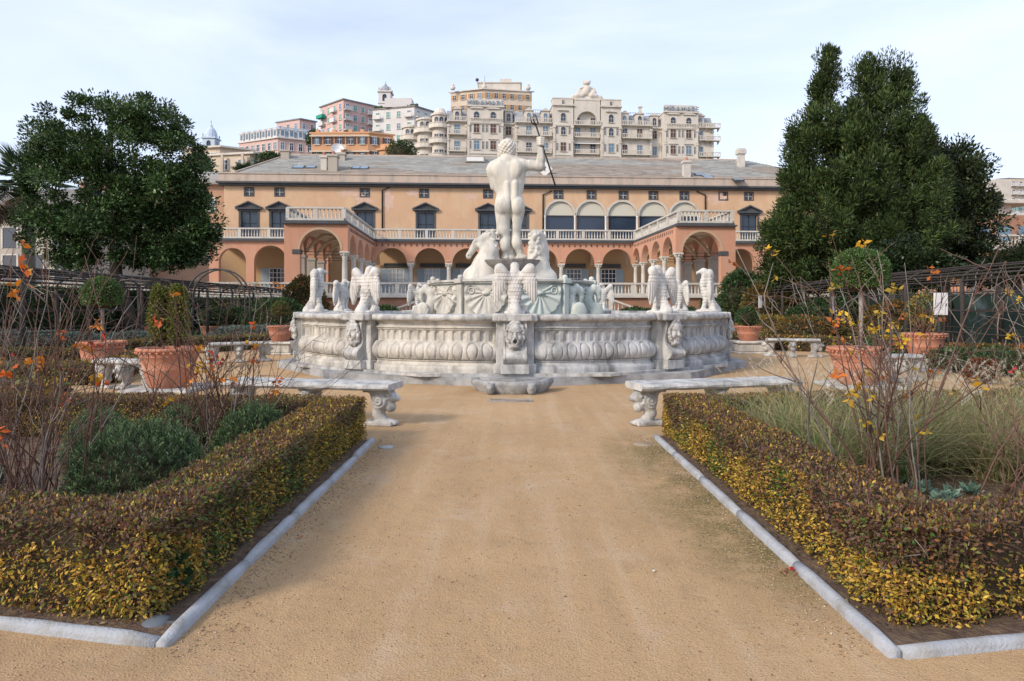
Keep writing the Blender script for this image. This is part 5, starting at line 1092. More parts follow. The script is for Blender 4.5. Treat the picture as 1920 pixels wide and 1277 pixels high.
# ================================================================== clipped hedges
def hedge(name, label, segs, H, size, dens, colf, core='dark_core', bare=None, tw=0):
    """segs: (a, b, width); leaves on every face, tinted by colf(points, normals)"""
    root = thing(name, label, 'hedge', (segs[0][0][0], segs[0][0][1], 0)); o0 = np.array([segs[0][0][0], segs[0][0][1], 0])
    pts = []; nrm = []; boxes = []; mb = MB()
    for a, c_, w in segs:
        a = np.array(a, float); c_ = np.array(c_, float); L_ = np.linalg.norm(c_-a); d_ = (c_-a)/L_; s_ = np.array([-d_[1], d_[0]]); boxes.append((a, d_, s_, L_, w))
        i_ = .055; q = [a+d_*i_-s_*(w/2-i_), c_-d_*i_-s_*(w/2-i_), c_-d_*i_+s_*(w/2-i_), a+d_*i_+s_*(w/2-i_)]; q = [tuple(p_-o0[:2]) for p_ in q]
        mb.prism(q, .02, H-.06)
        for fn, area in (('t', L_*w), ('l', L_*H), ('r', L_*H), ('s', w*H), ('e', w*H)):
            n_ = int(area*dens); u, v = rng.random(n_), rng.random(n_)
            if fn == 't': p_ = a+np.outer(u*L_, d_)+np.outer((v-.5)*w, s_); z = np.full(n_, H); nn_ = np.tile([0,0,1.], (n_,1))
            elif fn in 'lr': sg = 1 if fn == 'l' else -1; p_ = a+np.outer(u*L_, d_)+sg*w/2*s_; z = .02+v*(H-.02); nn_ = np.tile([*(sg*s_), 0], (n_,1))
            else: sg = -1 if fn == 's' else 1; p_ = (a if fn == 's' else c_)+np.outer((u-.5)*w, s_); z = .02+v*(H-.02); nn_ = np.tile([*(sg*d_), 0], (n_,1))
            pts.append(np.column_stack([p_, z])); nrm.append(nn_)
    pts = np.concatenate(pts); nrm = np.concatenate(nrm); keep = np.ones(len(pts), bool)
    for a, d_, s_, L_, w in boxes:
        r_ = pts[:, :2]-a; t = r_@d_; s2 = r_@s_; keep &= ~((t > .03) & (t < L_-.03) & (np.abs(s2) < w/2-.03) & (pts[:, 2] < H-.03))
    if bare is not None: keep &= rng.random(len(pts)) > bare(pts, nrm)
    pts, nrm = pts[keep], nrm[keep]; cols = colf(pts, nrm)
    edge = np.clip((pts[:, 2]-(H-.07))/.07, 0, 1)
    p_ = pts - nrm*(np.abs(rng.normal(0, .030, len(pts)))[:, None]) + nrm*((.018*vnoise(pts, 5, 3)+.014*vnoise(pts, 19, 5))[:, None]); p_[:, 2] -= edge*(nrm[:, 2] < .5)*.01; p_[:, 2] = np.maximum(p_[:, 2], .01)
    ax = nrm*.75 + rng.normal(size=p_.shape)*.7; ax[:, 2] += .15
    me = leaf_mesh('leaves', p_-o0, ax, size*rng.uniform(.45, 1.6, len(p_)), cols, .48, .12, normal=nrm+np.array([0,0,.5])); link('leaves', me, MT['leaf'], root); mb.build('branches', MT[core], root)
    if tw:
        i2 = rng.choice(len(p_), tw); dr = nrm[i2]*.5+rng.normal(size=(tw,3))*.8
        link('twigs', blades_mesh('twigs', p_[i2]-o0-nrm[i2]*.05, dr, rng.uniform(.04,.14,tw), rng.uniform(.003,.007,tw), np.full(tw,.1), palette(tw, [(.24,.17,.12),(.14,.095,.07),(.36,.29,.23)]), 2), MT['blade'], root)['kind'] = 'stuff'
    return root
YEL, GOLD, GRN, OLI, BRN, PUR, RUS = (.55,.375,.06), (.43,.25,.045), (.055,.135,.024), (.16,.17,.035), (.15,.085,.05), (.125,.07,.055), (.25,.12,.045)
def mixcol(n_, wts):                       # wts: (n, 7) weights over the palette above
    C = np.array([YEL, GOLD, GRN, OLI, BRN, PUR, RUS]); w = np.clip(wts, 0, None)+1e-6; w = w/w.sum(1, keepdims=True); cs = np.cumsum(w, 1)
    i = (rng.random(n_)[:, None] > cs).sum(1).clip(0, 6); return np.clip(C[i]*(1+.22*rng.normal(size=(n_,1)))*(1+.07*rng.normal(size=(n_,3))), .004, .8)
def near_cols(side, H):
    def f(p_, n_):
        top = n_[:, 2] > .5; h = p_[:, 2]/H; a = vnoise(p_, 4.5, 11); c_ = vnoise(p_, 3.2, 23); k = len(p_); w = np.zeros((k, 7)); pathside = np.abs(n_[:, 0]) > .7; up = np.clip((h-.62+.42*a+.10*vnoise(p_, 13, 77))/.22, 0, 1)
        y_ = (1.0 if side > 0 else .75)*np.clip(1-up, 0, 1)
        w[:, 0] = y_*(.9+.5*a); w[:, 1] = y_*.7; w[:, 2] = (.8 if side > 0 else 1.1)*np.clip(c_*3.0-.25, 0, 2.5)*(1-up*.5); w[:, 3] = (.40 if side > 0 else .45)+np.where(pathside & (side < 0), .8, 0); w[:, 4] = .15+.8*up; w[:, 5] = .10+.8*up; w[:, 6] = .20+.20*up
        t = np.zeros((k, 7)); g2 = np.clip(vnoise(p_, 2.2, 31)-.15, 0, 1); ty = np.clip(vnoise(p_, 2.6, 37), 0, 1)*(1.5 if side < 0 else .8)
        t[:, 0] = .12+.6*ty; t[:, 1] = .2+.5*ty; t[:, 2] = (.9 if side < 0 else .25)*g2; t[:, 3] = .50+(1.3 if side < 0 else .4)*g2; t[:, 4] = .9; t[:, 5] = 1.0; t[:, 6] = .5
        return mixcol(k, np.where(top[:, None], t, w))
    return f
def front_bare(p_, n_): return np.where((n_[:, 1] < -.6) & (p_[:, 2] > .27), .50*np.clip(vnoise(p_, 5, 41)+.40, 0, 1), np.clip(.75*(p_[:, 2] < .06)+.8*(vnoise(p_, 6, 61)*.6+vnoise(p_, 14, 67)*.6-.50), 0, .9))
HL = .51
hedge('box_hedge', 'clipped golden and bronze hedge enclosing the left bed of rosemary', [((-2.00,3.45),(-2.00,8.15),.46), ((-1.77,3.60),(-7.2,4.77),.42), ((-1.77,7.95),(-6.4,8.5),.45)], HL, .0225, 6400, near_cols(-1, HL), bare=front_bare, tw=11000)
hedge('box_hedge', 'clipped golden and bronze hedge enclosing the right bed of tall grasses', [((2.10,3.35),(2.10,8.4),.46), ((1.87,3.52),(7.2,4.48),.40), ((1.87,8.15),(6.6,8.65),.45)], .52, .0225, 6400, near_cols(1, .52), bare=front_bare, tw=11000)
def far_cols(p_, n_):
    k = len(p_); w = np.zeros((k, 7)); a = vnoise(p_, 1.6, 53); w[:, 0] = .15+.2*a; w[:, 1] = .3+.3*a; w[:, 2] = .25; w[:, 3] = .8-.4*a; w[:, 4] = .8; w[:, 5] = .4; w[:, 6] = .5; return mixcol(k, w)
fh = [('brown clipped hedge behind the left rose bed', [((-6.9,10.4),(-12.8,11.3),.6)], .42), ('long low hedge between the two left plant pots', [((-8.3,14.0),(-15,13.2),.6),((-8.3,14),(-9.6,17.5),.5)], .42), ('low hedge in front of the left lawn', [((-10.6,18.2),(-22,17.6),.6)], .45),
      ('low hedge behind the small stone bench left of the fountain', [((-12.2,21),(-9.3,25.6),.6),((-9.3,25.6),(-7.2,28),.6)], .5), ('low bronze hedge beyond the left terracotta pot on plinth', [((-11.8,30),(-7.0,29.2),.6)], .5),
      ('low hedge behind the right near bench', [((8.7,11.6),(17,11.2),.6)], .42), ('low bronze hedge right of the second right pot', [((10.9,15.6),(20,14.6),.6)], .45), ('low hedge behind the far bench right of the fountain', [((8.0,25.8),(12.4,22.4),.6)], .5), ('bronze hedge beyond the far right bench', [((7.4,29.0),(14.5,27.0),.7)], .55), ('low hedge crossing the right beds', [((11.5,19.2),(20,18.2),.6)], .5), ('low hedge below the terrace shrubs on the right', [((9.0,34),(16,33),.7)], .6)]
for lab, sg, h in fh: hedge('low_hedge', lab, sg, h, .075, 520, far_cols)['group'] = 'low hedges of the parterre'

# ------------------------------------------------------------------ shrubs
def dome_pts(n_, r, flat=.15):
    d_ = unit(rng.normal(size=(n_,3))); d_[:, 2] = np.abs(d_[:, 2])-flat; d_ = unit(d_); return d_*np.array(r), unit(d_/np.array(r))
def rosemary(label, loc, r, n_, pal, needle=.030, name='rosemary_bush'):
    root = thing(name, label, 'bush', loc); p_, nn_ = dome_pts(n_, r, .05); lump = 1+.05*vnoise(p_, 7, 3)+.05*vnoise(p_, 17, 9); p_ = p_*lump[:, None]*rng.uniform(.82, 1.0, (n_,1)); p_[:, 2] = np.maximum(p_[:, 2], .02)
    ax = unit(nn_*.45+np.array([0,0,1.0])+.16*rng.normal(size=p_.shape)); ln = rng.uniform(.06,.115,n_)*(1+.7*(rng.random(n_) < .08)); k = 14
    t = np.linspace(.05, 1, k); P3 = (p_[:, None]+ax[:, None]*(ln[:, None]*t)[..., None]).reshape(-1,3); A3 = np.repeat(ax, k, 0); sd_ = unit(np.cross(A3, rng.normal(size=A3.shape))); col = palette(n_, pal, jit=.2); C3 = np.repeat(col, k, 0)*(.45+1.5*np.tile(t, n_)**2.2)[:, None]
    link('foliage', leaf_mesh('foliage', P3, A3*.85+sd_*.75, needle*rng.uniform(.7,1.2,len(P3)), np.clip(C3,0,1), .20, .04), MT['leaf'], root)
    mb = MB(); mb.blob((0,0,r[2]*.42), (r[0]*.78,r[1]*.78,r[2]*.42), 14, 9); mb.build('branches', MT['dark_core'], root); return root
RP = [(.070,.120,.048),(.052,.092,.038),(.11,.165,.070),(.034,.064,.028)]
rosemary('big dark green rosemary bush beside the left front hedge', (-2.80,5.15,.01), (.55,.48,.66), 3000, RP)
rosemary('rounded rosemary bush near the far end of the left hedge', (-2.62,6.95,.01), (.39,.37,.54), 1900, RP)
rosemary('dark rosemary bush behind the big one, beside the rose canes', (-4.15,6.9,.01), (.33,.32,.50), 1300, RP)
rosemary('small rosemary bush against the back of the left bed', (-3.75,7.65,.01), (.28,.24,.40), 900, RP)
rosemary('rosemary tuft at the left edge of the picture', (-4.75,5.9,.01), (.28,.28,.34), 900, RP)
def bush(name, label, loc, r, n_, size, pal, core=True, cat='shrub', lump=.12, aspect=.5, up=.2, m='leaf', parent=None, w=None):
    root = thing(name, label, cat, loc) if parent is None else parent; off = np.zeros(3) if parent is None else np.array(loc)
    d_ = unit(rng.normal(size=(n_,3))); d_[:, 2] = np.where(d_[:, 2] < -.6, -d_[:, 2], d_[:, 2]); q = d_*np.array(r); q = q*(1+lump*vnoise(q*(1/max(r)), 6, len(label))+lump*.6*vnoise(q*(1/max(r)), 13, 2))[:, None]*rng.uniform(.80, 1.02, (n_,1))
    q[:, 2] += r[2]*.92 if parent is None else 0; 
    if parent is None: q[:, 2] = np.maximum(q[:, 2], .03)
    link('foliage', leaf_mesh('foliage', q+off, d_+np.array([0,0,up])+.6*rng.normal(size=q.shape), size*rng.uniform(.7,1.3,n_), palette(n_, pal, w), aspect, .12, normal=d_+np.array([0,0,.4])), MT[m], root)
    if core: mb = MB(); mb.blob((off[0],off[1],off[2]+(r[2]*.88 if parent is None else 0)), tuple(x*.80 for x in r), 12, 8); mb.build('branches', MT['dark_core'], root)
    return root
DG = [(.035,.075,.025),(.05,.095,.03),(.025,.055,.02),(.07,.11,.035)]; AUT = [(.17,.10,.03),(.10,.11,.03),(.26,.12,.03),(.07,.08,.025)]; SAGE = [(.13,.17,.14),(.17,.21,.18),(.09,.13,.10)]
for lab, px, py, Y, r, pal, s_ in [
  ('olive bronze shrub at the foot of the left palace wing', 572, 0, 41, (1.3,1.1,1.7), AUT, .17), ('dark green clipped shrub left of the terrace stairs', 722, 0, 38, (1.1,1.0,.8), DG, .14), ('yellow green shrub behind the winged eagle', 640, 0, 36, (.9,.8,.7), [(.12,.17,.03),(.16,.2,.04)], .13),
  ('dark green clipped shrub right of the terrace stairs', 1196, 0, 38, (1.5,1.1,.75), DG, .14), ('rounded shrub behind the right eagles', 1288, 0, 37, (.9,.9,.75), DG, .13), ('tall dark shrub at the foot of the right palace wing', 1395, 0, 41, (1.6,1.4,1.9), DG, .17),
  ('bronze shrub beside the dark shrub on the right', 1450, 0, 38, (1.7,1.4,1.6), AUT, .16), ('yellow autumn shrub behind the right pot on plinth', 1440, 0, 30, (1.4,1.0,.6), [(.2,.16,.03),(.12,.12,.03),(.3,.17,.03)], .11), ('autumn shrub with orange leaves right of the far bench', 1520, 0, 27, (1.5,1.0,.6), AUT, .11),
  ('grey green lavender mound left of the fountain', 470, 0, 27, (1.8,.8,.42), SAGE, .1), ('grey green lavender mound beside the lawn', 60, 0, 22, (2.6,.9,.4), SAGE, .1), ('grey green mound under the low pergola rails', 250, 0, 24, (1.5,.9,.35), SAGE, .1), ('green cushion plant right of the second right pot', 1800, 0, 16.5, (.9,.6,.3), RP, .07), ('green cushion plant at the right edge', 1895, 0, 15.5, (.8,.6,.32), RP, .07),
  ('crimson leaved shrub at the right edge of the beds', 1842, 0, 14.0, (.30,.3,.26), [(.25,.03,.035),(.18,.05,.03),(.12,.09,.03),(.10,.07,.03)], .06), ('green cushion beyond the right near bench', 1690, 0, 21, (1.2,.8,.4), RP, .08), ('dark shrub between pergola and pots on the left', 520, 0, 33, (1.6,1.2,1.0), DG, .14), ('dark citrus shrub at the left pergola', 140, 0, 33, (1.6,1.3,1.2), DG, .14), ('dark leafy shrub beneath the right pergola', 1560, 0, 31, (1.7,1.3,1.0), DG, .14), ('dark shrub in front of the green netting', 1680, 0, 24, (1.2,1.0,.9), AUT, .12)]:
    bush('garden_shrub', lab, ((px-960)/F*Y, Y, 0), r, int(900+2600*r[0]*r[2]/max(.6, (s_/.11)**1.2)), s_, pal)['group'] = 'shrubs in the beds'
bush('ivy_sprig', 'small dark green ivy sprig at the corner of the left hedge', (-1.86,3.66,.05), (.09,.09,.13), 90, .06, [(.02,.055,.025),(.03,.07,.03)], False, 'plant', .1, .8, .2, 'glossy_leaf')
# lamb's ear rosettes
for lab, x, y, s_ in (('silvery green lambs ear rosettes inside the right front hedge', 3.68, 5.6, 1.5), ('small silvery rosette tucked against the right hedge', 3.16, 6.05, .9)):
    root = thing('leafy_rosette', lab, 'plant', (x,y,.018)); n_ = int(150*s_); c_ = rng.integers(0, 7, n_); cx_ = rng.uniform(-.32,.32,7)*s_; cy_ = rng.uniform(-.12,.12,7)*s_; an = rng.uniform(0,6.28,n_); el2 = rng.uniform(.25,1.1,n_)
    link('foliage', leaf_mesh('foliage', np.column_stack([cx_[c_],cy_[c_],np.full(n_,.01)]), np.column_stack([np.cos(an)*np.cos(el2),np.sin(an)*np.cos(el2),np.sin(el2)]), rng.uniform(.07,.13,n_), palette(n_, [(.17,.27,.21),(.22,.32,.26),(.12,.2,.15)]), .42, .1), MT['leaf'], root)
# fountain grass
root = thing('fountain_grass', 'mass of green and straw fountain grass with pale plumes in the right bed', 'grass', (4.2,6.2,0)); root['kind'] = 'stuff'
tus = [(x, y) for x, y in rng.uniform((2.5,5.3),(7.0,8.0),(120,2)) if y > 5.95+.10*(x-2.5) or (x > 5.2 and y > 5.6)]
B, Dv, Ln, Cc, Tc = [], [], [], [], []; hb, hd = [], []
for x, y in tus:
    n_ = 210; an = rng.uniform(0,6.28,n_); tl = np.abs(rng.normal(.38,.22,n_)); B.append(np.column_stack([x-4.2+.06*rng.normal(size=n_), y-6.2+.06*rng.normal(size=n_), np.full(n_,.015)])); Dv.append(np.column_stack([np.cos(an)*np.sin(tl), np.sin(an)*np.sin(tl), np.cos(tl)])); Ln.append(rng.uniform(.45,1.2,n_))
    strawy = np.clip(.48+.28*(x > 3.9)+.2*rng.normal(), .1, .9); Cc.append(np.where(rng.random((n_,1)) < strawy, palette(n_, [(.46,.38,.21),(.36,.29,.15)]), palette(n_, [(.11,.19,.05),(.15,.23,.07),(.08,.14,.04)]))); Tc.append(palette(n_, [(.40,.32,.18),(.20,.24,.09)]))
    for _ in range(5):
        a_, t_ = rng.uniform(0,6.28), rng.uniform(.15,.6); d_ = np.array([math.cos(a_)*math.sin(t_), math.sin(a_)*math.sin(t_), math.cos(t_)]); hb.append(np.array([x-4.2,y-6.2,.02])+d_*rng.uniform(.72,1.02)); hd.append(d_+np.array([.35*math.cos(a_),.35*math.sin(a_),-.15]))
B, Dv, Ln, Cc, Tc = map(np.concatenate, (B, Dv, Ln, Cc, Tc)); n_ = len(B)
link('blades', blades_mesh('blades', B, Dv, Ln, rng.uniform(.006,.013,n_), rng.uniform(.3,.9,n_), Cc, 3, Tc), MT['blade'], root)['kind'] = 'stuff'
hb, hd = np.array(hb), unit(np.array(hd)); k = 62; n_ = len(hb); t = rng.random((n_,k)); ctr = hb[:, None]+hd[:, None]*(t*.14)[..., None]; rd = unit(np.cross(np.repeat(hd,k,0), rng.normal(size=(n_*k,3))))
link('plumes', blades_mesh('plumes', ctr.reshape(-1,3), rd+np.repeat(hd,k,0)*.9, rng.uniform(.018,.045,n_*k)*(1-.5*t.ravel()), np.full(n_*k,.0026), np.full(n_*k,.1), palette(n_*k, [(.70,.63,.50),(.60,.53,.41),(.76,.70,.58)]), 1), MT['blade'], root)['kind'] = 'stuff'
link('stalks', blades_mesh('stalks', hb-hd*np.array([[.5]])*0-np.column_stack([hd[:,0]*.25,hd[:,1]*.25,hb[:,2]-.02]), np.column_stack([hd[:,0]*.25,hd[:,1]*.25,hb[:,2]]), np.linalg.norm(np.column_stack([hd[:,0]*.25,hd[:,1]*.25,hb[:,2]-.0]),axis=1), np.full(n_,.004), np.zeros(n_), palette(n_, [(.42,.34,.2)]), 2), MT['blade'], root)['kind'] = 'stuff'
# ------------------------------------------------------------------ bare rose bushes
def rose(label, loc, n_, hmin, hmax, spread, lean, leafpal, nclus, seed, grey=.15, rad=.008, thin=1.0):
    r_ = random.Random(seed); root = thing('rose_bush', label, 'rose bush', loc, group='bare rose bushes'); mb = MB(); mb.m = 0; tips = []
    for i in range(n_):
        a = r_.uniform(0,6.28); st = Vector((.16*r_.gauss(0,1), .12*r_.gauss(0,1), .01)); tl = abs(r_.gauss(0,spread))+.06; d_ = Vector((math.cos(a)*tl+lean*r_.random(), math.sin(a)*tl, 1)).normalized(); L_ = r_.uniform(hmin,hmax); pts = [st]; n2 = 9; q = d_.copy(); mb.m = 1 if r_.random() < grey else 0; rr0 = rad*r_.uniform(.6,1.35)
        for k in range(n2):
            q = (q + Vector((r_.gauss(0,.10), r_.gauss(0,.10), r_.gauss(0,.05)-.035*(k > 4)*r_.random()*2))).normalized(); pts.append(pts[-1]+q*L_/n2)
        mb.tube(pts, [rr0*(1-.72*k/n2) for k in range(n2+1)], 5); tips.append((pts[-1], q))
        for _ in range(r_.randint(2,5)):
            k = r_.randint(3,8); s2 = pts[k]; q2 = (q+Vector((r_.gauss(0,.7), r_.gauss(0,.7), r_.gauss(.1,.4)))).normalized(); p2 = [s2]; l2 = r_.uniform(.15,.55)*thin
            for j in range(4): q2 = (q2+Vector((r_.gauss(0,.16), r_.gauss(0,.16), r_.gauss(.03,.12)))).normalized(); p2.append(p2[-1]+q2*l2/4)
            mb.tube(p2, [rr0*.5*(1-.15*j) for j in range(5)], 4); tips.append((p2[-1], q2))
    mb.build('canes', [MT['cane'], MT['cane_grey']], root)
    P3, A3, C3 = [], [], []; sel = r_.sample(tips, min(nclus, len(tips)))
    for tp, q in sel:
        c_ = np.array(leafpal[r_.randrange(len(leafpal))])
        for _ in range(r_.randint(4,9)): P3.append(np.array(tp)+.02*rng.normal(size=3)); A3.append(np.array([r_.gauss(0,.8), r_.gauss(0,.8), r_.gauss(-.15,.5)])); C3.append(c_*r_.uniform(.7,1.25))
    if P3: link('foliage', leaf_mesh('foliage', np.array(P3), np.array(A3), rng.uniform(.04,.08,len(P3)), np.clip(np.array(C3),0,1), .55, .12), MT['leaf'], root)
    return root
FIRE = [(.62,.13,.02),(.58,.30,.02),(.45,.05,.03),(.60,.20,.02)]; GLD = [(.60,.38,.02),(.55,.30,.02),(.45,.30,.04),(.50,.14,.02)]
rose('tall tangled bare rose bush at the far left behind the front hedge', (-3.45,4.95,.015), 66, 1.0, 2.25, .30, -.05, FIRE, 22, 1, .2, .0065)
rose('bare rose bush with orange leaf tufts behind the rosemary bushes', (-3.15,7.1,.015), 52, .9, 1.95, .32, .15, FIRE, 22, 2, .1, .0065)
rose('spreading bare rose bush with long arching canes leaning over the bench', (-2.95,7.5,.015), 16, 1.2, 1.9, .55, .55, FIRE, 5, 5, .1, .006)
rose('bare rose bush among the left mid beds', (-6.3,8.0,.015), 48, 1.1, 2.2, .35, 0, FIRE, 26, 3, .2, .007)
rose('tall bare rose bush with yellow leaves rising from the grasses', (2.98,5.55,.015), 26, 1.2, 2.35, .28, -.08, GLD, 26, 4, .25, .009)
rose('slender rose bush with a few gold leaves behind the tall one', (3.9,7.0,.015), 22, 1.2, 2.3, .35, .1, GLD, 22, 6, .25, .007)
rose('red leaved bare rose bush at the right edge', (4.25,5.6,.015), 18, .8, 1.5, .32, .1, [(.42,.02,.05),(.5,.04,.05),(.35,.06,.04)], 9, 7, .15, .008)
rose('arching rose bush with golden leaves before the right pergola', (6.4,8.0,.015), 22, 1.2, 2.3, .4, 0, GLD, 12, 8, .2)

# ------------------------------------------------------------------ stone benches
s = SDF((-.15,-.36,-.005), (.15,.20,.50), .011); A = s.add                     # bench leg: lion monopod, head to -y
A(s.box((0,.02,.475),(.115,.19,.03),.01), .02); A(s.box((0,.0,.03),(.11,.20,.03),.01), .02)
for a_, c_, ra, rb in (((0,.02,.44),(0,-.02,.33),.12,.13),((0,-.02,.33),(0,.03,.16),.11,.07),((0,.03,.16),(0,-.04,.07),.07,.07)): A(s.cap(a_,c_,ra,rb), .05)
A(s.ell((0,-.16,.38),(.085,.09,.085)), .03); A(s.ell((0,-.24,.365),(.045,.05,.042)), .02); A(s.ell((0,-.15,.25),(.075,.075,.075)), .03); A(s.ell((0,-.13,.04),(.075,.10,.05)), .02)
for q in (-1,1):
    A(s.ell((q*.07,-.13,.46),.03), .015); s.sub(s.ell((q*.045,-.235,.40),.015), .006)
    for t in (-.03,.03): A(s.ell((q*.03+t*.6,-.215,.035),(.018,.035,.028)), .008)
    rr = np.sqrt((s.Y+.02)**2+(s.Z-.34)**2); s.d = s.d + np.where((np.sign(s.X) == q) & (rr < .12), .008*np.cos(rr*140-np.arctan2(s.Z-.34, s.Y+.02)), 0)
for k in range(26): a_ = k*.7; A(s.ell((.085*math.cos(a_), -.12+.03*math.sin(k*1.7), .30+.005*k), .022), .008)
legm = s.mesh('leg'); legm.materials.append(MT['marble_worn'])
def bench(label, a, c_, w=.48, flip=1, zt=.565, curve=.0, legs=3):
    a = Vector(a); c_ = Vector(c_); L_ = (c_-a).length; an = math.atan2(c_.y-a.y, c_.x-a.x); root = thing('stone_bench', label, 'bench', (a.x,a.y,0), an, 'stone benches round the fountain')
    n_ = 16; mb = MB(); prof_ = [(-w/2+.03,.0),(-w/2-.005,.03),(-w/2-.005,.055),(-w/2+.02,.085),(w/2-.02,.085),(w/2+.005,.055),(w/2+.005,.03),(w/2-.03,0)]; vs_ = []; m_ = len(prof_)
    for i in range(n_+1):
        x = L_*i/n_; cv = curve*math.sin(math.pi*i/n_); e = .93 if i in (0,n_) else 1
        for y, z in prof_: vs_.append((x, y*e+cv+random.uniform(-.006,.006), .485+z+random.uniform(-.003,.003)))
    mb.add(vs_, [(i*m_+j, (i+1)*m_+j, (i+1)*m_+(j+1)%m_, i*m_+(j+1)%m_) for i in range(n_) for j in range(m_)] + [list(range(m_))[::-1], list(range(n_*m_,(n_+1)*m_))]); mb.build('seat', MT['marble_worn'], root)
    for i in range(legs):
        x = L_*(.09+.82*i/(legs-1)); o = link('leg', legm, None, root, (x, curve*math.sin(math.pi*x/L_), 0), R(180) if flip < 0 else 0)
        if i == 0: o.rotation_euler = (0,0,R(-90))
        if i == legs-1: o.rotation_euler = (0,0,R(90))
    return root
bench('weathered marble bench behind the right hedge, lion leg facing the path', (1.62,9.1), (3.98,9.75), .56)
bench('weathered marble bench behind the left hedge, lion leg facing the path', (-3.95,9.65), (-1.55,9.1), .56)
bench('far marble bench on the left beyond the gravel circle', (-8.4,18.9), (-7.0,19.6), .45); bench('far marble bench on the right beyond the gravel circle', (8.0,21.5), (9.5,21.1), .45)
bench('marble bench beside the left topiary pot', (-8.0,13.3), (-6.8,12.9), .45); bench('marble bench beside the right topiary pot', (7.4,14.2), (8.6,14.5), .45)
# ------------------------------------------------------------------ terracotta pots
def pot_me(r, h):
    mb = MB(); mb.lathe([(r*.60,0),(r*.64,.02),(r*.80,h*.45),(r*.815,h*.47),(r*.80,h*.49),(r*.90,h*.77),(r*.93,h*.785),(r*.91,h*.80),(r*.95,h*.90),(r*1.0,h*.915),(r*1.03,h*.95),(r*1.0,h),(r*.92,h),(r*.90,h*.93)], 36, caps=True); return mb
def pot(label, loc, r, h, plinth=0, group='terracotta pots round the fountain'):
    root = thing('terracotta_pot', label, 'pot', loc, group=group); pot_me(r,h).build('body', MT['terracotta'], root)
    mb = MB()
    for i in range(30): a = 2*math.pi*i/30; mb.blob((r*1.0*math.cos(a), r*1.0*math.sin(a), h*.885), (r*.055,r*.055,h*.035), 6, 4)
    mb.build('scalloped_band', MT['terracotta'], root); mb = MB(); mb.lathe([(r*.91,h*.91),(.01,h*.93)], 24, caps=False); mb.build('soil', MT['soil'], root); return root
def plinth(label, loc, w, h):
    root = thing('stone_plinth', label, 'plinth', loc, group='plinths under the pots'); mb = MB(); mb.bbox(-w*.46,w*.46,-w*.46,w*.46,.06,h-.08,.03); mb.build('block', MT['marble'], root); mb = MB(); mb.bbox(-w*.52,w*.52,-w*.52,w*.52,h-.08,h,.02); mb.build('cap', MT['marble'], root); mb = MB(); mb.bbox(-w*.52,w*.52,-w*.52,w*.52,0,.06,.015); mb.build('foot', MT['marble'], root)
TOP = [(.07,.135,.036),(.09,.165,.045),(.055,.11,.033),(.125,.19,.06)]
def topiary(label, loc, z0, zc, r, stemr=.035, n_=5200, size=.05, pal=TOP):
    root = thing('topiary_tree', label, 'topiary', loc, group='ball topiary trees'); mb = MB(); mb.tube([(0,0,z0),(.02,0,(z0+zc)/2),(0,0,zc)], stemr, 8); mb.build('trunk', MT['cane_grey'], root)
    bush('x', label, (0,0,zc), (r,r,r*.92), n_, size, pal, True, lump=.035, parent=root, up=.1); return root
def gp(px, Y, z=0): return Vector(((px-960)/F*Y, Y, z))
SLAB = MB().bbox(-.62,.62,-.62,.62,0,.07,.015).mesh('stone_slab')
def slab(label, loc): o = link('stone_slab', SLAB, MT['marble_worn'], None, loc); tag(o, label, 'slab', 'slabs under the pots')
L1 = gp(317,12.9); slab('flat stone slab under the big left pot with columns of leaves', L1); pot('big terracotta pot with twin leafy columns, left of the path', L1+Vector((0,0,.07)), .56, .74)
tw_ = thing('columnar_shrub', 'twin upright yellow green columns growing in the big left pot', 'shrub', L1+Vector((0,0,.07)))
for dx in (-.17,.17): bush('x','col',(dx,0,1.28),(.19,.19,.68),2600,.055,[(.17,.20,.035),(.11,.15,.03),(.25,.22,.04),(.08,.11,.025)],True,lump=.10,parent=tw_); 
mb = MB(); mb.tube([(-.1,0,.65),(-.17,0,1.3)],.025,6); mb.tube([(.1,0,.65),(.17,0,1.3)],.025,6); mb.build('stem', MT['cane_grey'], tw_)
L2 = gp(191,16); slab('flat stone slab under the left ball topiary pot', L2); pot('terracotta pot with a ball topiary, far left', L2+Vector((0,0,.07)), .52, .70); topiary('ball topiary on a bare stem in the far left pot', L2+Vector((0,0,.07)), .6, 1.78, .44)
L3 = gp(526,22.6); plinth('white plinth under the pot left of the fountain', L3, .95, .42); pot('terracotta pot on a plinth left of the fountain', L3+Vector((0,0,.42)), .44, .52); topiary('small ball topiary in the pot left of the fountain', L3+Vector((0,0,.42)), .45, 1.05, .28, .02, 1500, .06, AUT+TOP)
L4 = gp(1403,23); plinth('white plinth under the pot right of the fountain', L4, .95, .42); pot('terracotta pot on a plinth right of the fountain', L4+Vector((0,0,.42)), .44, .50); cn = thing('potted_shrub', 'small dark shrub in the pot right of the fountain', 'shrub', L4+Vector((0,0,.42))); bush('x','c',(0,0,.75),(.33,.33,.36),1500,.06,DG,True,parent=cn); mb = MB(); mb.tube([(0,0,.44),(0,0,.7)],.03,6); mb.build('stem', MT['bark'], cn)
L5 = gp(1607,13.4); slab('flat stone slab under the right ball topiary pot', L5); pot('big terracotta pot with a tall ball topiary, right of the path', L5+Vector((0,0,.07)), .54, .72); topiary('large ball topiary on a tall bare stem in the big right pot', L5+Vector((.06,0,.07)), .6, 2.17, .51, .04, 7500)
L6 = gp(1733,17); slab('flat stone slab under the second right pot', L6); pot('terracotta pot with thin yellowing stems, second on the right', L6+Vector((0,0,.30)), .50, .62); mb = MB(); mb.bbox(-.5,.5,-.5,.5,.07,.30,.02); tag(mb.build('stone_block', MT['marble'], None, L6), 'low stone block under the second right pot', 'block')
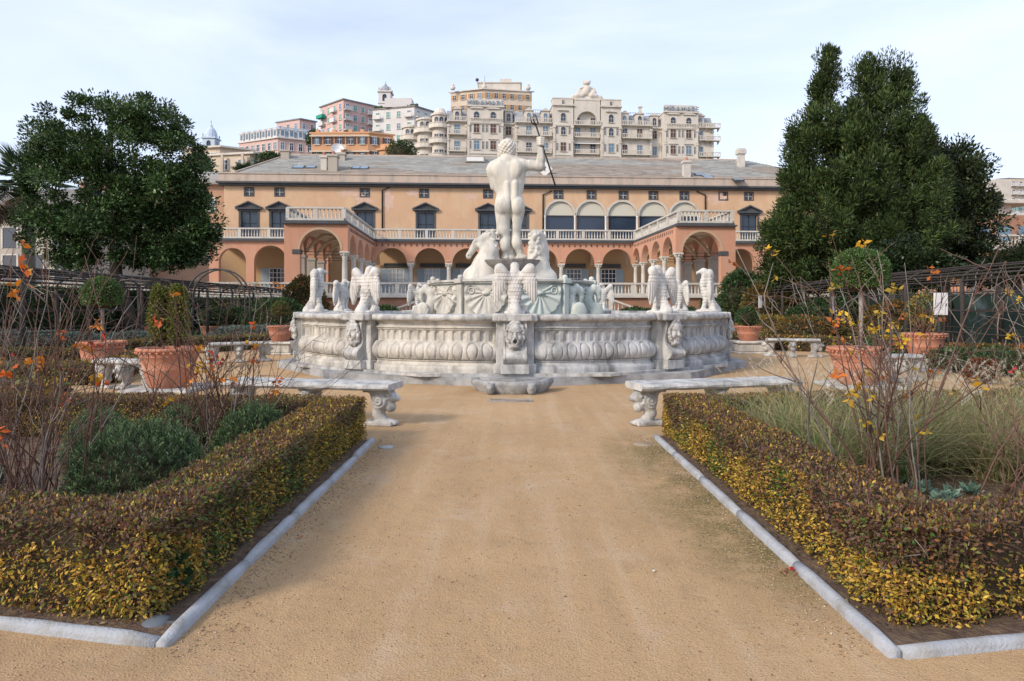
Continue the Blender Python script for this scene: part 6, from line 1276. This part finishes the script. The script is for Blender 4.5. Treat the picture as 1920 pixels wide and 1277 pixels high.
cn = thing('potted_shrub', 'thin yellowing shrub in the second right pot', 'shrub', L6+Vector((0,0,.30))); bush('x','c2',(0,0,1.1),(.4,.4,.5),700,.06,[(.28,.2,.04),(.12,.14,.04)],False,parent=cn)
mb = MB()
for k in range(9): mb.tube([(0,0,.55),(random.uniform(-.3,.3),random.uniform(-.3,.3),random.uniform(1,1.5))],.012,5)
mb.build('stem', MT['cane'], cn)
names = ['first','second','third','fourth']
for lab, px, Y, sz in (('small terracotta pot with a citrus bush at the left lawn edge', 285, 33, .5), ('small terracotta pot behind the twin columns pot', 395, 33, .5), ('small terracotta pot with round bush beyond the lavender', 440, 34, .5), ('small terracotta pot on the lawn far left', 118, 34, .5), ('small terracotta pot among the right shrubs', 1496, 31, .5), ('small terracotta pot behind the right topiary stem', 1545, 30, .5), ('small terracotta pot before the pergola on the right', 1658, 27, .5), ('small terracotta pot under the right netting', 1400, 36, .5)):
    L_ = gp(px, Y); pot(lab, L_, sz*.9, .62, group='small pots in the far beds'); t_ = thing('potted_shrub', lab.replace('small terracotta pot','bush in the small pot'), 'shrub', L_, group='bushes in the far pots'); bush('x',lab,(0,0,1.0),(.55,.55,.5),1100,.11,DG,True,parent=t_)
    mb = MB(); mb.tube([(0,0,.55),(0,0,.9)],.035,6); mb.build('stem', MT['bark'], t_)

# ------------------------------------------------------------------ pergolas
def pergola(label, x0, x1, y0, y1, h, n_, seed, lean=0):
    r_ = random.Random(seed); root = thing('pergola', label, 'pergola', (x0,y0,0)); w = x1-x0; L_ = y1-y0
    for i in range(n_+1):
        y = L_*i/n_
        for x in (0, w):
            mb = MB(); mb.tube([(x+lean*y,y,0),(x+lean*y+r_.uniform(-.05,.05),y,h*.5),(x+lean*y,y,h*.84)], [.075,.065,.06], 7); mb.build('post', MT['dark_wood'], root)
        mb = MB(); pts = [(lean*y+w*.5-w*.5*math.cos(math.pi*t/10), y, h*.82+h*.18*math.sin(math.pi*t/10)) for t in range(11)]; mb.tube(pts, .035, 6); mb.build('rib', MT['dark_wood'], root)
    for t in range(13):
        a = math.pi*t/12; mb = MB(); pts = [(lean*L_*k/10+w*.5-w*.5*math.cos(a), L_*k/10, h*.82+h*.18*math.sin(a)+r_.uniform(-.03,.03)) for k in range(11)]; mb.tube(pts, .026, 5); mb.build('rail', MT['dark_wood'], root)
    for z in (h*.3, h*.52, h*.70):
        for x in (0, w): mb = MB(); mb.tube([(x+lean*L_*k/6, L_*k/6, z+r_.uniform(-.02,.02)) for k in range(7)], .022, 5); mb.build('rail', MT['dark_wood'], root)
    mb = MB(); mb.m = 0
    for k in range(90):
        y = r_.uniform(0,L_); x = 0 if r_.random() < .65 else w; p_ = [Vector((x+lean*y, y, r_.uniform(0,h*.7)))]; q = Vector((r_.gauss(0,.3)+.3*(1 if x == 0 else -1)*.2, r_.gauss(0,.6), .9)).normalized()
        for j in range(7): q = (q+Vector((r_.gauss(0,.2), r_.gauss(0,.3), r_.gauss(-.04,.2)))).normalized(); nx__ = p_[-1]+q*.33; nx__.z = min(max(nx__.z,.05), h*1.06); p_.append(nx__)
        mb.tube(p_, [.018-.0018*j for j in range(8)], 4)
    o = mb.build('vines', [MT['cane_grey']], root); o['kind'] = 'stuff'; return root
pergola('long dark timber pergola tunnel with bare vines on the left', -16.2, -13.2, 15.5, 50, 2.75, 11, 1, -.045)
pergola('long dark timber pergola tunnel with bare vines on the right', 12.2, 15.2, 13.0, 47, 2.8, 11, 2, .07)
hedge('tall_hedge', 'tall dark evergreen hedge behind the left pergola', [((-19.5,18),(-21.5,46),1.2)], 2.3, .16, 130, lambda p_, n_: palette(len(p_), DG))
hedge('tall_hedge', 'tall dark evergreen hedge at the foot of the left terrace wall', [((-46,44.5),(-12.5,44.8),1.0)], 2.0, .17, 120, lambda p_, n_: palette(len(p_), DG))
hedge('tall_hedge', 'dark evergreen hedge behind the far end of the right pergola', [((12.5,44.6),(30,44.8),1.0)], 2.0, .17, 120, lambda p_, n_: palette(len(p_), DG))
mat('green_net', (.022,.045,.036), (.014,.028,.024), 1.2, .8, .6, 5, dirt=(.20,.27,.33), dscale=.5, damt=.2)
nf = thing('netting_fence', 'dark green netting fence behind the right pergola', 'fence', (16.6,12,0))
for i in range(11):
    mb = MB(); n_ = 8; vs_ = []
    for j in range(n_+1):
        for k in range(5): vs_.append((.09*math.sin(j*1.3+i)*(1 if k < 4 else .3)+.05*math.sin(k*2+j)+(i*3+3*j/n_)*.05, i*3+3*j/n_, .05+2.0*k/4))
    mb.add(vs_, [(j*5+k,(j+1)*5+k,(j+1)*5+k+1,j*5+k+1) for j in range(n_) for k in range(4)], True); mb.build('net_panel', MT['green_net'], nf); mb = MB(); mb.tube([(i*.15,i*3,0),(i*.15,i*3,2.2)], .04, 6); mb.build('post', MT['dark_wood'], nf)
for lab, px, py, Y, w2, h2, rz2 in (('white notice board on a post of the right pergola', 1763, 570, 16.6, .18, .27, .1), ('narrow white notice board behind the right topiary stem', 1562, 572, 26, .10, .32, .6), ('small white notice board in the far right beds', 1425, 566, 34, .11, .30, .5)):
    p_ = P(px, py, Y); bd = thing('notice_board', lab, 'notice board', (p_.x,p_.y,0), rz2); mb = MB(); mb.bbox(-w2,w2,-.03,0,p_.z-h2,p_.z+h2,.006); mb.build('panel', MT['white_paint'], bd); mb = MB(); mb.tube([(0,.04,0),(0,.04,p_.z+h2)], .035, 6); mb.build('post', MT['dark_wood'], bd)
    if w2 > .15:
        mb = MB(); mb.blob((w2*.72,-.031,p_.z-.02),(.018,.004,.045),8,5); mb.build('keyhole_mark', MT['iron'], bd)
        for k in range(4): mb = MB(); mb.box(-w2*.75,w2*.3,-.0325,-.0302,p_.z+.02-k*.05,p_.z+.026-k*.05); mb.build('text_line', MT['lamp_grey'], bd)
ha = thing('iron_arch', 'dark iron hoop arch rising above the left pergola', 'arch', gp(405, 27)); 
for q in (0, .5):
    mb = MB(); mb.tube([(-1.15,q,0),(-1.15,q,1.6)]+[(-1.15*math.cos(math.pi*i/12),q,1.9+1.15*math.sin(math.pi*i/12)) for i in range(13)]+[(1.15,q,1.6),(1.15,q,0)], .035, 6); mb.build('hoop', MT['iron'], ha)
# ------------------------------------------------------------------ small things on the ground
lp = thing('ground_spotlight', 'grey dome of a ground spotlight at the corner of the left hedge', 'spotlight', G(268,1188)+Vector((.02,.09,-.02))); mb = MB(); mb.lathe([(.072,0),(.075,.018),(.06,.034),(.035,.044),(.01,.048)], 20, (0,0,.012)); mb.build('dome', MT['lamp_grey'], lp); mb = MB(); mb.bbox(.05,.13,-.03,.05,.0,.05,.01); mb.build('housing', MT['iron'], lp)
mat('dusty_stone', (.36,.28,.20), (.28,.21,.15), 12, .95, .6, 60); o = link('drain_lid', MB().lathe([(.09,0),(.09,.008),(.075,.012),(.01,.012)], 20).mesh('drain_lid'), MT['trough_stone'], None, G(724,839)); tag(o, 'small round stone drain lid near the end of the left kerb', 'drain lid')
o = link('flat_stone', MB().lathe([(.12,0),(.11,.008),(.01,.01)], 9).mesh('flat_stone'), MT['dusty_stone'], None, G(1206,833)); tag(o, 'flat pale stone sunk in the gravel near the right kerb', 'stone')
o = link('pebble', MB().blob((0,0,.009),(.011,.009,.007)).mesh('pebble'), MT['marble'], None, G(1226,1073)); tag(o, 'single white pebble on the gravel path', 'pebble')
def fallen(label, p_, n_, pal, s_):
    root = thing('fallen_leaf', label, 'leaf', p_); link('foliage', leaf_mesh('foliage', np.column_stack([.03*rng.normal(size=n_),.02*rng.normal(size=n_),np.full(n_,.008)]), np.column_stack([rng.normal(size=n_),rng.normal(size=n_),np.full(n_,.15)]), s_*rng.uniform(.8,1.2,n_), palette(n_, pal), .55, .1, normal=np.tile([0,0,1.],(n_,1))), MT['leaf'], root)
fallen('red fallen rose leaf lying by the right kerb', G(1470,1074), 7, [(.38,.03,.03),(.45,.10,.02)], .045); fallen('orange fallen leaf left on the path near the left kerb', G(563,1009), 4, [(.45,.15,.03)], .03); fallen('tiny orange fallen leaf in the middle of the path', G(883,932), 3, [(.45,.17,.03)], .028)
n_ = 170; pp = np.column_stack([rng.uniform(-1.5,1.6,n_), 2.3+7*rng.random(n_)**1.4, np.full(n_,.006)]); near_k = rng.random(n_) < .6; pp[near_k,0] = np.where(rng.random(near_k.sum()) < .5, rng.uniform(-1.58,-1.2,near_k.sum()), rng.uniform(1.2,1.68,near_k.sum())); pp[:, 0] = np.where(pp[:, 1] < 3.2, pp[:, 0]*.8, pp[:, 0])
o = link('leaf_litter', leaf_mesh('leaf_litter', pp, np.column_stack([rng.normal(size=n_),rng.normal(size=n_),np.full(n_,.1)]), rng.uniform(.010,.024,n_), palette(n_, [(.20,.11,.05),(.35,.2,.05),(.12,.07,.04),(.28,.12,.04)]), .5, .1, normal=np.tile([0,0,1.],(n_,1))), MT['leaf'], kind='stuff'); o['label'] = 'tiny dry leaves scattered on the path'
n_ = 10000; xb = rng.uniform(1.78,7,n_)*np.where(rng.random(n_) < .5, -1, 1); yb = 3.2+rng.random(n_)*5.2; ok = yb > 3.22+.2*(np.abs(xb)-1.7)+.06; xb, yb = xb[ok], yb[ok]; n_ = len(xb)
o = link('bed_litter', leaf_mesh('bed_litter', np.column_stack([xb,yb,np.full(n_,.024)]), np.column_stack([rng.normal(size=n_),rng.normal(size=n_),np.full(n_,.2)]), rng.uniform(.015,.045,n_), palette(n_, [(.20,.12,.07),(.13,.08,.05),(.32,.21,.11),(.09,.06,.04),(.38,.27,.07)]), .45, .12, normal=np.tile([0,0,1.],(n_,1))), MT['leaf'], kind='stuff'); o['label'] = 'dry leaf litter on the soil of the beds'
# ================================================================== trees
def crown_tree(name, label, base, trunk, blobs, Y, depth, nclump, per, size, pal, cr_, aspect=.45, up=.3, m='glossy_leaf', bark='bark', flat=.75, edge=.55, seed=1, narrow=None):
    """blobs: photo ellipses (px, py, rx, ry) that fill the crown's outline at distance Y; foliage in clumps through the volume"""
    r_ = np.random.default_rng(seed); root = thing(name, label, 'tree', base); o0 = np.array(base); k = Y/F
    ar = np.array([rx*ry for _, _, rx, ry in blobs], float); wt = np.clip((np.array([b_[1] for b_ in blobs])-60)/330, .45 if Y == 35 else .95, 1)*ar; bi = r_.choice(len(blobs), nclump, p=wt/wt.sum()); C = []
    for i in bi:
        px, py, rx, ry = blobs[i]; q = unit(r_.normal(size=3))*r_.random()**edge; C.append(((px-960+q[0]*rx)*k, Y+q[1]*min(depth, rx*k*1.1), EYE-(py-573-q[2]*ry)*k))
    C = np.array(C); tp = [Vector(t) for t in trunk]; mb = MB(); rr = np.linspace(trunk_r(label), trunk_r(label)*.25, len(tp)); mb.tube([t-Vector(base) for t in tp], list(rr), 9); mb.build('trunk', MT[bark], root)
    mb = MB(); cen = C.mean(0)
    for c_ in C[::2]:
        c_ = Vector(c_)
        if Y == 37 and c_.z > 9.5: continue; zt = c_.z-(c_.z-tp[0].z)*.35; j = min(range(len(tp)), key=lambda i: abs(tp[i].z-zt)); a = tp[j]; md = a.lerp(c_, .55)+Vector((r_.normal()*.3, r_.normal()*.3, .25)); mb.tube([a-Vector(base), md-Vector(base), c_-Vector(base)], [.09,.05,.015] if 'broad' in label else [.045,.028,.01], 5)
    mb.build('limbs', MT[bark], root)
    n_ = nclump*per; ci = np.repeat(np.arange(nclump), per); sc_ = (cr_*r_.uniform(.4,1.35,nclump))[ci]; d_ = unit(r_.normal(size=(n_,3))); rad_ = r_.random(n_)**.45; q = d_*(rad_*sc_)[:, None]; q[:, 2] *= flat
    tone = np.repeat(r_.uniform(.58,1.45,nclump), per)[:, None]; col = np.clip(palette(n_, pal)*tone, .003, .6); out = unit(C[ci]-cen)
    link('crown', leaf_mesh('crown', C[ci]+q-o0, d_*.8+out*.35+np.array([0,0,up])+.45*r_.normal(size=q.shape), size*r_.uniform(.65,1.35,n_), col, aspect, .12, normal=d_*.6+np.array([0,0,.6])), MT[m], root); return root
def trunk_r(label): return .42 if 'broad' in label else .38
MG = [(.042,.082,.026),(.058,.105,.032),(.030,.060,.020),(.085,.135,.045)]
Y1 = 35; bx, by_ = P(236,573,Y1).x, Y1
crown_tree('evergreen_tree', 'broad dark evergreen tree with glossy leaves on the left', (bx,by_,0), [(bx+.3,by_,-.1),(bx,by_,1.5),(bx-.5,by_,3.2),(bx-.6,by_,5.5),(bx-.8,by_,8.5),(bx-.8,by_,11)],
  [(165,208,68,36),(235,220,70,48),(265,215,50,35),(118,262,56,58),(305,248,66,52),(345,305,44,58),(75,340,30,58),(95,300,40,50),(200,260,90,45),(350,370,40,50),(190,330,100,70),(290,370,95,70),(378,430,38,48),(110,420,62,60),(225,430,105,58),(330,465,72,36),(145,485,42,22),(255,488,55,22)], Y1, 4.2, 520, 200, .175, MG, .60, .48, .2, edge=.42, seed=4)
CT = [(.045,.080,.024),(.062,.098,.027),(.033,.060,.021),(.085,.118,.034)]
Y2 = 37; bx = P(1600,573,Y2).x
crown_tree('conifer_tree', 'tall many topped dark cypress like conifer on the right', (bx,Y2,0), [(bx,Y2,-.1),(bx,Y2,3),(bx+.2,Y2,7),(bx+.3,Y2,10),(bx+.35,Y2,12)],
  [(1553,112,15,24),(1548,165,24,36),(1625,140,20,30),(1632,190,36,42),(1690,165,18,38),(1692,215,38,50),(1725,270,34,42),(1745,340,50,55),(1655,150,26,34),(1535,235,42,45),(1505,285,30,52),(1592,240,40,30),(1592,262,52,30),(1590,290,66,42),(1660,275,74,52),(1490,360,38,55),(1580,350,90,55),(1690,360,75,65),(1468,440,42,55),(1560,440,110,72),(1680,440,105,72),(1448,500,30,35),(1540,520,100,36),(1650,520,110,36)], Y2, 4.0, 1050, 170, .235, CT, .46, .24, .7, 'leaf', flat=1.5, edge=.40, seed=5)
for dx, dz in ((-1.4,15.2),(.9,14.0),(2.3,13.6)):
    mb = MB(); mb.tube([(0,0,6),(dx,0,10),(dx,.2,dz-1)], [.12,.08,.02], 6); mb.build('leader', MT['bark'], bpy.data.objects['conifer_tree'])
Y3 = 41; bx = P(1770,573,Y3).x
crown_tree('evergreen_tree', 'dark broad leaved tree with open right side, behind the conifer', (bx,Y3,0), [(bx,Y3,-.1),(bx,Y3,3),(bx+.3,Y3,6),(bx+.3,Y3,9)],
  [(1755,330,62,60),(1800,330,42,55),(1835,375,30,35),(1780,410,80,70),(1800,480,75,55),(1730,480,80,50),(1850,510,45,30)], Y3, 3.5, 190, 230, .22, [(.028,.045,.018),(.038,.056,.02),(.02,.034,.014)], .85, .48, .2, edge=.45, seed=8)
crown_tree('evergreen_tree', 'rounded dark tree behind the right ball topiary', (P(1695,573,31).x,31,0), [(P(1695,573,31).x,31,-.1),(P(1695,573,31).x,31,2),(P(1695,573,31).x,31,3.4)], [(1695,480,58,36),(1660,500,40,26),(1735,500,40,28)], 31, 1.6, 60, 240, .17, [(.022,.040,.014),(.03,.05,.018)], .6, seed=9)
crown_tree('evergreen_tree', 'dark pine like tree at the right edge beyond the pergola', (P(1905,573,33).x,33,0), [(P(1905,573,33).x,33,-.1),(P(1905,573,33).x,33,2.5),(P(1905,573,33).x,33,4)], [(1900,490,40,26),(1870,510,45,24),(1945,470,40,40)], 33, 1.5, 60, 230, .20, [(.022,.036,.016),(.03,.045,.018)], .6, .25, seed=10, m='leaf')
for i, (lab, px, py, Yq, r) in enumerate((('dark tree between the orange villa and the hotel', 752, 292, 138, (3.2,2.5,3.0)), ('bushy tree below the mansard house', 505, 312, 118, (2.6,2.2,2.2)), ('small tree beside the pink house on the hill', 590, 262, 165, (1.8,1.8,2.2)), ('tree beside the white apartments', 818, 232, 185, (1.8,1.6,2.6)), ('dark tree left of the beige houses', 372, 318, 116, (2.4,2.0,2.6)))):
    p_ = P(px, py, Yq); t_ = thing('hillside_tree', lab, 'tree', (p_.x, p_.y, p_.z-r[2]*1.2), group='trees between the hill houses'); bush('x', lab, (0,0,r[2]*1.2), r, 1500, .42, DG, True, parent=t_, lump=.2)
    mb = MB(); mb.tube([(0,0,-3),(0,0,r[2])], .25, 6); mb.build('trunk', MT['bark'], t_)
# palms
def palm(label, base, H, n_, fl, rtr, skirt, seed, w=.045):
    r_ = np.random.default_rng(seed); root = thing('palm_tree', label, 'palm', base); mb = MB(); mb.tube([(0,0,-.1),(.05,0,H*.5),(0,0,H)], [rtr*1.15,rtr,rtr*.9], 9); mb.build('trunk', MT['bark_grey'], root)
    def fronds(k, lo, hi, pal, ln, nm):
        P3, A3, S3, C3 = [], [], [], []
        for _ in range(k):
            a = r_.uniform(0,6.28); e = r_.uniform(lo,hi); d_ = np.array([math.cos(a)*math.cos(e), math.sin(a)*math.cos(e), math.sin(e)]); L_ = ln*r_.uniform(.75,1.1); hub = np.array([0,0,H])+d_*L_*.5; c_ = np.array(pal[r_.integers(len(pal))])
            sd_ = unit(np.cross(d_, [0,0,1.])); upv = np.cross(sd_, d_)
            for t in np.linspace(-1.25,1.25,26): ax = d_*math.cos(t)+(sd_*math.sin(t)); P3.append(hub); A3.append(ax+np.array([0,0,-.12])); S3.append(L_*.62*(.75+.25*math.cos(t))); C3.append(c_*r_.uniform(.8,1.2))
            P3.append(np.array([0,0,H])); A3.append(d_); S3.append(L_*.52); C3.append(c_)
        link(nm, leaf_mesh(nm, np.array(P3), np.array(A3), np.array(S3), np.clip(np.array(C3),0,1), w, .03), MT['leaf'], root)
    fronds(n_, -.5, 1.3, [(.05,.09,.045),(.07,.11,.05),(.04,.07,.035)], fl, 'crown')
    if skirt: fronds(skirt, -1.5, -1.0, [(.22,.15,.09),(.16,.11,.07),(.27,.2,.12)], fl*1.15, 'dead_fronds')
    return root
palm('tall fan palm with a skirt of dead fronds at the left edge', (P(52,573,44).x,44,0), 9.6, 34, 2.3, .38, 60, 1, .06)
palm('short fan palm in front of the grey house at the left edge', (P(-25,573,42).x,42,0), 9.0, 26, 2.2, .36, 40, 3, .06)
pp_ = P(457,325,98); palm('small palm against the beige house above the palace roof', (pp_.x,pp_.y,pp_.z-3.2), 3.2, 26, 1.9, .28, 0, 2, .07)
# grass growing on the lawn
n_ = 8000; xx = rng.uniform(-30,-11.8,n_); yy = rng.uniform(26.8,43,n_)
o = link('lawn_grass', blades_mesh('lawn_grass', np.column_stack([xx,yy,np.full(n_,.01)]), np.column_stack([.5*rng.normal(size=n_),.5*rng.normal(size=n_),np.ones(n_)]), rng.uniform(.06,.14,n_), np.full(n_,.03), np.full(n_,.2), palette(n_, [(.08,.15,.035),(.10,.17,.04),(.06,.11,.03)]), 1), MT['blade'], kind='stuff'); o['label'] = 'short green lawn grass under the left tree'
